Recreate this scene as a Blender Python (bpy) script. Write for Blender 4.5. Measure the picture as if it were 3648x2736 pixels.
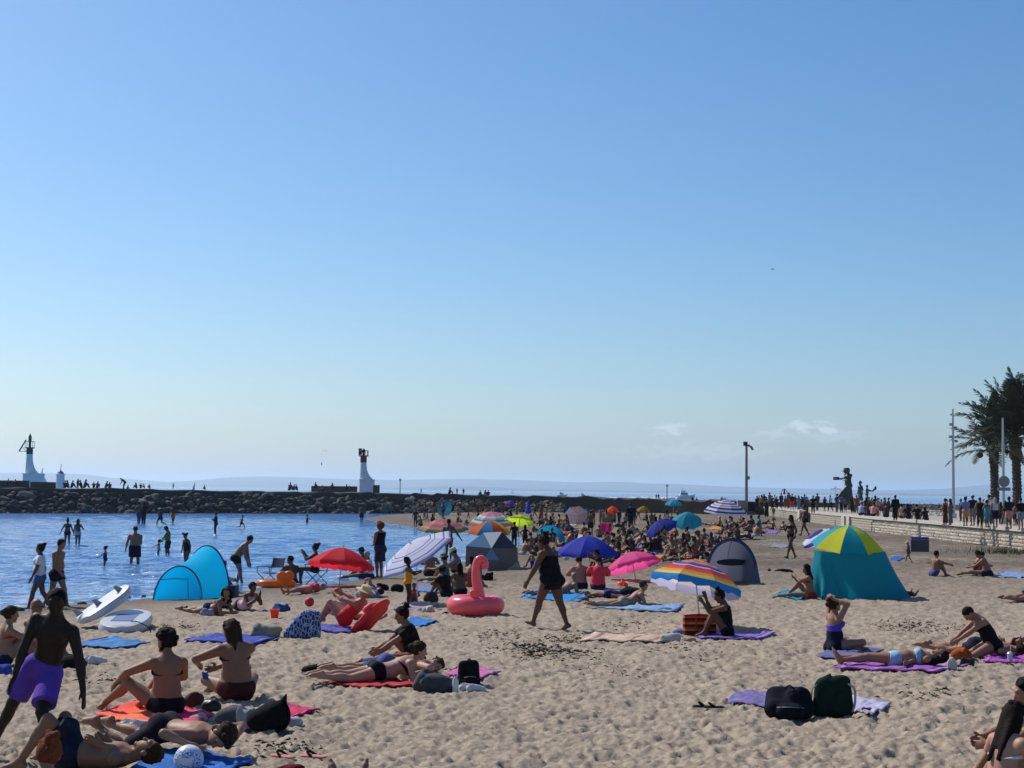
import bpy, bmesh, math, random
import numpy as np
from mathutils import Vector, Matrix
for o in list(bpy.data.objects):
    bpy.data.objects.remove(o, do_unlink=True)
scene = bpy.context.scene
col = scene.collection
random.seed(7)
RNG = np.random.default_rng(7)
PI = math.pi
# ------------------------------------------------------------------ camera
FPX = 5600.0                       # focal length in pixels of the 3648 px wide photograph
CAMZ = 3.05
PITCH = math.atan(380.0 / FPX)
ROLL = 0.0118
fw = Vector((0, math.cos(PITCH), math.sin(PITCH)))
up0 = Vector((0, -math.sin(PITCH), math.cos(PITCH)))
rt0 = Vector((1, 0, 0))
rt = rt0 * math.cos(ROLL) + up0 * math.sin(ROLL)
up = -rt0 * math.sin(ROLL) + up0 * math.cos(ROLL)
CAM = Vector((0, 0, CAMZ))
cd = bpy.data.cameras.new('camera')
cam = bpy.data.objects.new('camera', cd)
col.objects.link(cam)
cam.matrix_world = Matrix(((rt.x, up.x, -fw.x, 0), (rt.y, up.y, -fw.y, 0), (rt.z, up.z, -fw.z, CAMZ), (0, 0, 0, 1)))
cd.sensor_width = 36.0
cd.lens = 36.0 * FPX / 3648.0
cd.clip_start = 0.5
cd.clip_end = 60000
scene.camera = cam
# ------------------------------------------------------------------ light
SUN_AZ = math.radians(48)          # to the left of the view direction
SUN_EL = math.radians(44)
world = bpy.data.worlds.new('World')
scene.world = world
world.use_nodes = True
wn, wl = world.node_tree.nodes, world.node_tree.links
wn.clear()
wo = wn.new('ShaderNodeOutputWorld')
bg = wn.new('ShaderNodeBackground')
sky = wn.new('ShaderNodeTexSky')
sky.sky_type = 'NISHITA'
sky.sun_disc = False
sky.sun_elevation = SUN_EL
sky.sun_rotation = -SUN_AZ
sky.altitude = 0
sky.air_density = 1.0
sky.dust_density = 1.0
sky.ozone_density = 6.0
bg.inputs['Strength'].default_value = 0.113
hs = wn.new('ShaderNodeHueSaturation')
hs.inputs['Saturation'].default_value = 1.17
tint = wn.new('ShaderNodeMix'); tint.data_type = 'RGBA'; tint.blend_type = 'MULTIPLY'
tint.inputs[0].default_value = 1.0
tint.inputs[7].default_value = (0.99, 1.04, 1.045, 1)
wl.new(sky.outputs[0], hs.inputs['Color'])
wl.new(hs.outputs[0], tint.inputs[6])
# a few thin clouds low over the sea
wg = wn.new('ShaderNodeTexCoord')
wx = wn.new('ShaderNodeSeparateXYZ'); wl.new(wg.outputs['Generated'], wx.inputs[0])
def wmath(op, a, b=None, c=None):
    m_ = wn.new('ShaderNodeMath'); m_.operation = op
    for i_, v_ in enumerate((a, b, c)):
        if v_ is None: continue
        if hasattr(v_, 'links'): wl.new(v_, m_.inputs[i_])
        else: m_.inputs[i_].default_value = v_
    return m_.outputs[0]
WX = wmath('DIVIDE', wx.outputs[0], wx.outputs[1]); WZ = wmath('DIVIDE', wx.outputs[2], wx.outputs[1])
ty = wmath('GREATER_THAN', wx.outputs[1], 0.1)
cmb = wn.new('ShaderNodeCombineXYZ'); wl.new(WX, cmb.inputs[0]); wl.new(wmath('MULTIPLY', WZ, 2.2), cmb.inputs[1])
wnz = wn.new('ShaderNodeTexNoise'); wnz.inputs['Scale'].default_value = 130; wnz.inputs['Detail'].default_value = 6; wl.new(cmb.outputs[0], wnz.inputs['Vector'])
tot = None
for cx_, cz_, sx_, sz_, st_ in ((.1008, .0408, .0150, .0052, .75), (.1850, .0425, .0125, .0060, .85), (.2010, .0420, .0090, .0062, .9), (.168, .0385, .016, .005, .45), (.12, .026, .06, .009, .30), (.205, .0365, .03, .006, .3)):
    ex_ = wmath('DIVIDE', wmath('SUBTRACT', WX, cx_), sx_); ez_ = wmath('DIVIDE', wmath('SUBTRACT', WZ, cz_), sz_)
    rr_ = wmath('SQRT', wmath('ADD', wmath('MULTIPLY', ex_, ex_), wmath('MULTIPLY', ez_, ez_)))
    v_ = wmath('ADD', wmath('SUBTRACT', 1.0, rr_), wmath('MULTIPLY', wmath('SUBTRACT', wnz.outputs[0], .5), 2.6))
    k_ = wn.new('ShaderNodeMapRange'); k_.interpolation_type = 'SMOOTHSTEP'; wl.new(v_, k_.inputs[0]); k_.inputs[1].default_value = 0.05; k_.inputs[2].default_value = .9; k_.inputs[4].default_value = st_
    tot = k_.outputs[0] if tot is None else wmath('MAXIMUM', tot, k_.outputs[0])
tot = wmath('MULTIPLY', wmath('MULTIPLY', tot, ty), .42)
cmx = wn.new('ShaderNodeMix'); cmx.data_type = 'RGBA'
wl.new(tot, cmx.inputs[0]); wl.new(tint.outputs[2], cmx.inputs[6]); cmx.inputs[7].default_value = (8.2, 8.8, 10.2, 1)
wl.new(cmx.outputs[2], bg.inputs['Color'])
wl.new(bg.outputs[0], wo.inputs['Surface'])
sd = bpy.data.lights.new('sun', 'SUN')
sd.energy = 4.9
sd.angle = math.radians(0.5)
sd.color = (1.0, 0.95, 0.88)
sun = bpy.data.objects.new('sun', sd)
col.objects.link(sun)
sdir = Vector((-math.sin(SUN_AZ) * math.cos(SUN_EL), math.cos(SUN_AZ) * math.cos(SUN_EL), math.sin(SUN_EL)))
sun.rotation_euler = sdir.to_track_quat('Z', 'Y').to_euler()
scene.view_settings.view_transform = 'Standard'
scene.view_settings.look = 'None'
scene.view_settings.gamma = 1
scene.view_settings.use_curve_mapping = False
scene.view_settings.exposure = 0.0
scene.render.engine = 'CYCLES'
scene.cycles.use_denoising = True
scene.cycles.max_bounces = 6
scene.cycles.diffuse_bounces = 3
scene.cycles.glossy_bounces = 3
scene.cycles.transmission_bounces = 3
scene.cycles.volume_bounces = 1
scene.cycles.transparent_max_bounces = 8
scene.cycles.caustics_reflective = False
scene.cycles.caustics_refractive = False

# ------------------------------------------------------------------ helpers
def ray(px, py):
    return (fw + rt * ((px - 1824.0) / FPX) + up * ((1368.0 - py) / FPX))

def at_depth(px, py, D):
    """the point seen at a pixel of the photograph, D metres ahead"""
    r = ray(px, py)
    return CAM + r * (D / r.y)

def at_z(px, py, z):
    r = ray(px, py)
    return CAM + r * ((z - CAMZ) / r.z)

def ppm(D):
    return FPX / D                  # photo pixels per metre at a distance

def lin(c):
    return tuple(((v / 255.0) / 12.92 if v / 255.0 <= 0.04045 else ((v / 255.0 + 0.055) / 1.055) ** 2.4) for v in c)

_mats = {}
def mat(name, color, rough=0.7, noise=0.0, scale=8.0, bump=0.0, bscale=40.0, spec=0.3, metal=0.0, transl=0.0, coords='Object'):
    """plain procedural material: colour with a little mottling, optional bump and translucency"""
    if name in _mats:
        return _mats[name]
    m = bpy.data.materials.new(name)
    m.use_nodes = True
    nt = m.node_tree
    n, l = nt.nodes, nt.links
    p = n['Principled BSDF']
    p.inputs['Base Color'].default_value = (*color, 1)
    p.inputs['Roughness'].default_value = rough
    p.inputs['Specular IOR Level'].default_value = spec
    p.inputs['Metallic'].default_value = metal
    tc = n.new('ShaderNodeTexCoord')
    csrc = None
    if noise > 0:
        t = n.new('ShaderNodeTexNoise')
        t.inputs['Scale'].default_value = scale
        t.inputs['Detail'].default_value = 4
        l.new(tc.outputs[coords], t.inputs['Vector'])
        mx = n.new('ShaderNodeMix')
        mx.data_type = 'RGBA'
        mx.inputs[6].default_value = (*[max(0, c * (1 - noise)) for c in color], 1)
        mx.inputs[7].default_value = (*[min(1, c * (1 + noise)) for c in color], 1)
        l.new(t.outputs[0], mx.inputs[0])
        l.new(mx.outputs[2], p.inputs['Base Color'])
        csrc = mx.outputs[2]
    if bump > 0:
        t2 = n.new('ShaderNodeTexNoise')
        t2.inputs['Scale'].default_value = bscale
        t2.inputs['Detail'].default_value = 5
        l.new(tc.outputs[coords], t2.inputs['Vector'])
        b = n.new('ShaderNodeBump')
        b.inputs['Strength'].default_value = bump
        b.inputs['Distance'].default_value = 0.02
        l.new(t2.outputs[0], b.inputs['Height'])
        l.new(b.outputs[0], p.inputs['Normal'])
    if transl > 0:
        tr = n.new('ShaderNodeBsdfTranslucent')
        tr.inputs['Color'].default_value = (*color, 1)
        if csrc:
            l.new(csrc, tr.inputs['Color'])
        ms = n.new('ShaderNodeMixShader')
        ms.inputs[0].default_value = transl
        l.new(p.outputs[0], ms.inputs[1])
        l.new(tr.outputs[0], ms.inputs[2])
        l.new(ms.outputs[0], n['Material Output'].inputs['Surface'])
    _mats[name] = m
    return m

def mesh_np(name, V, F, smooth=True):
    """mesh from arrays; F is (n,4) or (n,3)"""
    me = bpy.data.meshes.new(name)
    V = np.asarray(V, np.float32)
    F = np.asarray(F, np.int32)
    k = F.shape[1]
    me.vertices.add(len(V))
    me.vertices.foreach_set('co', V.ravel())
    me.loops.add(F.size)
    me.loops.foreach_set('vertex_index', F.ravel())
    me.polygons.add(len(F))
    me.polygons.foreach_set('loop_start', np.arange(0, F.size, k, dtype=np.int32))
    me.update(calc_edges=True)
    if smooth:
        me.polygons.foreach_set('use_smooth', np.ones(len(F), bool))
    return me

def link(name, me, m=None, parent=None, loc=None, label=None, cat=None, group=None, kind=None):
    o = bpy.data.objects.new(name, me)
    col.objects.link(o)
    if m is not None and me is not None and len(me.materials) == 0:
        me.materials.append(m)
    if parent is not None:
        o.parent = parent
    if loc is not None:
        o.location = loc
    if label: o['label'] = label
    if cat: o['category'] = cat
    if group: o['group'] = group
    if kind: o['kind'] = kind
    return o

def thing(name, label, cat, loc=(0, 0, 0), rz=0.0, group=None, rot=None):
    o = bpy.data.objects.new(name, None)
    o.empty_display_size = 0.2
    col.objects.link(o)
    o.location = loc
    o.rotation_euler = rot if rot is not None else (0, 0, rz)
    o['label'] = label
    o['category'] = cat
    if group: o['group'] = group
    return o

class MB:
    """collects simple solids and links them as one mesh object"""
    def __init__(s):
        s.v, s.f = [], []
    def add(s, V, F):
        b = len(s.v)
        s.v += [tuple(v) for v in V]
        s.f += [tuple(i + b for i in f) for f in F]
        return s
    def box(s, c, d, R=None, taper=1.0):
        V = []
        for z in (-.5, .5):
            k = taper if z > 0 else 1.0
            for x, y in ((-.5, -.5), (.5, -.5), (.5, .5), (-.5, .5)):
                p = Vector((x * d[0] * k, y * d[1] * k, z * d[2]))
                if R is not None:
                    p = R @ p
                V.append(p + Vector(c))
        return s.add(V, [(0, 3, 2, 1), (4, 5, 6, 7), (0, 1, 5, 4), (1, 2, 6, 5), (2, 3, 7, 6), (3, 0, 4, 7)])
    def tube(s, pts, r, n=8, cap=True):
        pts = [Vector(p) for p in pts]
        rs = r if isinstance(r, (list, tuple)) else [r] * len(pts)
        V, F = [], []
        up_ = Vector((0, 0, 1))
        prev = None
        for i, p in enumerate(pts):
            if i == 0: d = pts[1] - p
            elif i == len(pts) - 1: d = p - pts[i - 1]
            else: d = pts[i + 1] - pts[i - 1]
            d.normalize()
            if prev is None:
                a = d.cross(up_ if abs(d.z) < .95 else Vector((1, 0, 0))).normalized()
            else:
                a = (prev - d * prev.dot(d)).normalized()
            prev = a
            b = d.cross(a)
            for k in range(n):
                t = 2 * PI * k / n
                V.append(p + (a * math.cos(t) + b * math.sin(t)) * rs[i])
        for i in range(len(pts) - 1):
            for k in range(n):
                q = (k + 1) % n
                F.append((i * n + k, i * n + q, (i + 1) * n + q, (i + 1) * n + k))
        if cap:
            F.append(tuple(range(n - 1, -1, -1)))
            F.append(tuple((len(pts) - 1) * n + k for k in range(n)))
        return s.add(V, F)
    def lathe(s, prof, n=20, c=(0, 0, 0), sx=1, sy=1):
        V, F = [], []
        for r, z in prof:
            for k in range(n):
                t = 2 * PI * k / n
                V.append((c[0] + r * math.cos(t) * sx, c[1] + r * math.sin(t) * sy, c[2] + z))
        for i in range(len(prof) - 1):
            for k in range(n):
                q = (k + 1) % n
                F.append((i * n + k, i * n + q, (i + 1) * n + q, (i + 1) * n + k))
        F.append(tuple(range(n - 1, -1, -1)))
        F.append(tuple((len(prof) - 1) * n + k for k in range(n)))
        return s.add(V, F)
    def torus(s, R, r, n=24, m=10, c=(0, 0, 0), M=None):
        V, F = [], []
        for i in range(n):
            a = 2 * PI * i / n
            for j in range(m):
                b = 2 * PI * j / m
                p = Vector(((R + r * math.cos(b)) * math.cos(a), (R + r * math.cos(b)) * math.sin(a), r * math.sin(b)))
                if M is not None: p = M @ p
                V.append(p + Vector(c))
        for i in range(n):
            for j in range(m):
                F.append((i * m + j, ((i + 1) % n) * m + j, ((i + 1) % n) * m + (j + 1) % m, i * m + (j + 1) % m))
        return s.add(V, F)
    def sphere(s, c, r, n=14, m=9):
        r = r if isinstance(r, (tuple, list)) else (r, r, r)
        V, F = [], []
        for i in range(m + 1):
            a = PI * i / m - PI / 2
            for k in range(n):
                t = 2 * PI * k / n
                V.append((c[0] + r[0] * math.cos(a) * math.cos(t), c[1] + r[1] * math.cos(a) * math.sin(t), c[2] + r[2] * math.sin(a)))
        for i in range(m):
            for k in range(n):
                q = (k + 1) % n
                F.append((i * n + k, i * n + q, (i + 1) * n + q, (i + 1) * n + k))
        return s.add(V, F)
    def mesh(s, name, smooth=True):
        me = bpy.data.meshes.new(name)
        me.from_pydata(s.v, [], s.f)
        if smooth:
            me.polygons.foreach_set('use_smooth', [True] * len(me.polygons))
            me.set_sharp_from_angle(angle=math.radians(40))
        return me
    def build(s, name, m, parent=None, smooth=True, **kw):
        return link(name, s.mesh(name, smooth), m, parent, **kw)

# value noise on arrays
_perm = np.random.default_rng(11).random((256, 256)).astype(np.float32)
def vnoise(x, y):
    xi = np.floor(x).astype(int); yi = np.floor(y).astype(int)
    fx = x - xi; fy = y - yi
    fx = fx * fx * (3 - 2 * fx); fy = fy * fy * (3 - 2 * fy)
    a = _perm[xi & 255, yi & 255]; b = _perm[(xi + 1) & 255, yi & 255]
    c = _perm[xi & 255, (yi + 1) & 255]; d = _perm[(xi + 1) & 255, (yi + 1) & 255]
    return (a * (1 - fx) + b * fx) * (1 - fy) + (c * (1 - fx) + d * fx) * fy

# ------------------------------------------------------------------ the beach
SHORE_PX = [(-2600, 2330), (-600, 2215), (0, 2178), (300, 2150), (500, 2138), (760, 2112), (1000, 2092), (1180, 2080), (1400, 2052),
            (1600, 2012), (1780, 1975), (1850, 1950), (1890, 1930), (1850, 1914), (1740, 1906), (1600, 1893), (1480, 1880),
            (1370, 1862), (1290, 1847), (1350, 1838), (1450, 1829)]
SHORE = np.array([tuple(at_z(px, py, 0.0))[:2] for px, py in SHORE_PX] + [(-8.0, 215.0), (60, 330.0), (400, 330), (400, -60), (-80, -60)])
def land_dist(X, Y):
    """distance to the waterline, positive on the sand"""
    X = np.asarray(X, float); Y = np.asarray(Y, float)
    n = len(SHORE)
    d2 = np.full(X.shape, 1e18)
    ins = np.zeros(X.shape, bool)
    for i in range(n):
        a = SHORE[i]; b = SHORE[(i + 1) % n]
        e = b - a
        t = np.clip(((X - a[0]) * e[0] + (Y - a[1]) * e[1]) / (e @ e), 0, 1)
        d2 = np.minimum(d2, (X - a[0] - t * e[0]) ** 2 + (Y - a[1] - t * e[1]) ** 2) if i < n - 4 else d2
        c = (a[1] > Y) != (b[1] > Y)
        with np.errstate(divide='ignore', invalid='ignore'):
            xi = a[0] + (Y - a[1]) / (b[1] - a[1]) * (b[0] - a[0])
        ins ^= c & (X < xi)
    return np.where(ins, 1, -1) * np.sqrt(d2)
def sand_base(X, Y):
    d = land_dist(X, Y)
    z = np.where(d > 0, 0.55 * (1 - np.exp(-np.maximum(d, 0) / 16.0)), np.maximum(-0.9, 0.07 * d))
    return z + 0.0 * d
def gz(x, y):
    return float(sand_base(np.array([x]), np.array([y]))[0])
def gp(px, py):
    """where a pixel of the photograph meets the sand"""
    z = 0.4
    for _ in range(8):
        p = at_z(px, py, z)
        z2 = gz(p.x, p.y)
        if abs(z2 - z) < .003: break
        z = z2
    return Vector((p.x, p.y, z))
def wp(px, py, z=0.0):
    return at_z(px, py, z)

def polar_grid(a0, a1, na, r0, r1, nr):
    ang = np.linspace(a0, a1, na)
    rr = r0 * (r1 / r0) ** (np.linspace(0, 1, nr))
    R, A = np.meshgrid(rr, ang, indexing='ij')
    X = R * np.tan(A); Y = R
    idx = np.arange(nr * na).reshape(nr, na)
    F = np.stack([idx[:-1, :-1], idx[:-1, 1:], idx[1:, 1:], idx[1:, :-1]], -1).reshape(-1, 4)
    return X, Y, F

def sand_full(X, Y):
    """sand height with the dents of many feet"""
    amp = np.clip(land_dist(X, Y) / 6.0, 0.0, 1.0)
    xr, yr = X * .94 + Y * .34, Y * .94 - X * .34
    dent = (vnoise(X * 2.3 + 3, Y * 1.9 + 9) - .5) * 0.05 + (vnoise(X * .9 + 40, Y * .7) - .5) * 0.08
    # sharp little crests between the pits of footprints
    r1 = np.abs(vnoise(X * 4.6, Y * 3.6) - .5) + np.abs(vnoise(xr * 6.1 + 31, yr * 5.0 + 4) - .5)
    dent -= r1 * 0.105
    dent -= np.clip(vnoise(X * 6.5 + 17, Y * 4.8 + 5) - .6, 0, 1) * 0.16
    fine = -np.abs(vnoise(xr * 12 + 7, yr * 9 + 3) - .5) * 0.08 + (vnoise(X * 21 + 1, Y * 15 + 8) - .5) * 0.04
    return sand_base(X, Y) + .045 * amp + (dent * .82 + fine * np.clip(1.6 - Y / 40.0, 0.35, 1.0)) * amp * .98
X, Y, F = polar_grid(math.radians(-22), math.radians(23), 580, 9.0, 212.0, 980)
Z = sand_full(X, Y)
# wet flat strip by the water
V = np.stack([X, Y, Z], -1).reshape(-1, 3)
me = mesh_np('sand', V, F)
def sand_material():
    m = bpy.data.materials.new('sand')
    m.use_nodes = True
    n, l = m.node_tree.nodes, m.node_tree.links
    p = n['Principled BSDF']
    p.inputs['Roughness'].default_value = 0.95
    p.inputs['Specular IOR Level'].default_value = 0.1
    g = n.new('ShaderNodeNewGeometry')
    def noise(sc, det=5, rough=.6):
        t = n.new('ShaderNodeTexNoise')
        t.inputs['Scale'].default_value = sc
        t.inputs['Detail'].default_value = det
        t.inputs['Roughness'].default_value = rough
        l.new(g.outputs['Position'], t.inputs['Vector'])
        return t
    r1 = n.new('ShaderNodeValToRGB')
    r1.color_ramp.elements[0].color = (0.225, 0.178, 0.132, 1)
    r1.color_ramp.elements[1].color = (0.415, 0.337, 0.258, 1)
    r1.color_ramp.elements[0].position = .3
    r1.color_ramp.elements[1].position = .7
    l.new(noise(9).outputs[0], r1.inputs[0])
    # dry seaweed crumbs, in drifts
    a = noise(0.55, 3); b = noise(14, 6, .75)
    r2 = n.new('ShaderNodeValToRGB')
    r2.color_ramp.elements[0].position = .50; r2.color_ramp.elements[1].position = .68
    l.new(a.outputs[0], r2.inputs[0])
    r3 = n.new('ShaderNodeValToRGB')
    r3.color_ramp.elements[0].position = .52; r3.color_ramp.elements[1].position = .62
    l.new(b.outputs[0], r3.inputs[0])
    mu = n.new('ShaderNodeMath'); mu.operation = 'MULTIPLY'
    l.new(r2.outputs[0], mu.inputs[0]); l.new(r3.outputs[0], mu.inputs[1])
    mx = n.new('ShaderNodeMix'); mx.data_type = 'RGBA'
    l.new(mu.outputs[0], mx.inputs[0])
    l.new(r1.outputs[0], mx.inputs[6])
    mx.inputs[7].default_value = (0.10, 0.085, 0.06, 1)
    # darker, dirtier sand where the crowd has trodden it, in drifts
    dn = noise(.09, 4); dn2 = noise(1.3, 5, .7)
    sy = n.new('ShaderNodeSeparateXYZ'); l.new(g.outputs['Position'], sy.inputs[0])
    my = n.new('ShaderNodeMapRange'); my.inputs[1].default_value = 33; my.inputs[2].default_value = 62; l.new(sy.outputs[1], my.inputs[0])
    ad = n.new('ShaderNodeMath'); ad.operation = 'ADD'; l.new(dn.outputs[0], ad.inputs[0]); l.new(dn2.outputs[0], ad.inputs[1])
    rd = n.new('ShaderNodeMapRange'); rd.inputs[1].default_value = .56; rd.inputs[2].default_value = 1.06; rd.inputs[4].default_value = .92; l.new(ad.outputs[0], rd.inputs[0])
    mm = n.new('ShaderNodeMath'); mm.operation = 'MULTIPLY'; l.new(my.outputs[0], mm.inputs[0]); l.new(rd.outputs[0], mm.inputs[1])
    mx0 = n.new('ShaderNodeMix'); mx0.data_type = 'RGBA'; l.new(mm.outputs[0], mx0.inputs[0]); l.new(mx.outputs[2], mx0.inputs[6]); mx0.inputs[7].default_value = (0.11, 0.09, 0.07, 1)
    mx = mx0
    # damp sand near the water by height
    sx = n.new('ShaderNodeSeparateXYZ')
    l.new(g.outputs['Position'], sx.inputs[0])
    mr = n.new('ShaderNodeMapRange')
    mr.inputs[1].default_value = 0.02; mr.inputs[2].default_value = 0.14
    mr.inputs[3].default_value = 1.0; mr.inputs[4].default_value = 0.0
    l.new(sx.outputs[2], mr.inputs[0])
    mx2 = n.new('ShaderNodeMix'); mx2.data_type = 'RGBA'
    l.new(mr.outputs[0], mx2.inputs[0])
    l.new(mx.outputs[2], mx2.inputs[6])
    mx2.inputs[7].default_value = (0.15, 0.118, 0.088, 1)
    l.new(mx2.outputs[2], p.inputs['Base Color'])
    bt = noise(30, 6, .7)
    bp = n.new('ShaderNodeBump'); bp.inputs['Strength'].default_value = .55; bp.inputs['Distance'].default_value = .03
    l.new(bt.outputs[0], bp.inputs['Height'])
    l.new(bp.outputs[0], p.inputs['Normal'])
    return m
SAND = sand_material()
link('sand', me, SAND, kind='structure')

# ------------------------------------------------------------------ the sea
X, Y, F = polar_grid(math.radians(-30), math.radians(30), 340, 22.0, 42000.0, 860)
rr = np.concatenate([22.0 * (230 / 22.0) ** np.linspace(0, 1, 740), 230.0 * (42000 / 230.0) ** (np.arange(1, 121) / 120.0)])
X = X / Y * rr[:, None]; Y = np.broadcast_to(rr[:, None], X.shape).copy()
fade = np.clip(1.15 - Y / 230.0, 0, 1)
W = (vnoise(X * .5 + 3, Y * 1.1) - .5) * .07 + (vnoise(X * 1.3, Y * 2.6 + 8) - .5) * .06
_r = np.random.default_rng(5)
for wl_, am_ in ((3.4, .016), (2.5, .015), (1.8, .015), (1.3, .013), (1.0, .011), (.8, .009)):
    for _ in range(2):
        a_ = _r.normal(PI / 2, .45); k_ = 2 * PI / wl_
        W += am_ * np.sin(k_ * (X * math.cos(a_) + Y * math.sin(a_)) + _r.uniform(0, 6) + 2.5 * vnoise(X * .15 + wl_, Y * .15))
dl = -land_dist(X, np.minimum(Y, 400))
W *= fade * np.clip(dl / 8.0, 0.25, 1)
V = np.stack([X, Y, W], -1).reshape(-1, 3)
me = mesh_np('sea', V, F)
def water_material():
    m = bpy.data.materials.new('sea_water')
    m.use_nodes = True
    n, l = m.node_tree.nodes, m.node_tree.links
    p = n['Principled BSDF']
    p.inputs['Base Color'].default_value = (0.06, 0.19, 0.43, 1)
    p.inputs['Roughness'].default_value = 0.07
    p.inputs['IOR'].default_value = 1.33
    g = n.new('ShaderNodeNewGeometry')
    mp = n.new('ShaderNodeMapping')
    mp.inputs['Scale'].default_value = (1.0, 1.9, 1.0)
    l.new(g.outputs['Position'], mp.inputs[0])
    t = n.new('ShaderNodeTexNoise'); t.inputs['Scale'].default_value = 3.2; t.inputs['Detail'].default_value = 5
    t2 = n.new('ShaderNodeTexNoise'); t2.inputs['Scale'].default_value = .6; t2.inputs['Detail'].default_value = 3
    l.new(mp.outputs[0], t.inputs['Vector']); l.new(mp.outputs[0], t2.inputs['Vector'])
    b1 = n.new('ShaderNodeBump'); b1.inputs['Strength'].default_value = 1.0; b1.inputs['Distance'].default_value = .16
    b2 = n.new('ShaderNodeBump'); b2.inputs['Strength'].default_value = 1.0; b2.inputs['Distance'].default_value = .35
    l.new(t.outputs[0], b1.inputs['Height']); l.new(t2.outputs[0], b2.inputs['Height'])
    l.new(b2.outputs[0], b1.inputs['Normal'])
    l.new(b1.outputs[0], p.inputs['Normal'])
    return m
link('sea', me, water_material(), kind='structure')

# ------------------------------------------------------------------ far hills and coast
def ridge(name, prof, D, m, depth, base=-3.0, seed=0):
    """hill range: crest given as pixels of the photograph at distance D, falling away in front and behind"""
    xs = np.linspace(prof[0][0], prof[-1][0], 160)
    ys = np.interp(xs, [p[0] for p in prof], [p[1] for p in prof])
    rg = np.random.default_rng(seed)
    n = len(xs)
    rows = [(-1.0, 0.0), (-.6, .35), (-.3, .7), (-.12, .93), (0, 1.0), (.3, .8), (1.0, 0.0)]
    V = []
    jit = rg.normal(0, 1, n)
    jit = np.convolve(jit, np.ones(5) / 5, 'same')
    for f_, h_ in rows:
        for i in range(n):
            p = at_depth(xs[i], ys[i], D)
            z = max(p.z + jit[i] * .8, 4.0)
            yy = D + f_ * depth
            V.append((p.x * (yy / D) ** .15, yy, base + (z - base) * h_ + (rg.normal(0, 2.0) if 0 < h_ < 1 else 0)))
    idx = np.arange(len(rows) * n).reshape(len(rows), n)
    F = np.stack([idx[:-1, :-1], idx[:-1, 1:], idx[1:, 1:], idx[1:, :-1]], -1).reshape(-1, 4)
    link(name, mesh_np(name, V, F), m, kind='structure')
HILL = mat('hill_scrub', (0.075, 0.085, 0.055), .9, .35, .004, coords='Object')
COAST = mat('coast_scrub', (0.07, 0.08, 0.05), .9, .35, .02, coords='Object')
ridge('hills', [(-400, 1688), (0, 1684), (120, 1684), (290, 1688), (400, 1702), (600, 1717), (700, 1712), (820, 1700), (950, 1697),
                (1080, 1701), (1230, 1707), (1400, 1710), (1550, 1707), (1700, 1706), (1830, 1709), (1950, 1714), (2060, 1718), (2220, 1716),
                (2300, 1722), (2420, 1724), (2560, 1732), (2750, 1738), (2950, 1742), (3150, 1747), (3350, 1742), (3500, 1728), (3620, 1722), (3900, 1722), (4300, 1735)],
      14000.0, HILL, 2500.0, seed=1)
ridge('coast', [(1150, 1742), (1300, 1741), (1500, 1738), (1560, 1733), (1640, 1732), (1720, 1735), (1900, 1742), (2100, 1746), (2300, 1750), (2500, 1753), (2700, 1755),
                (2900, 1756), (3000, 1758), (3200, 1759), (3300, 1761), (3500, 1762), (3800, 1766)], 9500.0, COAST, 300.0, base=-.5, seed=2)
# ------------------------------------------------------------------ people: one implicit surface per body, meshed by surface nets
def V3(*a):
    return np.array(a, float)
def nrm(v):
    v = np.asarray(v, float)
    return v / (np.linalg.norm(v) + 1e-9)

def cap(a, b, r1, r2, k=.03, flat=None, s=1.0, clip=None):
    return dict(t='c', a=np.asarray(a, float), b=np.asarray(b, float), r1=r1, r2=r2, k=k, flat=None if flat is None else nrm(flat), s=s, clip=clip or [])
def ell(c, R, r, k=.03, clip=None):
    return dict(t='e', c=np.asarray(c, float), R=np.asarray(R, float), r=np.asarray(r, float), k=k, clip=clip or [])
def bounds(p, m):
    if p['t'] == 'c':
        r = max(p['r1'], p['r2']) + m
        return np.minimum(p['a'], p['b']) - r, np.maximum(p['a'], p['b']) + r
    r = np.sqrt(((p['R'].T * p['r']) ** 2).sum(1)) + m
    return p['c'] - r, p['c'] + r
def evald(p, x, y, z):
    if p['t'] == 'c':
        a, b = p['a'], p['b']
        X, Y, Z = x - a[0], y - a[1], z - a[2]
        e = b - a
        if p['flat'] is not None:
            n = p['flat']; g = 1 / p['s'] - 1
            q = (X * n[0] + Y * n[1] + Z * n[2]) * g
            X, Y, Z = X + q * n[0], Y + q * n[1], Z + q * n[2]
            e = e + n * (e @ n) * g
        ee = e @ e + 1e-12
        t = np.clip((X * e[0] + Y * e[1] + Z * e[2]) / ee, 0, 1)
        d = np.sqrt((X - t * e[0]) ** 2 + (Y - t * e[1]) ** 2 + (Z - t * e[2]) ** 2) - (p['r1'] + (p['r2'] - p['r1']) * t)
        if p['flat'] is not None:
            d = d * p['s']
    else:
        X, Y, Z = x - p['c'][0], y - p['c'][1], z - p['c'][2]
        R, r = p['R'], p['r']
        u = (X * R[0, 0] + Y * R[0, 1] + Z * R[0, 2]); v = (X * R[1, 0] + Y * R[1, 1] + Z * R[1, 2]); w = (X * R[2, 0] + Y * R[2, 1] + Z * R[2, 2])
        k0 = np.sqrt((u / r[0]) ** 2 + (v / r[1]) ** 2 + (w / r[2]) ** 2)
        k1 = np.sqrt((u / r[0] ** 2) ** 2 + (v / r[1] ** 2) ** 2 + (w / r[2] ** 2) ** 2) + 1e-9
        d = k0 * (k0 - 1) / k1
    for (q, n) in p['clip']:
        d = np.maximum(d, (x - q[0]) * n[0] + (y - q[1]) * n[1] + (z - q[2]) * n[2])
    return d
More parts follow.
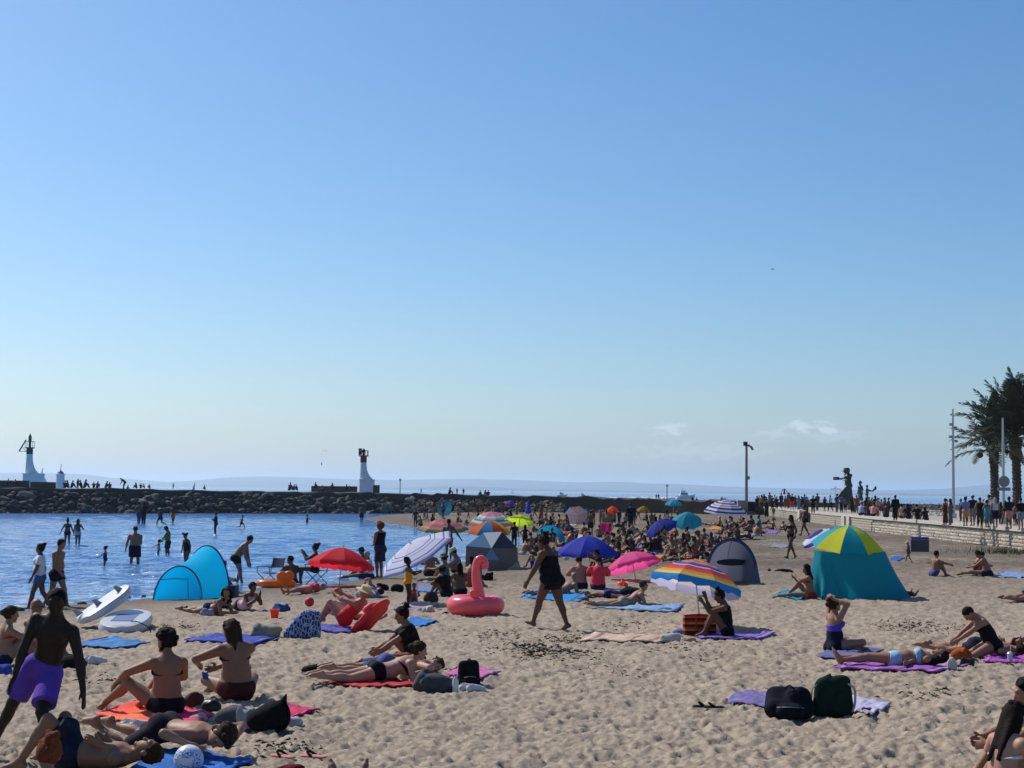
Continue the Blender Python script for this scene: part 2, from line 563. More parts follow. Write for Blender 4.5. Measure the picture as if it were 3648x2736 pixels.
def grow(p, m, clip=None):
    q = dict(p)
    if p['t'] == 'c':
        q['r1'] = p['r1'] + m; q['r2'] = p['r2'] + m
    else:
        q['r'] = p['r'] + m
    q['clip'] = list(p['clip']) + (clip or [])
    return q
def field(prims, h, planes=(), minus=(), pad=None):
    """distance field of a smooth union on a grid aligned to multiples of h"""
    lo = np.min([bounds(p, .03)[0] for p in prims], 0); hi = np.max([bounds(p, .03)[1] for p in prims], 0)
    i0 = np.floor(lo / h).astype(int) - 1; i1 = np.ceil(hi / h).astype(int) + 1
    n = i1 - i0 + 1
    D = np.full(n, .3, np.float32)
    ax = [(np.arange(n[k]) + i0[k]) * h for k in range(3)]
    for p in prims:
        l, u = bounds(p, p['k'] + 2.5 * h)
        a = np.maximum(np.floor(l / h).astype(int) - i0, 0); b = np.minimum(np.ceil(u / h).astype(int) - i0 + 1, n)
        if (b <= a).any(): continue
        sl = tuple(slice(a[k], b[k]) for k in range(3))
        d = evald(p, ax[0][sl[0]][:, None, None], ax[1][sl[1]][None, :, None], ax[2][sl[2]][None, None, :])
        cur = D[sl]; k = max(p['k'], 1e-4)
        hh = np.maximum(k - np.abs(cur - d), 0) / k
        D[sl] = np.minimum(cur, d) - hh * hh * k * .25
    for (q, nn) in planes:
        D = np.maximum(D, (ax[0][:, None, None] - q[0]) * nn[0] + (ax[1][None, :, None] - q[1]) * nn[1] + (ax[2][None, None, :] - q[2]) * nn[2])
    for p in minus:
        D = np.maximum(D, -evald(p, ax[0][:, None, None], ax[1][None, :, None], ax[2][None, None, :]))
    return D.astype(np.float32), i0, h
def surfnet(D, i0, h):
    n = np.array(D.shape)
    S = D < 0
    cells, pos, quads = [], [], []
    def cid(i, j, k):
        return (i * n[1] + j) * n[2] + k
    for axn in range(3):
        sa = [slice(None)] * 3; sb = [slice(None)] * 3
        sa[axn] = slice(0, -1); sb[axn] = slice(1, None)
        c = S[tuple(sa)] != S[tuple(sb)]
        o1, o2 = [(1, 2), (2, 0), (0, 1)][axn]
        I = np.argwhere(c)
        if len(I) == 0: continue
        I = I[(I[:, o1] > 0) & (I[:, o2] > 0) & (I[:, o1] < n[o1] - 1) & (I[:, o2] < n[o2] - 1)]
        J = I.copy(); J[:, axn] += 1
        d0 = D[I[:, 0], I[:, 1], I[:, 2]]; d1 = D[J[:, 0], J[:, 1], J[:, 2]]
        P = I.astype(float); P[:, axn] += d0 / (d0 - d1)
        qs = []
        for (u, v) in ((0, 0), (1, 0), (1, 1), (0, 1)):
            C = I.copy(); C[:, o1] -= 1 - u; C[:, o2] -= 1 - v
            ci = cid(C[:, 0], C[:, 1], C[:, 2])
            cells.append(ci); pos.append(P); qs.append(ci)
        q = np.stack(qs, 1)
        flip = d0 > 0
        q[flip] = q[flip][:, ::-1]
        quads.append(q)
    if not cells:
        return None, None
    cells = np.concatenate(cells); pos = np.concatenate(pos); quads = np.concatenate(quads)
    uq, inv = np.unique(cells, return_inverse=True)
    cnt = np.bincount(inv)
    Vv = np.stack([np.bincount(inv, pos[:, k]) / cnt for k in range(3)], 1)
    F = np.searchsorted(uq, quads)
    return (Vv + i0) * h, F

def ik(a, target, l1, l2, pole):
    a = np.asarray(a, float); target = np.asarray(target, float)
    v = target - a; d = np.linalg.norm(v)
    d2 = min(d, (l1 + l2) * .998)
    d2 = max(d2, abs(l1 - l2) + .02)
    v = v / (d + 1e-9)
    c = (l1 * l1 + d2 * d2 - l2 * l2) / (2 * d2)
    hgt = math.sqrt(max(l1 * l1 - c * c, 0))
    p = np.asarray(pole, float); p = p - v * (p @ v)
    p = nrm(p)
    return a + v * c + p * hgt, a + v * d2

STAND = dict(p=(0, 0, .93), pu=(0, 0, 1), pf=(0, 1, 0), lf=(-.09, 0, .075), rf=(.09, .02, .075), lh=(-.27, .06, .84), rh=(.27, .06, .84))
def body_prims(ps, sex='f', fat=1.0, H=1.7, fingers=True):
    """prims of a body in metres for a person H tall; ps is a pose dictionary in units of a 1.70 m person"""
    g = lambda k, d: np.asarray(ps.get(k, d), float)
    child = H < 1.35
    pc = g('p', (0, 0, .93)); pu = nrm(g('pu', (0, 0, 1))); pf = g('pf', (0, 1, 0)); pf = nrm(pf - pu * (pf @ pu)); pr = np.cross(pf, pu)
    cu = nrm(g('cu', pu)); cf = g('cf', pf); cf = nrm(cf - cu * (cf @ cu)); cr = np.cross(cf, cu)
    hu = nrm(g('hu', cu)); hf = g('hf', cf); hf = nrm(hf - hu * (hf @ hu)); hr = np.cross(hf, hu)
    m = sex == 'm'
    sw = (.185 if m else .16) * (.93 if child else 1) * (.6 + .4 * fat)
    hw = .085 if m else .09
    wj = pc + pu * .13                                             # waist joint
    neck = wj + cu * .37
    chest = wj + cu * .20
    shl = wj + cu * .30 - cr * sw + np.asarray(ps.get('shl', (0, 0, 0)), float); shr = wj + cu * .30 + cr * sw + np.asarray(ps.get('shr', (0, 0, 0)), float)
    hipl = pc - pu * .02 - pr * hw; hipr = pc - pu * .02 + pr * hw
    hs_ = 1.2 if child else 1.06
    hb = neck + nrm(cu + hu * .6) * .058
    hc = hb + hu * .105 * hs_ + hf * .02
    LT, LS, LA, LF = .425, .415, .285, .25
    lk, la = ik(hipl, g('lf', (-.09, 0, .075)), LT, LS, g('lk', pf))
    rk, ra = ik(hipr, g('rf', (.09, 0, .075)), LT, LS, g('rk', pf))
    le, lw = ik(shl, g('lh', (-.27, .05, .84)), LA, LF, g('le', -cf - cr * .4))
    re, rw = ik(shr, g('rh', (.27, .05, .84)), LA, LF, g('re', -cf + cr * .4))
    J = dict(pc=pc, pu=pu, pf=pf, pr=pr, wj=wj, cu=cu, cf=cf, cr=cr, neck=neck, chest=chest, hc=hc, hu=hu, hf=hf, hr=hr, shl=shl, shr=shr,
             hipl=hipl, hipr=hipr, lk=lk, la=la, rk=rk, ra=ra, le=le, lw=lw, re=re, rw=rw, hs=hs_)
    Rp = np.stack([pr, pf, pu]); Rc = np.stack([cr, cf, cu]); Rh = np.stack([hr, hf, hu])
    f = fat
    B = {}
    hipr_ = (.155 if m else .165) * f; 
    B['pelvis'] = [ell(pc, Rp, (hipr_, .108 * f, .125), .04)]
    for sgn in (-1, 1):
        B['pelvis'].append(ell(pc + pr * sgn * .072 - pf * .055 * f - pu * .055, Rp, (.085 * f, .085 * f, .095), .045))
    mid = (pc + pu * .11 + wj) / 2 + cu * .03
    belly = (max(0, f - 1.0)) * .10
    B['waist'] = [ell(mid, np.stack([nrm(pr + cr), nrm(pf + cf), nrm(pu + cu)]), ((.138 if m else .125) * f, .092 * f, .15), .06)]
    if belly > .005:
        B['waist'].append(ell(mid + pf * (.03 + belly * .4), Rp, (.13 * f, .10 * f, .12), .06))
    cw = (.160 if m else .142) * (.5 + .5 * f)
    B['chest'] = [ell(chest, Rc, (cw, .105 * (.4 + .6 * f), .185), .05),
                  cap(shl * .9 + neck * .1, neck - cu * .01, .052, .05, .05, cf, .8), cap(shr * .9 + neck * .1, neck - cu * .01, .052, .05, .05, cf, .8),
                  cap(neck - cu * .06, neck + cu * .02, .085, .05, .05)]
    B['bust'] = []
    if m:
        for sgn in (-1, 1): B['chest'].append(ell(chest + cr * sgn * .075 + cf * .07 + cu * .055, Rc, (.075, .035, .06), .04))
    elif not child:
        for sgn in (-1, 1): B['bust'].append(ell(chest + cr * sgn * .072 + cf * .085 * (.5 + .5 * f) + cu * .02, Rc, (.062 * f, .06 * f, .062 * f), .03))
    B['neck'] = [cap(neck - cu * .02, hb + hu * .03, .056 if m else .048, .052 if m else .045, .03)]
    hd = []
    hd.append(ell(hc + hu * .018 * hs_ - hf * .012, Rh, np.array((.076, .094, .094)) * hs_, .02))
    hd.append(ell(hc - hu * .035 * hs_ + hf * .022, Rh, np.array((.058, .07, .078)) * hs_, .03))
    if fingers:
        hd.append(cap(hc + hf * .088 * hs_ + hu * .012, hc + hf * .104 * hs_ - hu * .022, .010, .015, .012))    # nose
        hd.append(ell(hc + hf * .082 * hs_ - hu * .058 * hs_, Rh, np.array((.026, .014, .010)), .008))             # lips
        hd.append(ell(hc + hf * .068 * hs_ - hu * .095 * hs_, Rh, np.array((.028, .026, .018)), .02))             # chin
        hd.append(ell(hc + hf * .074 * hs_ + hu * .036 * hs_, Rh, np.array((.055, .018, .012)), .014))            # brow
        for sgn in (-1, 1):
            hd.append(ell(hc + hr * sgn * .077 * hs_ - hf * .005 - hu * .012, Rh, np.array((.012, .022, .032)), .010))
    B['head'] = hd
    B['ua_l'] = [cap(shl, le, .054 * f ** .7, .040 * f ** .5, .028)]; B['ua_r'] = [cap(shr, re, .054 * f ** .7, .040 * f ** .5, .028)]
    if m:
        B['ua_l'][0]['r1'] = .058; B['ua_r'][0]['r1'] = .058
    for n_, e_, w_ in (('l', le, lw), ('r', re, rw)):
        d = nrm(w_ - e_)
        B['fa_' + n_] = [cap(e_, w_, .040 * f ** .5, .027, .018), cap(e_ + d * .03, e_ + d * .10, .042, .04, .02)]
        hd_ = nrm(np.asarray(ps.get(n_ + 'hd', d), float))
        sgn = -1 if n_ == 'l' else 1
        # palm normal: towards the body side unless given
        pn = np.asarray(ps.get(n_ + 'pn', cr * -sgn), float); pn = nrm(pn - hd_ * (pn @ hd_))
        if abs(pn @ hd_) > .9: pn = nrm(np.cross(hd_, cu))
        sd_ = np.cross(hd_, pn)
        if sd_ @ cf < 0: sd_ = -sd_
        curl = ps.get(n_ + 'curl', .35)
        hp = [ell(w_ + hd_ * .05, np.stack([sd_, pn, hd_]), (.042, .018, .056), .012), cap(w_ - hd_ * .01, w_ + hd_ * .03, .026, .03, .015, pn, .7)]
        if fingers:
            for q, (off, L) in enumerate(((.031, .072), (.010, .080), (-.011, .075), (-.031, .060))):
                k0 = w_ + hd_ * .088 + sd_ * off
                d1 = nrm(hd_ + pn * curl * .8 + sd_ * off * 2.2); d2 = nrm(hd_ + pn * curl * 2.2 + sd_ * off * 1.5)
                k1 = k0 + d1 * L * .5; k2 = k1 + d2 * L * .5
                hp += [cap(k0, k1, .0105, .0098, .006), cap(k1, k2, .0098, .0085, .004)]
            t0 = w_ + hd_ * .025 + sd_ * .03; t1 = t0 + nrm(sd_ * .8 + hd_ * .8 + pn * .3) * .038; t2 = t1 + nrm(sd_ * .25 + hd_ + pn * .3) * .032
            hp += [cap(t0, t1, .015, .012, .01), cap(t1, t2, .012, .010, .004)]
        else:
            hp.append(cap(w_ + hd_ * .06, w_ + hd_ * .15, .032, .022, .02, pn, .5))
        B['hand_' + n_] = hp
    tf = f ** .8 * (1.0 if m else 1.06)
    for n_, h_, k_, a_ in (('l', hipl, lk, la), ('r', hipr, rk, ra)):
        d = nrm(k_ - h_); e = nrm(a_ - k_)
        B['th_' + n_] = [cap(h_ + d * .02, k_, .088 * tf, .056 * tf ** .5, .035)]
        bk = -(pf - e * (pf @ e))
        mid_k = nrm(d - e) if np.linalg.norm(d - e) > .15 else pf
        calf = e * .12 - nrm(mid_k - e * (mid_k @ e) + 1e-6) * .018
        B['sh_' + n_] = [cap(k_, a_, .052 * tf ** .4, .036, .02), ell(k_ + calf, np.stack([nrm(np.cross(e, mid_k + 1e-5)), nrm(np.cross(np.cross(e, mid_k + 1e-5), e)), e]), (.050 * tf ** .4, .050 * tf ** .4, .115), .03)]
        tdir = np.asarray(ps.get(n_ + 't', pf - e * (pf @ e) * .95), float)
        if np.linalg.norm(tdir) < .2: tdir = mid_k
        tdir = nrm(tdir)
        sole = nrm(e - tdir * (e @ tdir)) if abs(e @ tdir) < .95 else nrm(np.cross(tdir, pr))
        heel = a_ - tdir * .035 + sole * .035; ball = a_ + tdir * .12 + sole * .045; toe = a_ + tdir * .175 + sole * .05
        B['ft_' + n_] = [cap(a_, heel, .036, .033, .02), cap(heel, ball, .032, .030, .02), cap(a_, ball, .034, .022, .02), cap(ball, toe, .032, .020, .015, sole, .62)]
        J['toe_' + n_] = toe
    s = H / 1.7
    if s != 1.0:
        for ps_ in B.values():
            for p in ps_:
                if p['t'] == 'c':
                    p['a'] = p['a'] * s; p['b'] = p['b'] * s; p['r1'] *= s; p['r2'] *= s
                else:
                    p['c'] = p['c'] * s; p['r'] = p['r'] * s
                p['k'] *= s
        for k in ('pc', 'wj', 'neck', 'chest', 'hc', 'shl', 'shr', 'hipl', 'hipr', 'lk', 'la', 'rk', 'ra', 'le', 'lw', 're', 'rw', 'toe_l', 'toe_r'):
            J[k] = J[k] * s
    J['s'] = s
    return B, J

def cutcap(p, t, m):
    """first part of a limb, cut flat at t, grown by m"""
    a, b = p['a'], p['b']
    d = nrm(b - a)
    c = a + (b - a) * t
    q = grow(p, m, [(c, d)])
    return q

def garment(kind, B, J, m=.008):
    """prims and cutting planes of a piece of clothing"""
    s = J['s']; pu, pf, cu, cf = J['pu'], J['pf'], J['cu'], J['cf']
    g = lambda names, mm=m: [grow(p, mm * s) for n in names for p in B[n]]
    up_at = lambda h: J['pc'] + pu * h * s
    ch_at = lambda h: J['wj'] + cu * h * s
    if kind == 'brief':
        P = g(['pelvis']) + [cutcap(B['th_l'][0], .16, m * s), cutcap(B['th_r'][0], .16, m * s)]
        return P, [(up_at(.07), pu)]
    if kind == 'trunks':
        P = g(['pelvis'], m * 1.3) + [cutcap(B['th_l'][0], .42, .016 * s), cutcap(B['th_r'][0], .42, .016 * s)]
        return P, [(up_at(.085), pu)]
    if kind == 'shorts':
        P = g(['pelvis'], m * 1.6)
        for n in ('th_l', 'th_r'):
            c = cutcap(B[n][0], .80, .022 * s); c['r2'] = c['r2'] + .035 * s
            P.append(c)
        return P, [(up_at(.085), pu)]
    if kind == 'trousers':
        P = g(['pelvis'], .016) + [cutcap(B['th_l'][0], 1.0, .02 * s), cutcap(B['th_r'][0], 1.0, .02 * s)]
        for n in ('sh_l', 'sh_r'):
            P += [cutcap(B[n][0], .92, .026 * s), grow(B[n][1], .012 * s)]
        return P, [(up_at(.085), pu)]
    if kind == 'bikini_top':
        P = g(['chest', 'bust', 'waist'], m * .8)
        return P, [(ch_at(.265), nrm(cu + cf * .25)), (ch_at(.165), -nrm(cu - cf * .12))] if len(B['bust']) == 0 else [(ch_at(.235), cu * .8 + cf * .0), (ch_at(.15), -cu)]
    if kind == 'strap_top':
        P = g(['chest', 'bust', 'waist'], m * 1.9)
        return P, [(ch_at(.215), nrm(cu - cf * .55)), (ch_at(.18), -nrm(cu - cf * .25))]
    if kind == 'onepiece':
        P = g(['pelvis', 'waist', 'chest', 'bust'], m * .8) + [cutcap(B['th_l'][0], .12, m * s), cutcap(B['th_r'][0], .12, m * s)]
        return P, [(ch_at(.225), nrm(cu - cf * .35))]
    if kind == 'lowsuit':
        P = g(['pelvis', 'waist', 'chest'], m * 1.5) + [cutcap(B['th_l'][0], .12, m * s), cutcap(B['th_r'][0], .12, m * s)]
        return P, [(ch_at(.10), cu)]
    if kind == 'tank':
        P = g(['waist', 'chest', 'bust', 'pelvis'], .014)
        return P, [(ch_at(.33), cu), (up_at(.0), -pu)]
    if kind == 'tee':
        P = g(['waist', 'chest', 'bust'], .018) + [grow(B['pelvis'][0], .022 * s)]
        for n in ('ua_l', 'ua_r'):
            c = cutcap(B[n][0], .62, .02 * s); c['r2'] += .018 * s
            P.append(c)
        return P, [(up_at(-.06), -pu), (J['neck'] + cu * .0 * s, cu)]
    if kind == 'longsleeve':
        P = g(['waist', 'chest', 'bust'], .02) + [grow(B['pelvis'][0], .024 * s)] + g(['ua_l', 'ua_r'], .018) + [cutcap(B['fa_l'][0], .95, .018 * s), cutcap(B['fa_r'][0], .95, .018 * s)]
        return P, [(up_at(-.08), -pu), (J['neck'] + cu * .01 * s, cu)]
    if kind in ('dress', 'longdress', 'swimdress', 'skirt'):
        L = dict(dress=.45, longdress=.80, swimdress=.20, skirt=.42)[kind]
        P = [grow(q_, .018 * s) for q_ in B['pelvis']]
        if kind != 'skirt':
            P += g(['waist', 'chest', 'bust'], .014)
        c = cap(J['pc'], J['pc'] - pu * L * s, .16 * s, (.19 + .03 * L) * s, .06 * s, pf, .72, [(J['pc'] - pu * L * s, -pu)])
        P.append(c)
        return P, [((ch_at(.27), nrm(cu - cf * .2)) if kind != 'skirt' else (up_at(.09), pu))]
    raise ValueError(kind)

def hair_prims(kind, J, rg):
    s = J['s']; hs_ = J['hs']; hc, hu, hf, hr = J['hc'], J['hu'], J['hf'], J['hr']
    R = np.stack([hr, hf, hu])
    f = s * hs_
    c = hc + (hu * .018 - hf * .012) * f
    cut = lambda off, n: (hc + off, n)
    # the face side is cut away: a plane sloping back from the hairline
    face = (hc + (hf * .058 + hu * .062) * f, nrm(hf * .75 - hu * .42))
    nape = (hc - hu * .075 * f, -hu)
    top = ell(c, R, np.array((.086, .104, .106)) * f, .02 * s, [face, nape])
    P = [top]
    blob = lambda o, r, k=.02: P.append(ell(hc + (hr * o[0] + hf * o[1] + hu * o[2]) * f, R, np.array(r) * f, k * s))
    if kind in ('bun', 'lowbun'): top['r'] = top['r'] * 1.05
    if kind == 'short':
        top['r'] = np.array((.080, .097, .101)) * f
        top['clip'][1] = (hc - hu * .035 * f, nrm(-hu + hf * .35))
        for q in range(5):
            blob((rg.uniform(-.045, .045), rg.uniform(-.06, .02), .092), (.03, .03, .02))
    elif kind == 'crop':
        top['r'] = np.array((.080, .098, .100)) * f
        top['clip'][1] = (hc - hu * .03 * f, nrm(-hu + hf * .35))
    elif kind == 'bun':
        blob((0.0, -.105, .095), (.052, .048, .048), .008); blob((.025, -.13, .12), (.03, .03, .03), .006); blob((-.03, -.10, .13), (.024, .026, .026), .006)
    elif kind == 'topbun':
        blob((.0, -.03, .145), (.05, .048, .042), .006); blob((.02, -.02, .165), (.026, .028, .026), .006)
    elif kind == 'lowbun':
        blob((0, -.125, .01), (.045, .04, .045))
    elif kind in ('long', 'verylong'):
        L = .26 if kind == 'long' else .38
        top['clip'] = [face]
        base = hc + (-hf * .055 - hu * .02) * f
        dn = nrm(-J['cu'] - hf * .12) if J['cu'][2] > .3 else nrm(-hu - hf * .3)
        P.append(cap(base, base + dn * L * .72 * s - J['cf'] * .03 * s, .076 * f, .045 * s, .04 * s, hf, .55))
        for sg in (-1, 1):
            b2 = hc + (hr * sg * .06 - hf * .02 - hu * .05) * f
            P.append(cap(b2, b2 + (dn * L * .8 + hr * sg * .02) * s, .032 * f, .025 * s, .03 * s))
            for q_ in range(4):
                b4 = hc + (hr * sg * rg.uniform(.01, .052) - hf * rg.uniform(.02, .07) - hu * .05) * f
                P.append(cap(b4, b4 + (dn * L * rg.uniform(.6, 1.2) + hr * sg * rg.uniform(-.01, .05) - J['cf'] * rg.uniform(0, .06)) * s, .028 * f, .009 * s, .008 * s))
            b3 = hc + (hr * sg * .045 - hf * .06 - hu * .03) * f
            P.append(cap(b3, b3 + (dn * L * rg.uniform(.95, 1.12)) * s - J['cf'] * .04 * s, .04 * f, .018 * s, .02 * s))
    elif kind == 'pony':
        b = hc + (-hf * .10 + hu * .05) * f
        P += [cap(b, b + (-hf * .06 - hu * .03) * s, .035 * f, .04 * f, .02 * s), cap(b + (-hf * .06 - hu * .03) * s, b + (-hf * .075 - hu * .24) * s, .042 * f, .015 * s, .02 * s)]
    elif kind == 'curly':
        top['clip'] = [face, (hc - hu * .10 * f, -hu)]
        for q in range(26):
            d = nrm(rg.normal(0, 1, 3) * (1, 1, 1) + (0, -.5, .3))
            if d[1] > .45 and d[2] < .5: continue
            blob(d * (.085, .10, .10) + (0, -.012, .018), (.036, .036, .034), .012)
    elif kind == 'curlylong':
        top['clip'] = [face]
        for q in range(44):
            d = nrm(rg.normal(0, 1, 3) * (1, 1, .6) + (0, -.5, 0))
            z = rg.uniform(-.24, .12)
            if d[1] > .2 and z > -.12: d[0] = .9 * (1 if d[0] > 0 else -1); d[1] = .1
            w = .10 if z > 0 else .115
            zz = z if z < 0.03 else z
            blob((d[0] * w * math.sqrt(max(.15, 1 - (max(z, 0) / .125) ** 2)), d[1] * .10 - .02, zz), (.034, .034, .036), .014)
    elif kind == 'afro':
        top['r'] = np.array((.098, .114, .118)) * f
        top['clip'][1] = (hc - hu * .03 * f, nrm(-hu + hf * .35))
    if kind in ('bun', 'topbun', 'lowbun', 'long', 'verylong', 'pony', 'short', 'curly') and rg.random() < 2:
        for q in range(16):
            d = nrm(rg.normal(0, 1, 3) + (0, -.35, .5))
            if d[1] > .45 or d[2] < -.35: continue
            blob(d * (.082, .098, .10) + (0, -.012, .018), (.022, .026, .014), .010)
    if kind == 'puffs':
        for sg in (-1, 1): blob((sg * .105, -.03, .085), (.055, .055, .055))
    return P

SKINS = dict(dark=(.026, .014, .009), brown=(.12, .058, .033), tan=(.235, .118, .068), pale=(.40, .22, .15), fair=(.29, .15, .095), pink=(.36, .155, .11))
SKIN_M = {k: mat('skin_' + k, v, .55, .16, 9, .12, 60, spec=.22) for k, v in SKINS.items()}
HAIRC = dict(black=(.008, .007, .007), brown=(.035, .019, .010), dark=(.015, .010, .008), ginger=(.17, .06, .02), blond=(.30, .20, .10), grey=(.30, .29, .28), red=(.15, .045, .018))
HAIR_M = {k: mat('hair_' + k, v, .75, .5, 30, .5, 90, spec=.08) for k, v in HAIRC.items()}
CLOTH_M = {}
def cloth(rgb, pattern=None):
    key = 'cloth_%d_%d_%d' % tuple(int(c) for c in rgb) + (('_' + pattern) if pattern else '')
    if key not in CLOTH_M:
        c = lin(rgb)
        if pattern == 'blotch':
            CLOTH_M[key] = mat(key, c, .85, .95, 14, .25, 60, spec=.15)
        else:
            CLOTH_M[key] = mat(key, c, .85, .12, 12, .3, 50, spec=.15)
    return CLOTH_M[key]
EYE = mat('eye_dark', (.01, .008, .007), .2, spec=.5)
LENS = mat('sunglasses_lens', (.01, .01, .012), .12, spec=.6)
STRAW = mat('hat_straw', (.55, .42, .24), .8, .2, 40, .3, 90)

def mesh_of(name, prims, h, planes=(), minus=()):
    D, i0, hh = field(prims, h, planes, minus)
    Vv, F = surfnet(D, i0, hh)
    if Vv is None: return None
    return mesh_np(name, Vv, F), Vv

NPERSON = [0]
def person(label, loc, yaw, pose, H=1.65, sex='f', fat=1.09, skin='tan', hair='bun', hcol='dark', wear=(), h=.012, group=None, sink=0.0, hat=None, glasses=False,
           name='person', cat='person', bodymat=None, ground=True, holds=None):
    """one figure: body mesh with hair, clothing, hat as children. wear = [(kind, material or rgb)]. loc is where the body's reference
    point (root) stands on the ground."""
    NPERSON[0] += 1
    rg = np.random.default_rng(NPERSON[0])
    fingers = h <= .0145
    B, J = body_prims(pose, sex, fat, H, fingers)
    allp = [p for n in ('pelvis', 'waist', 'chest', 'bust', 'neck', 'head', 'th_l', 'th_r', 'sh_l', 'sh_r', 'ft_l', 'ft_r', 'ua_l', 'ua_r', 'fa_l', 'fa_r', 'hand_l', 'hand_r') for p in B[n]]
    me, Vv = mesh_of('person', allp, h)
    zoff = -Vv[:, 2].min() - .006 if ground else 0.0
    root = link(name, me, bodymat or SKIN_M[skin], loc=(loc[0], loc[1], loc[2] + zoff - sink))
    root.rotation_euler = (0, 0, yaw)
    root['label'] = label
    root['category'] = cat
    if group: root['group'] = group
    near = h <= .0125
    for kind, m in wear:
        cp, pl = garment(kind, B, J)
        r = mesh_of(kind, cp, h, pl)
        if r is None: continue
        nm = dict(brief='bikini_bottom' if sex == 'f' else 'swim_briefs', trunks='swim_shorts', shorts='shorts', trousers='trousers', bikini_top='bikini_top', strap_top='bikini_top',
                  onepiece='swimsuit', lowsuit='swimsuit_panel', tank='vest_top', tee='t_shirt', longsleeve='long_sleeved_top', dress='dress', longdress='long_dress', swimdress='swim_dress', skirt='skirt')[kind]
        link(nm, r[0], m if not isinstance(m, tuple) else cloth(m), root)
    if hair and hair != 'bald':
        r = mesh_of('hair', hair_prims(hair, J, rg), h)
        if r is not None:
            link('hair', r[0], bodymat or HAIR_M[hcol], root)
    s = J['s']; f = s * J['hs']
    Rm = Matrix(np.stack([J['hr'], J['hf'], J['hu']]).T.tolist())
    hc = Vector(J['hc'])
    def hp(x, y, z):
        return hc + Rm @ Vector((x * f, y * f, z * f))
    if near and not glasses and not bodymat:
        for sg in (-1, 1):
            MB().sphere(hp(sg * .032, .079, .014), .0075 * f, 8, 5).build('eye', EYE, root)
    if glasses:
        mb = MB()
        mb.tube([hp(-.02, .092, .018), hp(.02, .092, .018)], .005 * f, 5)
        for sg in (-1, 1):
            c = hp(sg * .033, .088, .014)
            mb.box(c, (.052 * f, .012 * f, .036 * f), Rm)
            mb.tube([hp(sg * .062, .08, .018), hp(sg * .082, -.01, .012)], .003 * f, 5)
        mb.build('sunglasses', LENS, root)
    if hat:
        kind, hm = hat
        if isinstance(hm, tuple): hm = cloth(hm)
        mb = MB()
        top = {'cap': [(.088, .035), (.092, .06), (.085, .10), (.06, .127), (.001, .135)],
               'sun': [(.17, .03), (.175, .036), (.10, .05), (.092, .07), (.088, .12), (.06, .135), (.001, .135)],
               'fedora': [(.145, .045), (.15, .053), (.096, .052), (.094, .07), (.088, .13), (.06, .142), (.001, .128)],
               'bucket': [(.135, .02), (.137, .024), (.10, .05), (.094, .07), (.085, .12), (.06, .13), (.001, .13)]}[kind]
        V_, F_ = [], []
        n = 18
        for r_, z_ in top:
            for q in range(n):
                a = 2 * PI * q / n
                V_.append(hp(r_ * math.cos(a), r_ * 1.12 * math.sin(a) - .012, z_ + .012))
        for i in range(len(top) - 1):
            for q in range(n):
                F_.append((i * n + q, i * n + (q + 1) % n, (i + 1) * n + (q + 1) % n, (i + 1) * n + q))
        mb.add(V_, F_)
        if kind == 'cap':
            mb.sphere(hp(0, .115, .05), (.07 * f, .07 * f, .012 * f), 10, 5)
        mb.build('hat', hm, root)
    root['_j'] = 0
    del root['_j']
    return root, J
# ------------------------------------------------------------------ breakwater
CONC = mat('concrete_weathered', (.16, .14, .12), .9, .45, .9, .5, 12)
CONCD = mat('concrete_dark', (.085, .075, .065), .9, .5, .7, .5, 12)
ROCK = [mat('rock_grey', (.058, .052, .047), .9, .5, 1.6, .8, 6), mat('rock_brown', (.045, .037, .03), .9, .5, 1.6, .8, 6), mat('rock_pale', (.12, .107, .09), .9, .45, 1.6, .8, 6)]
WHITE = mat('white_paint', (.72, .71, .68), .6, .12, 1.5)
def rock_mesh(seed, name='rock'):
    rg = np.random.default_rng(seed)
    bm = bmesh.new()
    bmesh.ops.create_icosphere(bm, subdivisions=2, radius=.5)
    planes = [(nrm(rg.normal(0, 1, 3)), rg.uniform(.24, .42)) for _ in range(9)]
    for v in bm.verts:
        p = np.array(v.co)
        for n_, d_ in planes:
            e = p @ n_ - d_
            if e > 0: p = p - n_ * e
        p = p + rg.normal(0, .02, 3)
        v.co = p
    me = bpy.data.meshes.new(name)
    bm.to_mesh(me); bm.free()
    return me
ROCKS = [rock_mesh(s) for s in range(10)]
for i, me in enumerate(ROCKS):
    me.materials.append(ROCK[[0, 0, 1, 1, 0, 2, 1, 0, 1, 2][i]])
BW = [(-120, 130), (-78, 152), (-54, 167), (-30.7, 186), (-13.4, 199), (0, 199), (10, 196.5), (16.4, 193), (24.5, 184)]
BWTOP = [2.85, 2.85, 2.79, 2.6, 2.52, 2.42, 2.28, 2.12, 2.05]
BWBOT = [2.2, 2.2, 2.2, 2.15, 1.75, 1.45, 1.0, .25, .2]
def bw(t):
    i = min(int(t), len(BW) - 2); f = t - i
    a = np.array(BW[i]); b = np.array(BW[i + 1])
    p = a + (b - a) * f
    d = nrm(b - a)
    return p, np.array((-d[1], d[0])), BWTOP[i] * (1 - f) + BWTOP[i + 1] * f, BWBOT[i] * (1 - f) + BWBOT[i + 1] * f
bwt = thing('breakwater', 'long breakwater of piled dark boulders under a concrete walkway', 'breakwater', (0, 0, 0))
mb = MB()
ts = np.linspace(0, len(BW) - 1.001, 150)
rows = []
rg = np.random.default_rng(3)
for t in ts:
    p, n, zt, zb = bw(t)
    j = rg.normal(0, .10)
    f0 = p + n * 3.6
    rows.append([(f0[0], f0[1], zb - 1.6), (f0[0], f0[1], zt - .18 + j), (*(f0 - n * .12), zt - .16 + j), (*(f0 - n * .12), zt + j), (*(p + n * 9.5), zt + j * .5), (*(p + n * 14.0), -1.5)])
V = np.array(rows).reshape(-1, 3)
idx = np.arange(len(V)).reshape(len(rows), -1)
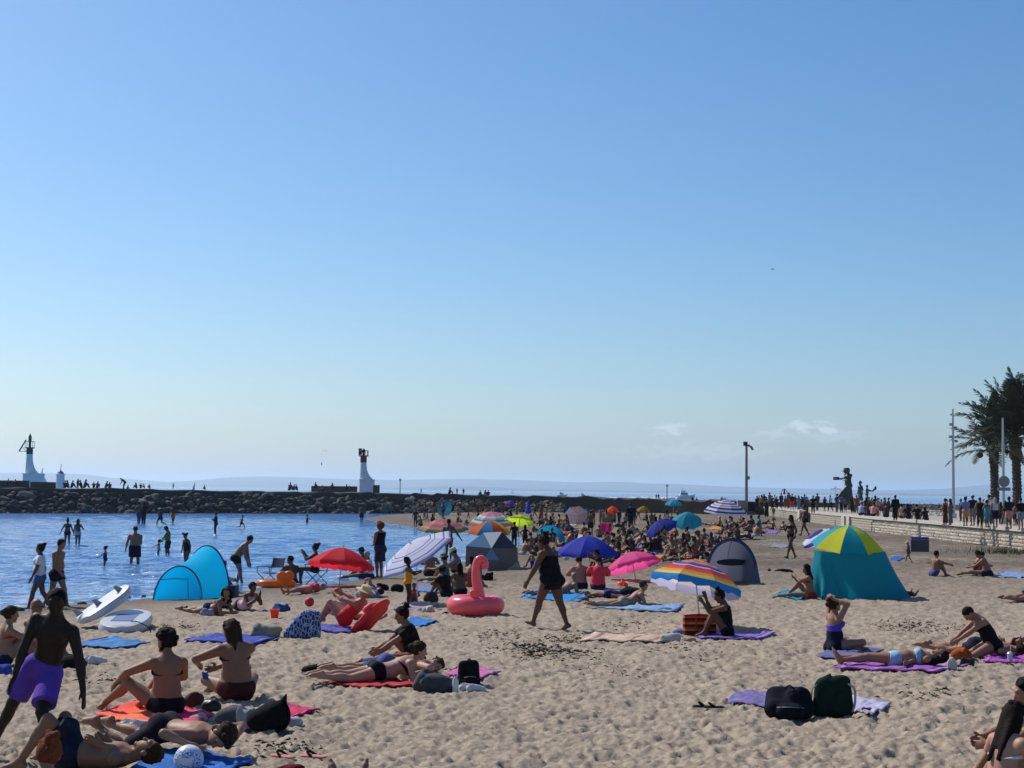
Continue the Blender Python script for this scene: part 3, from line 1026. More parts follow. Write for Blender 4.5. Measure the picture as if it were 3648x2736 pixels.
F = np.stack([idx[:-1, :-1], idx[1:, :-1], idx[1:, 1:], idx[:-1, 1:]], -1).reshape(-1, 4)
link('walkway', mesh_np('walkway', V, F, smooth=False), CONCD, bwt)
# core slope under the boulders, out of sight between them
rows = []
for t in ts:
    p, n, zt, zb = bw(t)
    rows.append([(*(p - n * .3), -1.2), (*(p + n * .4), -.1), (*(p + n * 3.6), zb - .35)])
V = np.array(rows).reshape(-1, 3)
idx = np.arange(len(V)).reshape(len(rows), -1)
F = np.stack([idx[:-1, :-1], idx[1:, :-1], idx[1:, 1:], idx[:-1, 1:]], -1).reshape(-1, 4)
link('rubble_core', mesh_np('rubble_core', V, F, smooth=False), ROCK[1], bwt)
def rock_place(rg, small=False):
    t = rg.uniform(1.2, 7.2) if not small else rg.uniform(1.2, 7.6)
    p, n, zt, zb = bw(t)
    v = rg.uniform(0, 1)
    sz = rg.uniform(.85, 1.65) if not small else rg.uniform(.4, 1.1)
    if t > 5.6: sz *= .62; v = v * .7
    d = v * 3.4
    q = p + n * (d - .2)
    z = (-.15 + (zb + .25) * v) - sz * .10
    return (q[0], q[1], z), (sz * rg.uniform(.9, 1.6), sz * rg.uniform(.7, 1.1), sz * rg.uniform(.55, .95)), rg.uniform(0, 6.28, 3) * (.12, .12, 1)
rg = np.random.default_rng(21)
for i in range(292):
    loc, sc, rot = rock_place(rg)
    o = link('rock', ROCKS[rg.integers(0, 10)], None, bwt, loc)
    o.scale = sc; o.rotation_euler = rot
allV, allF, base = [], [], 0
for i in range(1500):
    loc, sc, rot = rock_place(rg, True)
    me = ROCKS[rg.integers(0, 10)]
    co = np.empty(len(me.vertices) * 3, np.float32); me.vertices.foreach_get('co', co); co = co.reshape(-1, 3) * sc
    c_, s_ = math.cos(rot[2]), math.sin(rot[2])
    co = np.stack([co[:, 0] * c_ - co[:, 1] * s_, co[:, 0] * s_ + co[:, 1] * c_, co[:, 2]], 1) + loc
    fi = np.empty(len(me.polygons) * 3, np.int32); me.polygons.foreach_get('vertices', fi)
    allV.append(co); allF.append(fi.reshape(-1, 3) + base); base += len(co)
link('small_boulders', mesh_np('small_boulders', np.concatenate(allV), np.concatenate(allF), smooth=False), ROCK[0], bwt, kind='stuff')
# raised walls along the crest
for (x0, x1, y0, D) in ((-60, 101, 1720, 176), (112, 196, 1726, 180), (1110, 1272, 1739, 206), (1330, 1352, 1736, 206)):
    a = at_depth(x0, y0, D); b = at_depth(x1, y0, D)
    m_ = MB(); L = (b - a).length
    ang = math.atan2(b.y - a.y, b.x - a.x)
    R = Matrix.Rotation(ang, 3, 'Z')
    m_.box(((a.x + b.x) / 2, D, (a.z + 1.4) / 2 + .15), (L, .8, a.z - 1.1), R)
    m_.build('crest_wall', CONCD, bwt, smooth=False)

def lighthouse(px, pyb, D, colour, label, zb, arm):
    k = D / FPX
    b = at_depth(px, pyb, D)
    t = thing('lighthouse', label, 'lighthouse', (b.x, D, zb))
    return t, k
RED = mat('lantern_red', lin((128, 30, 30)), .5, .15, 2)
GRN = mat('lantern_green', lin((25, 70, 62)), .5, .15, 2)
BLK = mat('iron_black', (.015, .017, .02), .5)
STEEL = mat('steel_grey', (.20, .21, .23), .45, .15, 5, metal=.3)
def build_light(px, D, ybase, yblock, ytow, yband, ygal, yspike, wt, wb, side, colour, label, arm):
    k = D / FPX
    b = at_depth(px, ybase, D)
    Zy = lambda y: (at_depth(px, y, D).z - b.z)
    t = thing('lighthouse', label, 'lighthouse', tuple(b))
    m_ = MB(); hb_ = Zy(yblock)
    m_.box((side * wb * k * .28, 0, hb_ / 2 - .4), (wb * k, wb * k * .8, hb_ + .8))
    m_.box((side * wb * k * .28, 0, hb_ + .06), (wb * k * 1.06, wb * k * .86, .14))
    m_.build('plinth', WHITE, t, smooth=False)
    r = wt * k / 2
    m_ = MB(); prof = []
    z0, z1 = hb_, Zy(ytow)
    n_ = 16; V_, F_ = [], []
    lev = np.linspace(0, 1, 14)
    for q in lev:
        z = z0 + .13 + (z1 - z0 - .13) * q
        fl = (1 - q) ** 3.2 * r * 2.0
        for a in range(n_):
            an = 2 * PI * a / n_
            x_ = r * (1.25 - .25 * q) * math.cos(an) + (fl if math.cos(an) * side > .2 else 0) * side * abs(math.cos(an))
            V_.append((x_, r * (1.25 - .25 * q) * math.sin(an), z))
    for i in range(len(lev) - 1):
        for a in range(n_):
            F_.append((i * n_ + a, i * n_ + (a + 1) % n_, (i + 1) * n_ + (a + 1) % n_, (i + 1) * n_ + a))
    m_.add(V_, F_)
    m_.build('tower', WHITE, t)
    m_ = MB(); m_.lathe([(r * 1.0, z1), (r * 1.04, z1 + .02), (r * 1.04, Zy(yband))], 16); m_.build('painted_band', colour, t)
    zg = Zy(yband)
    m_ = MB(); m_.lathe([(r * 1.5, zg), (r * 1.6, zg + .06), (r * 1.6, zg + .14), (r * .5, zg + .15)], 16); m_.build('gallery', BLK, t)
    zr = Zy(ygal)
    rail = MB()
    for a in range(10):
        an = 2 * PI * a / 10
        rail.tube([(r * 1.5 * math.cos(an), r * 1.5 * math.sin(an), zg + .12), (r * 1.5 * math.cos(an), r * 1.5 * math.sin(an), zr)], .03, 5)
    rail.torus(r * 1.5, .03, 20, 5, (0, 0, zr))
    rail.build('railing', BLK, t)
    zs = Zy(yspike)
    m_ = MB(); m_.lathe([(r * .42, zg + .14), (r * .40, zg + (zs - zg) * .45), (r * .52, zg + (zs - zg) * .5), (r * .52, zg + (zs - zg) * .78), (r * .34, zg + (zs - zg) * .86), (.02, zs)], 12)
    m_.build('lantern', colour if colour is GRN else BLK, t)
    if arm:
        m_ = MB()
        a0 = Vector((r * -1.3, 0, zr + .25)); a1 = Vector((-38 * k, 0, Zy(1608)))
        a2 = Vector((-r, 0, Zy(1608)))
        m_.tube([a0, a1], .11, 6); m_.tube([a1, a2], .05, 6); m_.tube([a1 * .6 + a0 * .4, a2], .04, 6)
        m_.build('davit_arm', STEEL, t)
    else:
        m_ = MB(); m_.box((-r * 1.1, 0, zr - .15), (.42, .5, (zr - zg) * 1.1)); m_.build('signal_box', BLK, t)
    return t
build_light(102, 232, 1724, 1690, 1618, 1597, 1573, 1544, 22, 62, 1, GRN, 'white lighthouse with dark green top and slanting arm beyond the breakwater', True)
build_light(1293, 214, 1758, 1711, 1648, 1626, 1605, 1597, 22, 50, 1, RED, 'white lighthouse with red band rising behind the boulder breakwater', False)
# small round white light tower
b = at_depth(214, 1738, 240); k = 240 / FPX
t = thing('light_tower', 'small stout white tower with thin mast on the breakwater', 'tower', tuple(b))
MB().lathe([(15 * k, -.5), (14.5 * k, 46 * k), (17 * k, 46.5 * k), (17 * k, 49 * k), (12 * k, 50 * k)], 16).build('tower_body', WHITE, t)
MB().lathe([(12 * k, 50 * k), (10 * k, 56 * k), (4 * k, 60 * k), (2 * k, 64 * k)], 14).build('domed_roof', STEEL, t)
MB().tube([(0, 0, 62 * k), (2 * k, 0, 82 * k)], [1.4 * k, 1.0 * k], 6).sphere((2 * k, 0, 82 * k), 2.4 * k, 8, 6).build('mast', WHITE, t)

# lamp and sign poles
GALV = mat('galvanised_pole', (.22, .23, .25), .5, .1, 4, metal=.2)
def sign_pole(px, ytop, ybase, D, label, w=3.0):
    b = at_depth(px, ybase, D); k = D / FPX
    t = thing('sign_pole', label, 'pole', tuple(b), group='poles on the breakwater')
    H = (ybase - ytop) * k
    MB().tube([(0, 0, -.6), (0, 0, H)], w * k / 2, 8).build('pole', mat('pole_teal', lin((60, 100, 120)), .5), t)
    m_ = MB()
    m_.box((-1.6 * k, 0, H + 3 * k), (3.6 * k, .12, 7.5 * k)); m_.box((2.6 * k, .05, H + 2.6 * k), (3.2 * k, .12, 6.5 * k))
    m_.build('sign_head', STEEL, t, smooth=False)
sign_pole(1425, 1712, 1760, 204, 'thin pole with small square head beside the red banded lighthouse')
sign_pole(2376, 1733, 1785, 196, 'thin pole with small square head near the striped parasol')

def floodlight(parent, c, yaw, s, m):
    R = Matrix.Rotation(yaw, 3, 'Z') @ Matrix.Rotation(-.5, 3, 'X')
    MB().box(c, (s, s * .6, s * .8), R).box(Vector(c) + R @ Vector((0, .36 * s, 0)), (s * 1.12, s * .08, s * .92), R).build('floodlight', m, parent, smooth=False)
b = at_depth(2659, 1836, 186); k = 186 / FPX
t = thing('lamp_post', 'lamp post with floodlights on a sloping concrete base beside the breakwater end', 'lamp post', tuple(b))
MB().tube([(0, 0, 0), (0, 0, 256 * k)], [6.0 * k, 4.2 * k], 10).build('pole', mat('pole_tan', (.25, .22, .18), .6), t)
MB().box((-4 * k, 0, 254 * k), (14 * k, .5, 15 * k)).build('floodlight', BLK, t, smooth=False)
for q, (dx, dz) in enumerate(((9, 248), (17, 243), (21, 236))):
    floodlight(t, (dx * k, 0, dz * k), 0.9, 8.0 * k, STEEL)
MB().tube([(0, 0, 252 * k), (22 * k, 0, 240 * k)], 1.2 * k, 6).build('bracket', STEEL, t)
MB().box((8 * k, 0, 133 * k), (6 * k, .3, 12 * k)).build('junction_box', STEEL, t, smooth=False)
m_ = MB(); m_.box((-16 * k, .6, 38 * k), (30 * k, 1.4, 30 * k)); m_.build('concrete_block', mat('concrete_tan', (.30, .25, .19), .9, .2, 2), t, smooth=False)
V_ = [(-30 * k, -1.0, 0), (40 * k, -1.0, 0), (40 * k, 1.6, 0), (-30 * k, 1.6, 0), (-30 * k, -.6, 24 * k), (30 * k, -.6, 12 * k), (30 * k, 1.6, 12 * k), (-30 * k, 1.6, 24 * k)]
MB().add(V_, [(0, 3, 2, 1), (4, 5, 6, 7), (0, 1, 5, 4), (1, 2, 6, 5), (2, 3, 7, 6), (3, 0, 4, 7)]).build('sloping_base', CONCD, t, smooth=False)

# ------------------------------------------------------------------ promenade, its wall and far parapet
PZ = 1.45
WALL = [(25.2, 40), (25.4, 78), (25.9, 113), (27.0, 140), (29.0, 170), (30.6, 192)]
def wall_x(y):
    return float(np.interp(y, [w[1] for w in WALL], [w[0] for w in WALL]))
PAVE = mat('promenade_paving', (.33, .29, .25), .85, .18, .6, .2, 6)
edge = [(27.6, 200), (44, 192), (52, 165), (62, 132), (150, 118), (150, 40)]
poly = [(x + .25, y, PZ) for x, y in WALL] + [(x, y, PZ) for x, y in edge]
me = bpy.data.meshes.new('promenade')
n_ = len(poly)
me.from_pydata(poly + [(p[0], p[1], -1.5) for p in poly], [], [tuple(range(n_ - 1, -1, -1))] + [(i, (i + 1) % n_, n_ + (i + 1) % n_, n_ + i) for i in range(n_)])
me.update()
bm_ = bmesh.new(); bm_.from_mesh(me); bmesh.ops.recalc_face_normals(bm_, faces=bm_.faces); bm_.to_mesh(me); bm_.free()
link('promenade', me, PAVE, kind='structure')
STONE = [mat('wall_stone_%s' % n, c, .9, .25, 5, .8, 14) for n, c in (('buff', (.36, .315, .26)), ('pale', (.42, .375, .315)), ('tan', (.32, .275, .22)))]
COPE = mat('coping_limestone', (.46, .42, .355), .85, .15, 2, .3, 10)
wt = thing('promenade_wall', 'low pale stone wall of rough blocks edging the promenade above the sand', 'wall')
def wall_path(y0, y1, n):
    return [(wall_x(y), y) for y in np.linspace(y0, y1, n)]
# mortar core
pts = wall_path(40, 192, 40)
V_, F_ = [], []
for x, y in pts:
    V_ += [(x + .06, y, -.2), (x + .06, y, PZ - .1), (x + .5, y, PZ - .1), (x + .5, y, -.2)]
for i in range(len(pts) - 1):
    for q in range(4):
        F_.append((i * 4 + q, i * 4 + (q + 1) % 4, (i + 1) * 4 + (q + 1) % 4, (i + 1) * 4 + q))
MB().add(V_, F_).build('mortar_core', mat('mortar', (.36, .31, .24), .95), wt, smooth=False)
blk = []
for s_ in range(5):
    rg = np.random.default_rng(50 + s_)
    me = bpy.data.meshes.new('block')
    j = lambda: rg.uniform(-.025, .025)
    V_ = [(0.0, -.5, -.5), (0, .5, -.5), (0, .5, .5), (0, -.5, .5), (-.035 + j() * .5, -.40, -.36), (-.035 + j() * .5, .40, -.36), (-.035 + j() * .5, .40, .36), (-.035 + j() * .5, -.40, .36), (-.055 + j() * .8, j(), j())]
    F_ = [(0, 4, 5, 1), (1, 5, 6, 2), (2, 6, 7, 3), (3, 7, 4, 0), (4, 8, 5), (5, 8, 6), (6, 8, 7), (7, 8, 4)]
    me.from_pydata(V_, [], F_); me.update()
    bm_ = bmesh.new(); bm_.from_mesh(me); bmesh.ops.recalc_face_normals(bm_, faces=bm_.faces)
    if sum(f.normal.x for f in bm_.faces) > 0: bmesh.ops.reverse_faces(bm_, faces=bm_.faces)
    bm_.to_mesh(me); bm_.free()
    me.materials.append(STONE[[0, 1, 2, 1, 0][s_]])
    blk.append(me)
rg = np.random.default_rng(9)
cnt = 0
far = MB()
y = 70.0
rowh = .185
for row in range(5):
    y = 70.0 + rg.uniform(0, .4)
    z = PZ - .17 - rowh * (row + .5)
    while y < 190:
        L = rg.uniform(.45, .95) * (1 if y < 100 else 1.5)
        if not (146.0 < y + L / 2 < 149.5):
            if y < 112.5:
                o = link('block', blk[rg.integers(0, 5)], None, wt, (wall_x(y + L / 2) + .06, y + L / 2, z))
                o.scale = (1, L - .025, rowh - .013)
                cnt += 1
            else:
                far.box((wall_x(y + L / 2) + .02, y + L / 2, z), (.12, L - .05, rowh - .03))
        y += L
far.build('far_blocks', STONE[0], wt, smooth=False, kind='stuff')
y = 52.0
while y < 190:
    L = 3.4
    if not (144 < y + L / 2 < 150):
        xm = wall_x(y + L / 2)
        dx = wall_x(y + L) - wall_x(y)
        R = Matrix.Rotation(-math.atan2(dx, L), 3, 'Z')
        MB().box((xm + .2, y + L / 2, PZ - .03), (.62, L - .02, .19 + .008 * math.sin(y * 7)), R).build('coping_stone', COPE, wt, smooth=False)
    y += L
for yy in (124, 121.8, 143.5, 150.5):
    MB().box((wall_x(yy) - .06, yy, .72), (.35, 1.1, 1.35)).build('pillar', COPE, wt, smooth=False)
for yy in (143.0, 143.9):
    MB().tube([(wall_x(yy) - .3, yy, .3), (wall_x(yy) - .3, yy, 2.5 if yy > 143.5 else 1.9)], .13, 8).build('gate_post', BLK, wt)
# low parapet at the sea side
pp = thing('sea_parapet', 'low dark stone parapet along the seaward edge of the promenade', 'parapet')
for (a, b_) in (((27.8, 199.5), (43.8, 191.6)), ((43.8, 191.6), (51.6, 164.9)), ((51.6, 164.9), (61.6, 132)), ((61.6, 131.6), (100, 124.4))):
    a = Vector(a); b_ = Vector(b_); d = b_ - a; nseg = max(2, int(d.length / 3))
    for i in range(nseg):
        c = a + d * ((i + .5) / nseg)
        MB().box((c.x, c.y, PZ + .3), (d.length / nseg - .04, .5, .62 + .05 * math.sin(i * 3.3)), Matrix.Rotation(math.atan2(d.y, d.x), 3, 'Z')).build('stone', ROCK[i % 2], pp, smooth=False)

# ------------------------------------------------------------------ lamp masts and sign on the promenade
def mast(px, ytop, ybase, label, lights, D=None):
    b = at_z(px, ybase, PZ) if D is None else at_depth(px, ybase, D)
    k = b.y / FPX
    H = (ybase - ytop) * k
    t = thing('lamp_mast', label, 'lamp mast', (b.x, b.y, PZ))
    H = H + (b.z - PZ)
    m1 = mat('mast_silver', (.42, .44, .47), .4, .08, 3, metal=.4)
    MB().tube([(0, 0, 0), (0, 0, H * .75), (0, 0, H)], [6 * k, 4.4 * k, 3 * k], 12).build('pole', m1, t)
    MB().tube([(0, 0, 0), (0, 0, .35)], 11 * k, 12).build('base_collar', m1, t)
    for dx, y in lights:
        z = H * (ybase - y) / (ybase - ytop)
        MB().tube([(0, 0, z), (dx * .6 * k, 0, z + .05)], 1.3 * k, 6).build('bracket', m1, t)
        floodlight(t, (dx * k, 0, z), 0.6 if dx > 0 else -.6, 9 * k, STEEL)
    return t, k, H
mast(3397, 1457, 1846, 'slim silver lamp mast with four small floodlights on the promenade', [(-8, 1512), (10, 1524), (-10, 1556), (12, 1572)])
t, k, H = mast(3576, 1490, 1866, 'plain silver mast in front of the palms carrying a round road sign', [])
SIGNB = mat('sign_back_grey', (.20, .21, .22), .6)
ms = Matrix.Rotation(PI / 2, 3, 'X')
zc = 1866 - 1716
m_ = MB(); m_.lathe([(.001, -.02), (20 * k, -.02), (20 * k, .02), (.001, .02)], 24)
m_.v = [tuple(Vector((v[0], v[2] - .12, v[1] + zc * k))) for v in m_.v]
m_.build('round_sign', SIGNB, t, smooth=False)
MB().box((0, -.1, (1866 - 1743) * k), (46 * k, .04, 12 * k)).build('sign_plate', SIGNB, t, smooth=False)

# ------------------------------------------------------------------ palms
FROND = mat('palm_frond', (.022, .028, .014), .7, .4, 3, spec=.15, transl=.15)
FRONDY = mat('palm_frond_dry', (.14, .10, .05), .8, .3, 3)
BARK = mat('palm_bark', (.05, .038, .027), .95, .5, 5, 1.0, 12)
def frond_mesh(L, droop, seed, w=.42):
    rg = np.random.default_rng(seed)
    V_, F_ = [], []
    n_ = 40
    pts = []
    for i in range(n_ + 1):
        q = i / n_
        pts.append(Vector((L * (q - .18 * droop * q * q), 0, L * (.16 * q - droop * .62 * q ** 2.2))))
    for i in range(n_):                                    # rachis
        a, b_ = pts[i], pts[i + 1]
        r0, r1 = .05 * (1 - i / n_) + .008, .05 * (1 - (i + 1) / n_) + .008
        o = len(V_)
        V_ += [a + Vector((0, -r0, 0)), a + Vector((0, r0, 0)), b_ + Vector((0, r1, 0)), b_ + Vector((0, -r1, 0)), a + Vector((0, 0, -r0)), b_ + Vector((0, 0, -r1))]
        F_ += [(o, o + 1, o + 2, o + 3), (o, o + 3, o + 5, o + 4), (o + 1, o + 4, o + 5, o + 2)]
    for i in range(5, n_ + 1):
        q = i / n_
        ln = w * L * .42 * math.sin(PI * min(1, q * .86 + .12)) ** .7 * rg.uniform(.85, 1.1)
        d = (pts[min(i + 1, n_)] - pts[i - 1]).normalized()
        for sg in (-1, 1):
            out = (d * .75 + Vector((0, sg, 0)) * .8 + Vector((0, 0, rg.uniform(-.25, .35)))).normalized()
            tip = pts[i] + out * ln + Vector((0, 0, -.18 * ln))
            wv = d * .046
            o = len(V_)
            midp = pts[i] + out * ln * .5 + Vector((0, 0, .02))
            V_ += [pts[i] - wv, pts[i] + wv, midp + wv * 1.3, tip, midp - wv * 1.3]
            F_ += [(o, o + 1, o + 2, o + 4), (o + 4, o + 2, o + 3)]
    me = bpy.data.meshes.new('frond')
    me.from_pydata([tuple(v) for v in V_], [], F_)
    return me
def palm(px, ybase, D, ycrown, rtrunk, L, nf, label, seed, skirt):
    rg = np.random.default_rng(seed)
    b = at_depth(px, ybase, D); k = D / FPX
    H = (ybase - ycrown) * k + (b.z - PZ)
    t = thing('palm_tree', label, 'palm tree', (b.x, b.y, PZ))
    m_ = MB(); n_ = 14; V_, F_ = [], []
    lv = int(H / .10)
    for i in range(lv + 1):
        z = H * i / lv
        r = rtrunk * (1.0 + .12 * math.sin(i * 2.4) + .25 * math.exp(-z * 2)) * (1.15 if z > H * .8 else 1)
        if skirt and z > H - 1.0: r *= 1 + (z - (H - 1.0)) * .5
        for a in range(n_):
            an = 2 * PI * a / n_
            rr = r * (1 + rg.uniform(-.13, .13))
            V_.append((rr * math.cos(an) + .05 * math.sin(z * .7), rr * math.sin(an), z))
    for i in range(lv):
        for a in range(n_):
            F_.append((i * n_ + a, i * n_ + (a + 1) % n_, (i + 1) * n_ + (a + 1) % n_, (i + 1) * n_ + a))
    m_.add(V_, F_); m_.build('trunk', BARK, t, smooth=False)
    kinds = [frond_mesh(L, dr, seed * 10 + q, .5) for q, dr in enumerate((.1, .3, .55, .8, 1.0))]
    for me in kinds: me.materials.append(FROND)
    for i in range(nf):
        q = i / nf
        el = math.radians(87 - 62 * q ** 1.2 + rg.uniform(-7, 7))
        dr = min(3, int(q * 4.3))
        o = link('frond', kinds[dr], None, t, (.05 * math.sin(H * .7), 0, H + .15 * (1 - q)))
        o.rotation_euler = (rg.uniform(-.3, .3), -el + (.1 + .10 * dr), i * 2.39996 + rg.uniform(-.2, .2))
        sc = rg.uniform(.85, 1.1)
        o.scale = (sc, sc, sc)
    if skirt:
        dry = frond_mesh(L * .5, .3, seed + 99, .5); dry.materials.append(FRONDY)
        for i in range(16):
            o = link('dry_frond', dry, None, t, (0, 0, H - rg.uniform(.1, .5)))
            o.rotation_euler = (0, rg.uniform(1.0, 1.35), i * 2.4)
            o.scale = (.55, .55, .55)
    else:
        MB().tube([(0, 0, H), (-.7, 0, H + .25), (-1.15, .1, H - .1)], .03, 6).sphere((-1.2, .1, H - .25), (.30, .25, .28), 10, 7).build('fruit_cluster', BARK, t)
palm(3543, 1836, 138, 1612, .36, 4.9, 32, 'feathery palm with long drooping fronds and hanging fruit cluster', 4, False)
palm(3622, 1856, 122, 1560, .34, 5.2, 44, 'tall dense palm cut by the frame edge with shaggy brown trunk top', 8, True)
# grass tuft at the wall foot
gr = MB(); rg = np.random.default_rng(77)
c0 = gp(3610, 1972)
for i in range(420):
    x = c0.x + rg.normal(0, .9); y_ = c0.y + rg.normal(0, 1.6)
    z = gz(x, y_); hgt = rg.uniform(.15, .42)
    dx, dy = rg.normal(0, .10, 2)
    gr.add([(x - .012, y_, z), (x + .012, y_, z), (x + dx, y_ + dy, z + hgt)], [(0, 1, 2)])
gr.build('grass', mat('dune_grass', (.10, .10, .035), .8), smooth=False, kind='stuff')

# ------------------------------------------------------------------ boats, parasail, bird
def sailboat(px, py, D, hm, label, jib, m):
    b = at_z(px, py, 0) if D is None else Vector((at_depth(px, py, D).x, D, 0))
    t = thing('sailing_boat', label, 'sailing boat', (b.x, b.y, 0))
    L = hm * .75
    m_ = MB(); V_ = []
    for x, w, z in ((-.5, .10, .35), (-.2, .16, .3), (.2, .14, .32), (.5, .01, .42)):
        V_ += [(x * L, -w * L, z * L * .35), (x * L, w * L, z * L * .35), (x * L * .9, 0, -.03 * L)]
    F_ = []
    for i in range(3):
        for q in range(3):
            F_.append((i * 3 + q, i * 3 + (q + 1) % 3, (i + 1) * 3 + (q + 1) % 3, (i + 1) * 3 + q))
    F_ += [(0, 1, 2), (9, 11, 10)]
    m_.add(V_, F_).build('hull', WHITE, t, smooth=False)
    MB().tube([(0, 0, .1), (0, 0, hm)], .01 * hm, 6).build('mast', STEEL, t)
    def sail(pts, bulge):
        a, b2, c = [Vector(p) for p in pts]
        V_, F_ = [], []
        n_ = 7
        for i in range(n_ + 1):
            for j in range(n_ + 1):
                u = i / n_; v = j / n_
                p = a * (1 - u) + (b2 * (1 - v) + c * v) * u
                p.y += bulge * math.sin(PI * v) * math.sin(PI * u)
                V_.append(p)
        for i in range(n_):
            for j in range(n_):
                F_.append((i * (n_ + 1) + j, i * (n_ + 1) + j + 1, (i + 1) * (n_ + 1) + j + 1, (i + 1) * (n_ + 1) + j))
        return MB().add(V_, F_)
    sail([(-.02 * hm, 0, hm * .97), (-.02 * hm, 0, .16 * hm), (-.28 * hm, .05 * hm, .18 * hm)], .08 * hm).build('mainsail', m, t)
    if jib:
        sail([(.02 * hm, 0, hm * .75), (.05 * hm, 0, .14 * hm), (.36 * hm, .08 * hm, .12 * hm)], .25 * hm).build('jib', m, t)
SAIL = mat('sail_white', (.75, .76, .78), .8, .05, 2, transl=.3)
SAILB = mat('sail_blue', lin((150, 185, 220)), .8, .05, 2, transl=.3)
sailboat(150, 1735, 420, 7.6, 'sailing boat with pale blue mainsail and billowing white jib beside the green topped lighthouse', True, SAILB)
sailboat(1827, 1757, None, 5.5, 'tiny white sailing boat out at sea behind the beach umbrellas', False, SAIL)
sailboat(694, 1741, 900, 6.0, 'tiny dark sailing boat far beyond the breakwater below the pale hills', False, mat('sail_dark', lin((120, 140, 170)), .8))
def motorboat(px, py, L, label, dark=False):
    b = at_z(px, py, 0)
    t = thing('motor_boat', label, 'motor boat', (b.x, b.y, 0))
    V_ = []
    for x, w, z in ((-.5, .16, .14), (-.1, .18, .15), (.25, .15, .18), (.52, .01, .24)):
        V_ += [(x * L, -w * L, z * L), (x * L, w * L, z * L), (x * L * .92, .1 * L * (w > .05), -.02 * L), (x * L * .92, -.1 * L * (w > .05), -.02 * L)]
    F_ = []
    for i in range(3):
        for q in range(4):
            F_.append((i * 4 + q, i * 4 + (q + 1) % 4, (i + 1) * 4 + (q + 1) % 4, (i + 1) * 4 + q))
    F_ += [(0, 1, 2, 3), (12, 15, 14, 13)]
    MB().add(V_, F_).build('hull', BLK if dark else WHITE, t, smooth=False)
    MB().box((-.05 * L, 0, .24 * L), (.42 * L, .26 * L, .16 * L), None, .8).box((-.1 * L, 0, .37 * L), (.26 * L, .22 * L, .10 * L), None, .85).build('cabin', WHITE, t, smooth=False)
    MB().box((-.05 * L, 0, .25 * L), (.36 * L, .265 * L, .06 * L)).build('window_band', LENS, t, smooth=False)
    MB().tube([(-.15 * L, 0, .4 * L), (-.15 * L, 0, .58 * L)], .008 * L, 5).build('mast', STEEL, t)
    return b
FOAM = mat('foam_white', (.75, .78, .8), .9, .2, .3)
b = motorboat(2440, 1777, 10.0, 'white cabin cruiser throwing spray behind the breakwater')
fm = MB(); rg = np.random.default_rng(5)
for i in range(90):
    q = rg.uniform(0, 1)
    x = b.x - 6 - 34 * q + rg.normal(0, 1.2); y_ = b.y - 2 + rg.normal(0, 6)
    fm.sphere((x, y_, .1), (rg.uniform(.5, 1.9), rg.uniform(.5, 1.5), rg.uniform(.15, .85) * (1.2 - q)), 6, 4)
fm.build('foam', FOAM, kind='stuff')
motorboat(2002, 1769, 6, 'low white motor boat passing beyond the breakwater wall')
motorboat(2078, 1773, 5, 'small dark motor boat passing low beyond the breakwater wall', True)
motorboat(2868, 1768, 5, 'small white motor boat far out near the statue')
# parasail
b = at_depth(1157, 1612, 900)
t = thing('parasail', 'tiny yellow and white parasail canopy high over the bay', 'parasail', tuple(b))
m_ = MB(); V_, F_ = [], []
for i in range(6):
    for j in range(11):
        a = -1.15 + 2.3 * j / 10; e = -.9 + 1.8 * i / 5
        V_.append((1.7 * math.sin(a), 1.1 * math.sin(e), 1.5 * math.cos(a) * math.cos(e * .7)))
for i in range(5):
    for j in range(10):
        F_.append((i * 11 + j, i * 11 + j + 1, (i + 1) * 11 + j + 1, (i + 1) * 11 + j))
m_.add(V_, F_).build('canopy', mat('parasail_yellow', lin((225, 205, 90)), .8, transl=.3), t)
m_ = MB()
for sx in (-1, 1): m_.tube([(sx * 1.5, 0, .5), (-1.6, 0, -6.3)], .025, 4)
m_.build('lines', STEEL, t)
MB().sphere((-1.7, 0, -6.6), (.3, .3, .75), 8, 6).sphere((-1.7, 0, -5.9), .18, 8, 6).build('rider', BLK, t)
b = at_depth(2751, 959, 160)
t = thing('seagull', 'seagull gliding alone high in the blue sky', 'bird', tuple(b), rz=.5)
t.scale = (.55, .55, .55)
MB().sphere((0, 0, 0), (.30, .08, .08), 10, 7).sphere((.30, 0, .02), (.07, .06, .06), 8, 6).add([(-.28, -.03, 0), (-.28, .03, 0), (-.45, .09, 0), (-.45, -.09, 0)], [(0, 1, 2, 3)]).build('body', mat('gull_grey', (.25, .26, .28), .7), t)
for s_ in (-1, 1):
    MB().add([(.10, s_ * .05, .03), (-.10, s_ * .05, .02), (-.04, s_ * .35, .12), (.12, s_ * .35, .13), (-.10, s_ * .72, .05), (-.02, s_ * .70, .06)], [(0, 1, 2, 3), (3, 2, 4, 5)]).build('wing', mat('gull_grey', (.25, .26, .28), .7), t, smooth=False)

fo = MB(); rg = np.random.default_rng(14)
for i in range(1, 18):
    a, b2 = SHORE[i], SHORE[i + 1]
    L = float(np.hypot(*(b2 - a))); d = (b2 - a) / L; nr_ = np.array((-d[1], d[0]))
    if land_dist(*(a + d * L / 2 + nr_ * .5)[:, None])[0] > 0: nr_ = -nr_
    for q in range(int(L * 3)):
        c = a + d * rg.uniform(0, L) + nr_ * (rg.choice([.15, .5, 1.3]) + rg.normal(0, .08))
        w = rg.uniform(.1, .45); h_ = rg.uniform(.015, .05)
        P = [c - d * w - nr_ * h_ * .2, c + nr_ * -h_, c + d * w + nr_ * h_ * .3, c + nr_ * h_]
        fo.add([(v[0], v[1], .035) for v in P], [(0, 1, 2, 3)])
fo.build('shore_foam', FOAM, smooth=False, kind='stuff')
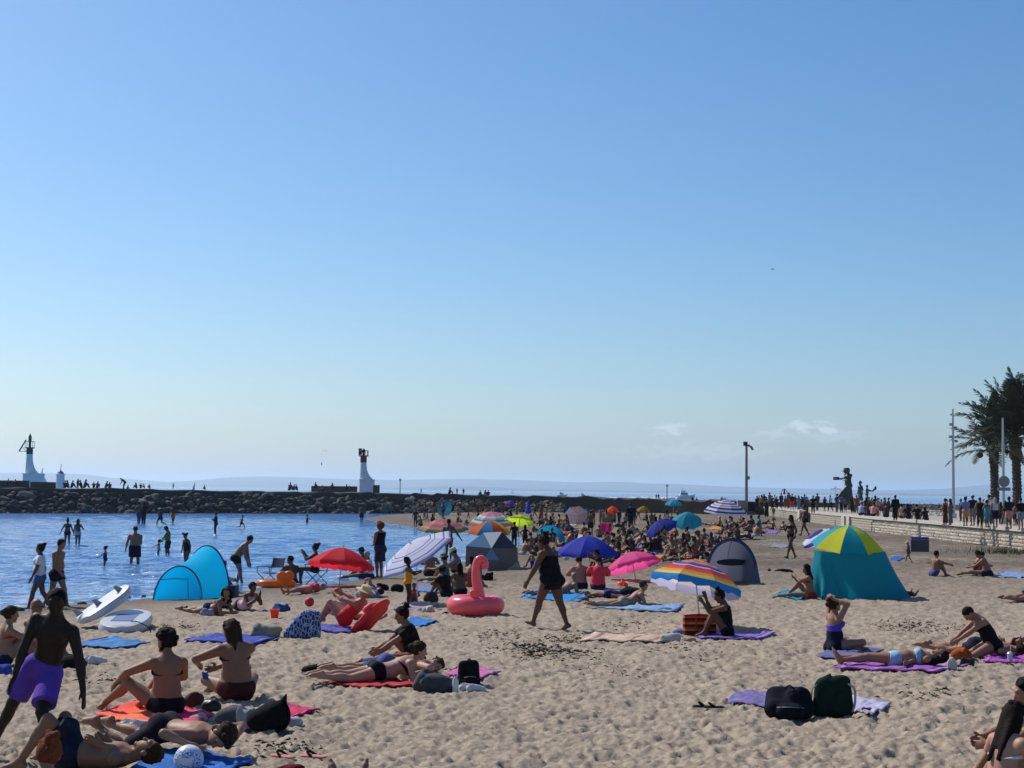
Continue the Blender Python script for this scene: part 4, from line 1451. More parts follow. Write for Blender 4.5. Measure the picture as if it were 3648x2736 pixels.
# ------------------------------------------------------------------ beach umbrellas
def band_mat(name, stops, attr='rad', transl=.52, constant=True, liner=None):
    """fabric whose colour follows a per-vertex number (printed bands)"""
    if name in _mats: return _mats[name]
    m = bpy.data.materials.new(name); m.use_nodes = True
    n, l = m.node_tree.nodes, m.node_tree.links
    p = n['Principled BSDF']; p.inputs['Roughness'].default_value = .75; p.inputs['Specular IOR Level'].default_value = .2
    a = n.new('ShaderNodeAttribute'); a.attribute_name = attr
    r = n.new('ShaderNodeValToRGB'); cr = r.color_ramp
    if constant: cr.interpolation = 'CONSTANT'
    cr.elements[0].position = stops[0][0]; cr.elements[0].color = (*lin(stops[0][1]), 1)
    if len(stops) > 1:
        cr.elements[1].position = stops[1][0]; cr.elements[1].color = (*lin(stops[1][1]), 1)
        for q, c in stops[2:]:
            e = cr.elements.new(q); e.color = (*lin(c), 1)
    else:
        cr.elements.remove(cr.elements[1])
    l.new(a.outputs['Fac'], r.inputs[0])
    out_ = r.outputs[0]
    if liner:                                               # paler unprinted side of the cloth
        g_ = n.new('ShaderNodeNewGeometry'); lm = n.new('ShaderNodeMix'); lm.data_type = 'RGBA'; lf = n.new('ShaderNodeMath'); lf.operation = 'MULTIPLY_ADD'; lf.inputs[1].default_value = -.75; lf.inputs[2].default_value = .75
        l.new(g_.outputs['Backfacing'], lf.inputs[0]); l.new(lf.outputs[0], lm.inputs[0]); l.new(out_, lm.inputs[6]); lm.inputs[7].default_value = (*lin(liner), 1); out_ = lm.outputs[2]
    l.new(out_, p.inputs['Base Color'])
    tr = n.new('ShaderNodeBsdfTranslucent'); l.new(out_, tr.inputs['Color'])
    mx = n.new('ShaderNodeMixShader'); mx.inputs[0].default_value = transl
    l.new(p.outputs[0], mx.inputs[1]); l.new(tr.outputs[0], mx.inputs[2])
    l.new(mx.outputs[0], n['Material Output'].inputs['Surface'])
    _mats[name] = m
    return m
def fabric(rgb, transl=.52):
    return band_mat('fabric_%d_%d_%d' % tuple(rgb), [(0.0, rgb)], transl=transl)
POLEW = mat('pole_white', (.55, .55, .56), .4, .05, 4)
def add_attr(me, name, vals):
    a = me.attributes.new(name, 'FLOAT', 'POINT')
    a.data.foreach_set('value', np.asarray(vals, np.float32))
def umbrella(label, foot, apex, R, mats, axis=None, depth=.34, n=8, D=None, valance=.07, near=True, curve=1.7, rot=0.0, attr='rad', pole=True, pole_top=None):
    """foot and apex are points; axis the way the canopy's top points; mats one per panel (cycled)"""
    foot = Vector(foot); apex = Vector(apex)
    t = thing('beach_umbrella', label, 'umbrella', tuple(foot))
    ax = Vector(axis).normalized() if axis is not None else (apex - foot).normalized()
    e1 = ax.cross(Vector((0, 1, 0.01))).normalized(); e2 = ax.cross(e1)
    A = apex - foot
    d = depth * R
    def pt(u, ang, drop=0.0, rs=1.0):
        rr = R * u * rs
        return A + e1 * (rr * math.cos(ang)) + e2 * (rr * math.sin(ang)) - ax * (d * u ** curve + drop)
    na = 6 if near else 4; nr = 8 if near else 4
    for k in range(n):
        V_, F_, rad = [], [], []
        for i in range(nr + 1):
            u = i / nr
            for j in range(na + 1):
                w = j / na
                ang = rot + 2 * PI * (k + w) / n
                sag = 1 - .045 * math.sin(PI * w) * u - (1 - math.cos(PI / n)) * math.sin(PI * w) * .6
                V_.append(pt(max(u, .012), ang, -.0 + .02 * R * math.sin(PI * w) * u * (1 - u) * 2, sag)); rad.append(u if attr == 'rad' else (V_[-1] - A).dot(Vector(attr)) / R * .5 + .5)
        o = (nr) * (na + 1)
        if valance > 0:
            for j in range(na + 1):
                w = j / na
                ang = rot + 2 * PI * (k + w) / n
                sag = 1 - .045 * math.sin(PI * w) - (1 - math.cos(PI / n)) * math.sin(PI * w) * .6
                hang = valance * R * (1.0 + .25 * math.sin(w * PI * 4 + k))
                q = pt(1.0, ang, 0, sag)
                V_.append(q - ax * hang * .75 - Vector((0, 0, hang * .5))); rad.append(1.0 if attr == 'rad' else (V_[-1] - A).dot(Vector(attr)) / R * .5 + .5)
            nr2 = nr + 1
        else:
            nr2 = nr
        for i in range(nr2):
            for j in range(na):
                a = i * (na + 1) + j
                F_.append((a, a + 1, a + na + 2, a + na + 1))
        me = bpy.data.meshes.new('canopy_panel')
        me.from_pydata([tuple(v) for v in V_], [], F_)
        me.polygons.foreach_set('use_smooth', [True] * len(F_))
        add_attr(me, 'rad', np.clip(rad, 0, 1))
        link('canopy_panel', me, mats[k % len(mats)], t)
    if near:
        for k in range(n):
            ang = rot + 2 * PI * k / n
            MB().tube([pt(u, ang, .012 * R + .004) for u in (.03, .3, .6, .85, 1.0)], .005, 5).build('rib', STEEL, t)
    MB().tube([A + ax * -.01, A + ax * .07 * R], [.02, .012], 8).sphere(tuple(A + ax * .07 * R), .022, 8, 6).build('finial', POLEW, t)
    if pole:
        pt_ = A - ax * .02
        MB().tube([(0, 0, -.1), tuple((A - ax * d * .9) if pole_top is None else Vector(pole_top) - foot), tuple(pt_)], .016 if near else .02, 8).build('pole', POLEW, t)
    return t
def umb(label, fp, ap, rpx, cols, axis=None, pf=None, **kw):
    """place by foot pixel on the sand and apex pixel at the same distance; rpx half width in photo pixels"""
    f = gp(*fp) if pf is None else pf
    D = f.y
    a = at_depth(ap[0], ap[1], D + kw.pop('dd', 0.0))
    return umbrella(label, f, a, rpx * D / FPX, cols, axis, near=D < 75, **kw)

RDU = [fabric((225, 42, 60))]
umb('plain red beach umbrella planted by the water edge', (1208, 2089), (1222, 1951), 118, RDU, axis=(.07, .14, 1), depth=.50, valance=.08, rot=.2)
BWU = band_mat('blue_white_bands', [(0, (225, 228, 245)), (.50, (110, 125, 215)), (.53, (225, 228, 245)), (.61, (120, 135, 220)), (.64, (225, 228, 245)), (.82, (110, 125, 215)), (.86, (225, 228, 245)), (.97, (150, 150, 215))])
umb('white parasol with blue bands tilted low to the left beside girl in yellow', (1488, 2152), (1462, 1935), 150, [BWU], axis=(-.50, -.22, .84), depth=.30, valance=.03, rot=.35, pole_top=None)
PKG = band_mat('pink_green_bands', [(0, (205, 120, 120)), (.35, (220, 140, 130)), (.55, (205, 110, 110)), (.75, (215, 150, 110)), (.85, (150, 140, 85)), (1, (130, 120, 75))])
umb('faded pink and olive parasol behind the blue banded one', (1585, 1992), (1578, 1849), 92, [PKG], axis=(0, -.12, 1), depth=.38, valance=.03, rot=.1)
STR = band_mat('pastel_bands', [(0, (225, 130, 150)), (.3, (235, 150, 150)), (.48, (235, 225, 215)), (.58, (180, 190, 190)), (.68, (70, 160, 130)), (.78, (225, 225, 215)), (.88, (225, 120, 90)), (1, (225, 130, 100))])
umb('pink white and green banded parasol behind the yellow orange one', (1752, 1950), (1751, 1822), 86, [STR], axis=(0, -.12, 1), depth=.50, valance=.03, rot=.3)
umb('parasol with yellow orange and blue panels behind the beach tent', (1738, 1975), (1745, 1854), 78, [fabric((225, 95, 35)), fabric((40, 140, 185)), fabric((225, 95, 35)), fabric((235, 185, 50)), fabric((40, 140, 185)), fabric((225, 95, 35)), fabric((235, 190, 50)), fabric((225, 95, 35))], axis=(0, -.10, 1), depth=.55, valance=.03, rot=.2)
umb('bright lime green parasol with plain canopy', (1848, 1945), (1853, 1836), 54, [fabric((200, 225, 45))], axis=(.10, .30, .92), depth=.42, valance=.06, rot=.1)
umb('plain royal blue parasol standing low over sunbathers', (2110, 2035), (2095, 1909), 112, [fabric((48, 66, 190))], axis=(.0, -.08, 1), depth=.52, valance=.06, rot=.5)
umb('hot pink parasol leaning left over red shirted child', (2268, 2069), (2243, 1968), 103, [fabric((240, 90, 160))], axis=(-.24, .20, .92), depth=.45, valance=.08, rot=.2)
RBW = band_mat('rainbow_bands', [(0, (235, 110, 60)), (.12, (240, 170, 60)), (.24, (240, 90, 70)), (.34, (240, 165, 70)), (.42, (45, 110, 205)), (.50, (60, 90, 200)), (.56, (240, 215, 220)), (.60, (225, 70, 90)), (.70, (230, 90, 80)), (.78, (240, 170, 60)), (.86, (245, 215, 110)), (.95, (35, 140, 215)), (1, (30, 140, 220))], liner=(205, 190, 205))
umb('large rainbow striped parasol over woman in black', (2497, 2236), (2494, 1996), 172, [RBW], axis=(.20, .15, .95), depth=.50, valance=.09, rot=.28)
umb('navy blue parasol tipped over to the left', (2352, 1920), (2344, 1856), 62, [fabric((40, 55, 160))], axis=(-.42, -.25, .88), depth=.50, valance=.04, rot=.1)
umb('turquoise parasol with deep round canopy near striped one', (2452, 1912), (2448, 1828), 56, [fabric((30, 160, 185))], axis=(-.05, -.45, .9), depth=.60, valance=.06, rot=.3)
umb('small turquoise parasol standing before the breakwater wall', (2397, 1838), (2400, 1779), 33, [fabric((30, 165, 195))], axis=(0, -.1, 1), depth=.55, valance=.06, rot=.3)
NST = band_mat('navy_white_bands', [(0, (90, 160, 210)), (.14, (235, 235, 240)), (.22, (70, 90, 180)), (.30, (235, 225, 235)), (.40, (60, 70, 160)), (.50, (235, 235, 240)), (.58, (190, 120, 170)), (.63, (235, 235, 240)), (.72, (55, 65, 160)), (.82, (235, 235, 240)), (.92, (55, 65, 165)), (1, (235, 235, 240))])
umb('large navy and white ringed parasol on tall pole near the lamp post', (2582, 1921), (2588, 1780), 80, [NST], axis=(.06, -.1, 1), depth=.52, valance=.06, rot=.2)
umb('small orange parasol by the straw windbreak', (2183, 1862), (2180, 1804), 28, [fabric((240, 95, 40))], axis=(-.1, -.2, 1), depth=.70, valance=.05)
umb('small mustard yellow parasol half hidden by a dark standing man', (2290, 1855), (2294, 1803), 25, [fabric((170, 130, 50))], axis=(.1, -.2, 1), depth=.7, valance=.04)
umb('grey parasol tipped on its side showing orange lining', (2075, 1868), (2058, 1836), 50, [fabric((105, 105, 125)), fabric((120, 95, 95))], axis=(.10, .75, .45), depth=.30, valance=.05)
umb('small purple parasol in front of the boulders', (1818, 1836), (1818, 1783), 24, [fabric((125, 60, 175))], axis=(.05, -.2, 1), depth=.62, valance=.05)
STW = band_mat('navy_white_lines', [(i / 15, ((50, 50, 165) if i % 2 else (230, 230, 242))) for i in range(16)])
umb('white and indigo striped parasol leaning behind the teal shelter', (2952, 2042), (2916, 1893), 74, [STW], axis=(-.42, -.2, .86), depth=.35, valance=.03, rot=.2, attr=(.55, 0.05, -.83))
TEAL = fabric((10, 150, 165), .3); YEL = fabric((205, 205, 40), .3)
sh = umb('teal and yellow parasol with teal cloth walls forming a shelter', (3046, 2128), (3024, 1873), 130, [YEL, TEAL], axis=(.04, -.20, 1), depth=.58, valance=0, rot=.39, curve=1.8)
# its hanging cloth
D0 = sh.location.y; k0 = D0 / FPX
V_, F_ = [], []
nu, nv = 60, 18
rg = np.random.default_rng(4)
for i in range(nv + 1):
    v = i / nv
    for j in range(nu + 1):
        u = j / nu
        ang = PI * (1.06 + .90 * u)
        fold = .05 * math.sin(u * 23 + 1.5 * v) * v * (1.6 - u) + .03 * math.sin(u * 51 + 2) * v + (.20 * math.exp(-((u - .13 - .10 * v) / .04) ** 2) - .15 * math.exp(-((u - .20 - .11 * v) / .035) ** 2)) * v
        r0 = 128 * k0; r1x = (188 if u < .5 else 196) * k0
        r = r0 + (r1x - r0) * (v ** 1.3) * (abs(math.cos(ang)) ** .7 * .8 + .2) + fold
        cx = -22 * k0 + 22 * k0 * v
        x = cx + r * math.cos(ang); y = r * math.sin(ang) * .75
        zt = (2128 - 1968) * k0 + .04
        z = zt * (1 - v) + .01
        V_.append((x, y, z + (.10 * math.sin(PI * u) * (1 - v) * -.6)))
for i in range(nv):
    for j in range(nu):
        a = i * (nu + 1) + j
        F_.append((a, a + 1, a + nu + 2, a + nu + 1))
MB().add(V_, F_).build('cloth_wall', fabric((8, 132, 150), .25), sh)

# ------------------------------------------------------------------ pop-up tents
def arc(c, ex, h, tilt, n=24, p=1.0):
    """points of a hoop: ex half-width vector, h height, tilt the horizontal lean vector at the top"""
    out = []
    for i in range(n + 1):
        a = PI * i / n
        s_ = math.sin(a) ** p
        out.append(Vector(c) - Vector(ex) * math.cos(a) + Vector((0, 0, h)) * s_ + Vector(tilt) * s_)
    return out
def strip(rows):
    n = len(rows[0]); V_ = [p for r in rows for p in r]; F_ = []
    for i in range(len(rows) - 1):
        for j in range(n - 1):
            F_.append((i * n + j, i * n + j + 1, (i + 1) * n + j + 1, (i + 1) * n + j))
    return MB().add(V_, F_)
def loft(A, B, n=8, bulge=0.0, dirv=(0, 0, 1)):
    rows = []
    for i in range(n + 1):
        t = i / n
        rows.append([a.lerp(b, t) + Vector(dirv) * bulge * math.sin(PI * t) * math.sin(PI * j / (len(A) - 1)) for j, (a, b) in enumerate(zip(A, B))])
    return rows
BLUE = fabric((50, 225, 255), .74); BLUED = mat('tent_piping_navy', lin((20, 40, 80)), .6)
f0 = gp(632, 2136)
f0 = Vector((f0.x, f0.y, f0.z - .02)); kk = f0.y / FPX
t = thing('pop_up_tent', 'bright blue pop up beach tent with hooped ends at the water edge', 'tent', tuple(f0))
hA = arc((0, 0, 0), (84 * kk, .05, 0), 119 * kk, (0, .25, 0))
f1 = Vector((64 * kk, 1.5, .05))
hB = arc(tuple(f1), (92 * kk, -.35, 0), 178 * kk, (-.06, .3, 0))
strip(loft(hA, hB, 10, -.10)).build('shell', BLUE, t)
# closed front panel inside the small hoop
rows = [[a.lerp(Vector((a.x, a.y * .3, 0)), q / 6) + Vector((0, -.05 * math.sin(PI * q / 6), 0)) for a in hA] for q in range(7)]
strip(rows).build('front_panel', fabric((40, 215, 255), .74), t)
for hp_, r_ in ((hA, .022), (hB, .026)):
    MB().tube(hp_, r_, 6).build('hoop', BLUED, t)
MB().tube([(-.45, -.06, .55), (-.1, -.07, .58), (.25, -.06, .57)], .012, 5).tube([(.28, -.06, .62), (.30, -.05, .05)], .009, 5).build('window_seam', BLUED, t)
rows = [[b.lerp(Vector((f1.x + (b.x - f1.x) * .6 + .1, f1.y + .55, 0.0)), q / 6) for b in hB] for q in range(7)]
strip(rows).build('back_panel', BLUE, t)
MB().box((f1.x + .78, f1.y - .2, .16), (.2, .6, .35)).build('sand_pocket', BLUED, t)

GREYF = fabric((120, 112, 110), .3); NAVYF = fabric((22, 40, 62), .1)
f0 = gp(1752, 2031); kk = f0.y / FPX
t = thing('beach_shelter', 'square beach tent with beige walls and navy and grey blue roof panels', 'tent', tuple(f0))
W = 94 * kk; Hh = 86 * kk; dp = W * 1.8
cs = [Vector((-W, 0, 0)), Vector((W, .15, 0)), Vector((W * .95, dp, 0)), Vector((-W * .95, dp, 0))]
ct = [Vector((-W * .98, -.02, Hh * .98)), Vector((W * .96, .15, Hh * .62 + .25)), Vector((W * .85, dp * .95, Hh)), Vector((-W * .85, dp * .95, Hh))]
pk = Vector((W * .36, dp * .35, 134 * kk)); pk2 = Vector((-W * .35, dp * .35, 130 * kk))
hubf = Vector((-W * .02, -.12, Hh * .90))
def tri(name, pts, m):
    V_ = []; n_ = 6; F_ = []
    a, b_, c = pts
    idx = {}
    for i in range(n_ + 1):
        for j in range(n_ + 1 - i):
            u, v = i / n_, j / n_
            idx[(i, j)] = len(V_)
            V_.append(a * (1 - u - v) + b_ * u + c * v)
    for i in range(n_):
        for j in range(n_ - i):
            F_.append((idx[(i, j)], idx[(i + 1, j)], idx[(i, j + 1)]))
            if i + j < n_ - 1: F_.append((idx[(i + 1, j)], idx[(i + 1, j + 1)], idx[(i, j + 1)]))
    MB().add(V_, F_).build(name, m, t)
tri('roof_panel', (ct[0], hubf, pk2), fabric((95, 140, 170), .35)); tri('roof_panel', (pk2, hubf, pk), fabric((205, 212, 215), .35)); tri('roof_panel', (pk, hubf, ct[1]), NAVYF)
tri('roof_panel', (ct[0], pk2, ct[3]), fabric((95, 140, 170), .35)); tri('roof_panel', (pk, ct[1], ct[2]), NAVYF); tri('roof_panel', (pk2, pk, ct[2]), fabric((95, 140, 170), .35)); tri('roof_panel', (pk2, ct[2], ct[3]), fabric((95, 140, 170), .35))
lowc = Vector((-W * .05, -.04, 0)); wl_ = Vector((-W * .32, -.1, Hh * .42)); wr_ = Vector((W * .28, -.1, Hh * .42))
tri('wall_panel', (hubf, wl_, wr_), fabric((120, 160, 190), .35))
tri('wall_panel', (cs[0], wl_, ct[0]), GREYF); tri('wall_panel', (ct[0], wl_, hubf), GREYF); tri('wall_panel', (cs[0], lowc, wl_), GREYF); tri('wall_panel', (lowc, wr_, wl_), GREYF); tri('wall_panel', (lowc, cs[1], wr_), GREYF); tri('wall_panel', (wr_, cs[1], ct[1]), GREYF); tri('wall_panel', (hubf, wr_, ct[1]), GREYF)
tri('wall_panel', (cs[1], cs[2], ct[1]), fabric((190, 175, 145), .4)); tri('wall_panel', (ct[1], cs[2], ct[2]), fabric((190, 175, 145), .4)); tri('wall_panel', (cs[0], ct[0], cs[3]), GREYF); tri('wall_panel', (cs[3], ct[0], ct[3]), GREYF)
tri('door_flap', (cs[1] + Vector((.02, -.03, .35)), cs[1] + Vector((-.5, -.2, 0)), cs[1] + Vector((.1, -.15, 0))), fabric((190, 175, 145), .4))

f0 = gp(2608, 2080); kk = f0.y / FPX
t = thing('sun_shelter', 'grey half dome beach shelter with navy hem behind the rainbow parasol', 'tent', tuple(f0))
GM = fabric((110, 112, 128), .35); HEM = fabric((45, 58, 100), .15)
hA = arc((0, 0, 0), (96 * kk, .12, 0), 160 * kk, (0, .15, 0), 28, .8)
hA2 = [p + (Vector((0, .1, .45)) - p) * .10 for p in hA]
strip([hA, hA2]).build('hem_band', HEM, t)
rows = []
for q in range(9):
    s_ = q / 8
    rows.append([p.lerp(Vector((p.x * .55, 1.25 - .2 * abs(p.x), 0)), s_ ** 1.1) + Vector((0, .28 * math.sin(PI * s_), .12 * math.sin(PI * s_) * (j / 28) * (1 - j / 28) * 4)) for j, p in enumerate(hA2)])
strip(rows).build('shell', GM, t)
MB().tube(hA, .016, 6).build('hoop', BLUED, t)
mid = [r[14] for r in rows]
MB().tube([Vector(p) + Vector((0, -.015, -.01)) for p in mid[:6]], .008, 5).build('seam', BLUED, t)
m_ = MB()
ring = [Vector((.12 + .48 * math.cos(a), .78 - .2 * math.sin(a), .62 + .10 * math.sin(a))) for a in np.linspace(0, 2 * PI, 21)]
m_.tube(ring, .014, 5); m_.build('window_rim', BLUED, t)
V_ = [p * 1.0 for p in ring[:-1]]
MB().add(V_, [tuple(range(20))]).build('window', fabric((60, 66, 84), .2), t)
tri('side_flap', (Vector((88 * kk, .15, 85 * kk)), Vector((74 * kk, -.05, 0)), Vector((104 * kk, .1, 0))), fabric((100, 108, 140), .3))

def dome(label, pxl, pxr, pyb, pyt, rgb, yaw=0.0, name='pop_up_tent', open_front=True, rgb2=None):
    f_ = gp((pxl + pxr) / 2, pyb); k_ = f_.y / FPX
    t_ = thing(name, label, 'tent', tuple(f_), yaw)
    w = (pxr - pxl) / 2 * k_; h_ = (pyb - pyt) * k_
    hA_ = arc((0, 0, 0), (w, 0, 0), h_, (0, .15, 0), 16, .8)
    rows_ = [[p.lerp(Vector((p.x * .5, w * 1.2, 0)), (q / 5) ** 1.1) + Vector((0, w * .35 * math.sin(PI * q / 5), 0)) for p in hA_] for q in range(6)]
    strip(rows_).build('shell', fabric(rgb, .35), t_)
    MB().tube(hA_, .02, 5).build('hoop', fabric(rgb2 or rgb, .1), t_)
    return t_
dome('turquoise beach tent open towards the camera left of the royal blue parasol', 1908, 2014, 1930, 1872, (20, 150, 190), .25)
# teal disc tent seen edge up in front of the boulders
f0 = gp(1582, 1838); kk = f0.y / FPX
t = thing('folded_tent', 'round teal beach tent standing on edge before the boulders', 'tent', tuple(f0))
ring0 = [Vector((27 * kk * math.cos(a) + 3 * kk * math.sin(a), .1, 27 * kk + 28 * kk * math.sin(a) * (1 + .15 * math.cos(a)))) for a in np.linspace(0, 2 * PI, 25)]
rows = [[p.lerp(Vector((2 * kk, -.35, 25 * kk)), q / 4) for p in ring0] for q in range(5)]
strip(rows).build('shell', fabric((40, 120, 145), .3), t)
MB().tube(ring0, .025, 5).build('hoop', BLUED, t)
# magenta sheet and straw windbreak, blue folded umbrella
f0 = gp(2158, 1906); kk = f0.y / FPX
t = thing('windbreak', 'magenta beach cloth propped upright among sunbathers', 'windbreak', tuple(f0))
rows = [[Vector(((-22 + 44 * j / 8) * kk * (1 - .12 * q / 5), .1 * math.sin(j * 1.3), (42 * q / 5 - (2 if j in (0, 8) else 0)) * kk)) for j in range(9)] for q in range(6)]
strip(rows).build('cloth', fabric((190, 30, 105), .3), t)
for sx in (-21, 21): MB().tube([(sx * kk, .03, -.1), (sx * .9 * kk, .03, 44 * kk)], .02, 6).build('stake', BARK, t)
f0 = gp(2168, 1862); kk = f0.y / FPX
t = thing('straw_windbreak', 'tan straw screen staked upright by small orange parasol', 'windbreak', tuple(f0))
rows = [[Vector(((-26 + 52 * j / 12) * kk, .06 * (-1) ** j, (34 * q / 3) * kk)) for j in range(13)] for q in range(4)]
strip(rows).build('screen', mat('straw_screen', (.25, .19, .115), .9, .4, 20), t, smooth=False)
for sx in (-26, 0, 26): MB().tube([(sx * kk, .1, -.1), (sx * kk, .1, 37 * kk)], .025, 6).build('stake', BARK, t)
f0 = gp(1882, 1834); kk = f0.y / FPX
t = thing('folded_umbrella', 'closed blue parasol standing upright before the boulders', 'umbrella', tuple(f0))
MB().lathe([(.02, 50 * kk), (5 * kk, 42 * kk), (8 * kk, 22 * kk), (12 * kk, 10 * kk), (11 * kk, 4 * kk), (.03, 5 * kk)], 10).build('canopy', fabric((35, 75, 180), .2), t)
MB().tube([(0, 0, -.1), (0, 0, 52 * kk)], .025, 6).build('pole', POLEW, t)

# ------------------------------------------------------------------ towels and cloths on the sand
def drape_z(X_, Y_):
    z = sand_full(X_, Y_)
    zz = z.copy()
    for dx in (-.05, .05, 0):
        for dy in (-.09, .09, 0):
            zz = np.maximum(zz, sand_full(X_ + dx, Y_ + dy))
    return np.maximum(zz, sand_base(X_, Y_) - .0)
def towel(label, corners, m, name='beach_towel', cat='towel', nu=22, nv=12, wr=.012, attr=False, seed=0, group=None, lift=.012):
    """corners: four pixels of the photograph going round"""
    P = [gp(*c) for c in corners]
    rg = np.random.default_rng(seed + len(label))
    o1, o2 = rg.uniform(0, 50, 2)
    U, W_ = np.meshgrid(np.linspace(0, 1, nu), np.linspace(0, 1, nv), indexing='xy')
    ed = .03 * (vnoise(U * 5 + o1, W_ * 5 + o2) - .5)
    U2, V2 = U + ed, W_ + .03 * (vnoise(U * 6 + o2, W_ * 4 + o1) - .5)
    X_ = (P[0].x * (1 - U2) + P[1].x * U2) * (1 - V2) + (P[3].x * (1 - U2) + P[2].x * U2) * V2
    Y_ = (P[0].y * (1 - U2) + P[1].y * U2) * (1 - V2) + (P[3].y * (1 - U2) + P[2].y * U2) * V2
    Z_ = drape_z(X_, Y_) + lift + wr * 2 * np.abs(vnoise(X_ * 7 + o1, Y_ * 4 + o2) - .5) * 2
    c = Vector((X_.mean(), Y_.mean(), Z_.mean()))
    top = np.stack([X_ - c.x, Y_ - c.y, Z_ - c.z], -1).reshape(-1, 3)
    n_ = nu * nv
    bot = top - (0, 0, .02)
    idx = np.arange(n_).reshape(nv, nu)
    F = [tuple(q) for q in np.stack([idx[:-1, :-1], idx[:-1, 1:], idx[1:, 1:], idx[1:, :-1]], -1).reshape(-1, 4)]
    rim = list(idx[0, :]) + list(idx[1:, -1]) + list(idx[-1, -2::-1]) + list(idx[-2:0, 0])
    for a, b_ in zip(rim, rim[1:] + rim[:1]):
        F.append((int(a), int(a) + n_, int(b_) + n_, int(b_)))
    me = bpy.data.meshes.new(name)
    me.from_pydata(np.concatenate([top, bot]).tolist(), [], [tuple(int(i) for i in f) for f in F])
    bm_ = bmesh.new(); bm_.from_mesh(me); bmesh.ops.recalc_face_normals(bm_, faces=bm_.faces); bm_.to_mesh(me); bm_.free()
    me.polygons.foreach_set('use_smooth', [True] * len(me.polygons))
    add_attr(me, 'rad', np.concatenate([U.ravel(), U.ravel()]))
    return link(name, me, m, None, c, label, cat, group)
def toweling(rgb, pattern=None, n2='towel'):
    if pattern == 's':
        c = tuple(v * .82 for v in rgb); d = tuple(min(255, v * .7 + 50) for v in rgb); e = tuple(v * .6 for v in rgb)
        return band_mat('towel_stripe_%d_%d_%d' % tuple(rgb), [(0, c), (.05, d), (.08, c), (.11, e), (.16, c), (.38, d), (.40, c), (.60, e), (.63, c), (.84, e), (.89, c), (.92, d), (.95, c)], transl=.02)
    key = n2 + '_%d_%d_%d' % tuple(rgb) + str(pattern or '')
    return mat(key, tuple(v * .64 for v in lin(rgb)), .95, .9 if pattern else .18, 9 if pattern else 14, .4, 90, spec=.1)
towel('sky blue towel lying empty left of the two women in bikinis', [(258, 2298), (405, 2310), (535, 2296), (400, 2274)], toweling((60, 140, 215), 's'))
towel('royal blue towel spread before the cream cloth bag', [(655, 2288), (900, 2300), (1000, 2282), (760, 2262)], toweling((45, 65, 185), 's'))
towel('orange and pink towel under the woman hugging her knee', [(345, 2545), (560, 2612), (760, 2560), (520, 2500)], band_mat('sunset_towel', [(0, (235, 65, 60)), (.45, (240, 110, 50)), (.75, (230, 40, 100))], constant=False, transl=.05))
towel('hot pink towel corner showing beyond the black bags', [(860, 2590), (1030, 2570), (1140, 2535), (1000, 2510)], toweling((225, 35, 100), 's'))
towel('red towel under the prone woman in black bikini', [(1150, 2438), (1420, 2460), (1530, 2444), (1280, 2418)], toweling((215, 45, 60), 's'))
towel('pink patterned towel behind the black backpack', [(1590, 2410), (1700, 2428), (1785, 2395), (1640, 2375)], toweling((225, 130, 190), True))
towel('coral red towel under the seated person in black tee', [(1330, 2376), (1500, 2390), (1560, 2365), (1420, 2335)], toweling((235, 70, 70)))
towel('bright blue towel beyond the black tee person', [(1430, 2236), (1500, 2241), (1565, 2222), (1470, 2207)], toweling((70, 145, 225)))
towel('blue towel under the bald man lying prone', [(1850, 2134), (2060, 2146), (2110, 2122), (1900, 2110)], toweling((30, 150, 225), 's'))
towel('pale blue towel under the woman in sunglasses', [(2105, 2170), (2400, 2181), (2440, 2162), (2180, 2152)], toweling((150, 185, 225), True))
towel('peach towel lying empty in front of walking woman', [(2060, 2283), (2350, 2294), (2430, 2268), (2130, 2258)], toweling((225, 190, 165), 's'))
towel('lilac towel stretched behind woman under the rainbow parasol', [(2480, 2275), (2700, 2280), (2765, 2260), (2530, 2250)], toweling((150, 115, 205), 's'))
towel('blue patterned towel under the woman in navy swimsuit', [(2910, 2340), (3060, 2352), (3150, 2318), (2985, 2300)], toweling((120, 125, 180), True))
towel('violet towel under the supine woman in pale blue bikini', [(2965, 2382), (3330, 2399), (3450, 2378), (3060, 2362)], toweling((180, 105, 195), 's'))
towel('purple towel at the right edge behind the plastic cup', [(3500, 2362), (3660, 2372), (3700, 2335), (3540, 2320)], toweling((185, 90, 190), 's'))
towel('lilac blue towel left of the dark rucksack', [(2590, 2508), (2740, 2530), (2800, 2490), (2660, 2468)], toweling((140, 130, 185), True))
towel('white and violet towel right of the green bag', [(2990, 2530), (3110, 2552), (3175, 2510), (3040, 2482)], toweling((205, 200, 228), True))
towel('turquoise towel left of the teal shelter', [(2750, 2130), (2850, 2140), (2905, 2118), (2800, 2106)], toweling((40, 160, 190)))
towel('blue towel at the foot of the sunbathers below the frame edge', [(450, 2760), (800, 2775), (900, 2712), (560, 2690)], toweling((70, 130, 215), True))
towel('blue and white towel by the pair at the wall', [(3540, 2054), (3640, 2062), (3690, 2048), (3580, 2040)], toweling((140, 170, 220), True))
towel('small blue cloth behind the teal shelter', [(3172, 1994), (3200, 2000), (3225, 1990), (3190, 1985)], toweling((60, 110, 210)))
towel('black and white cloth lying alone near the walking girl', [(2730, 1950), (2800, 1954), (2835, 1943), (2760, 1938)], toweling((150, 155, 170), True))
towel('pale towel beneath the girl in yellow swimsuit', [(1400, 2172), (1500, 2180), (1560, 2160), (1450, 2148)], toweling((190, 170, 175), True))
towel('blue striped towel behind the girl in yellow swimsuit', [(1470, 2112), (1590, 2118), (1610, 2098), (1490, 2090)], toweling((120, 150, 205), True))
towel('aqua towel under the woman in teal swimsuit', [(1500, 2076), (1570, 2080), (1600, 2066), (1520, 2060)], toweling((130, 170, 200), True))
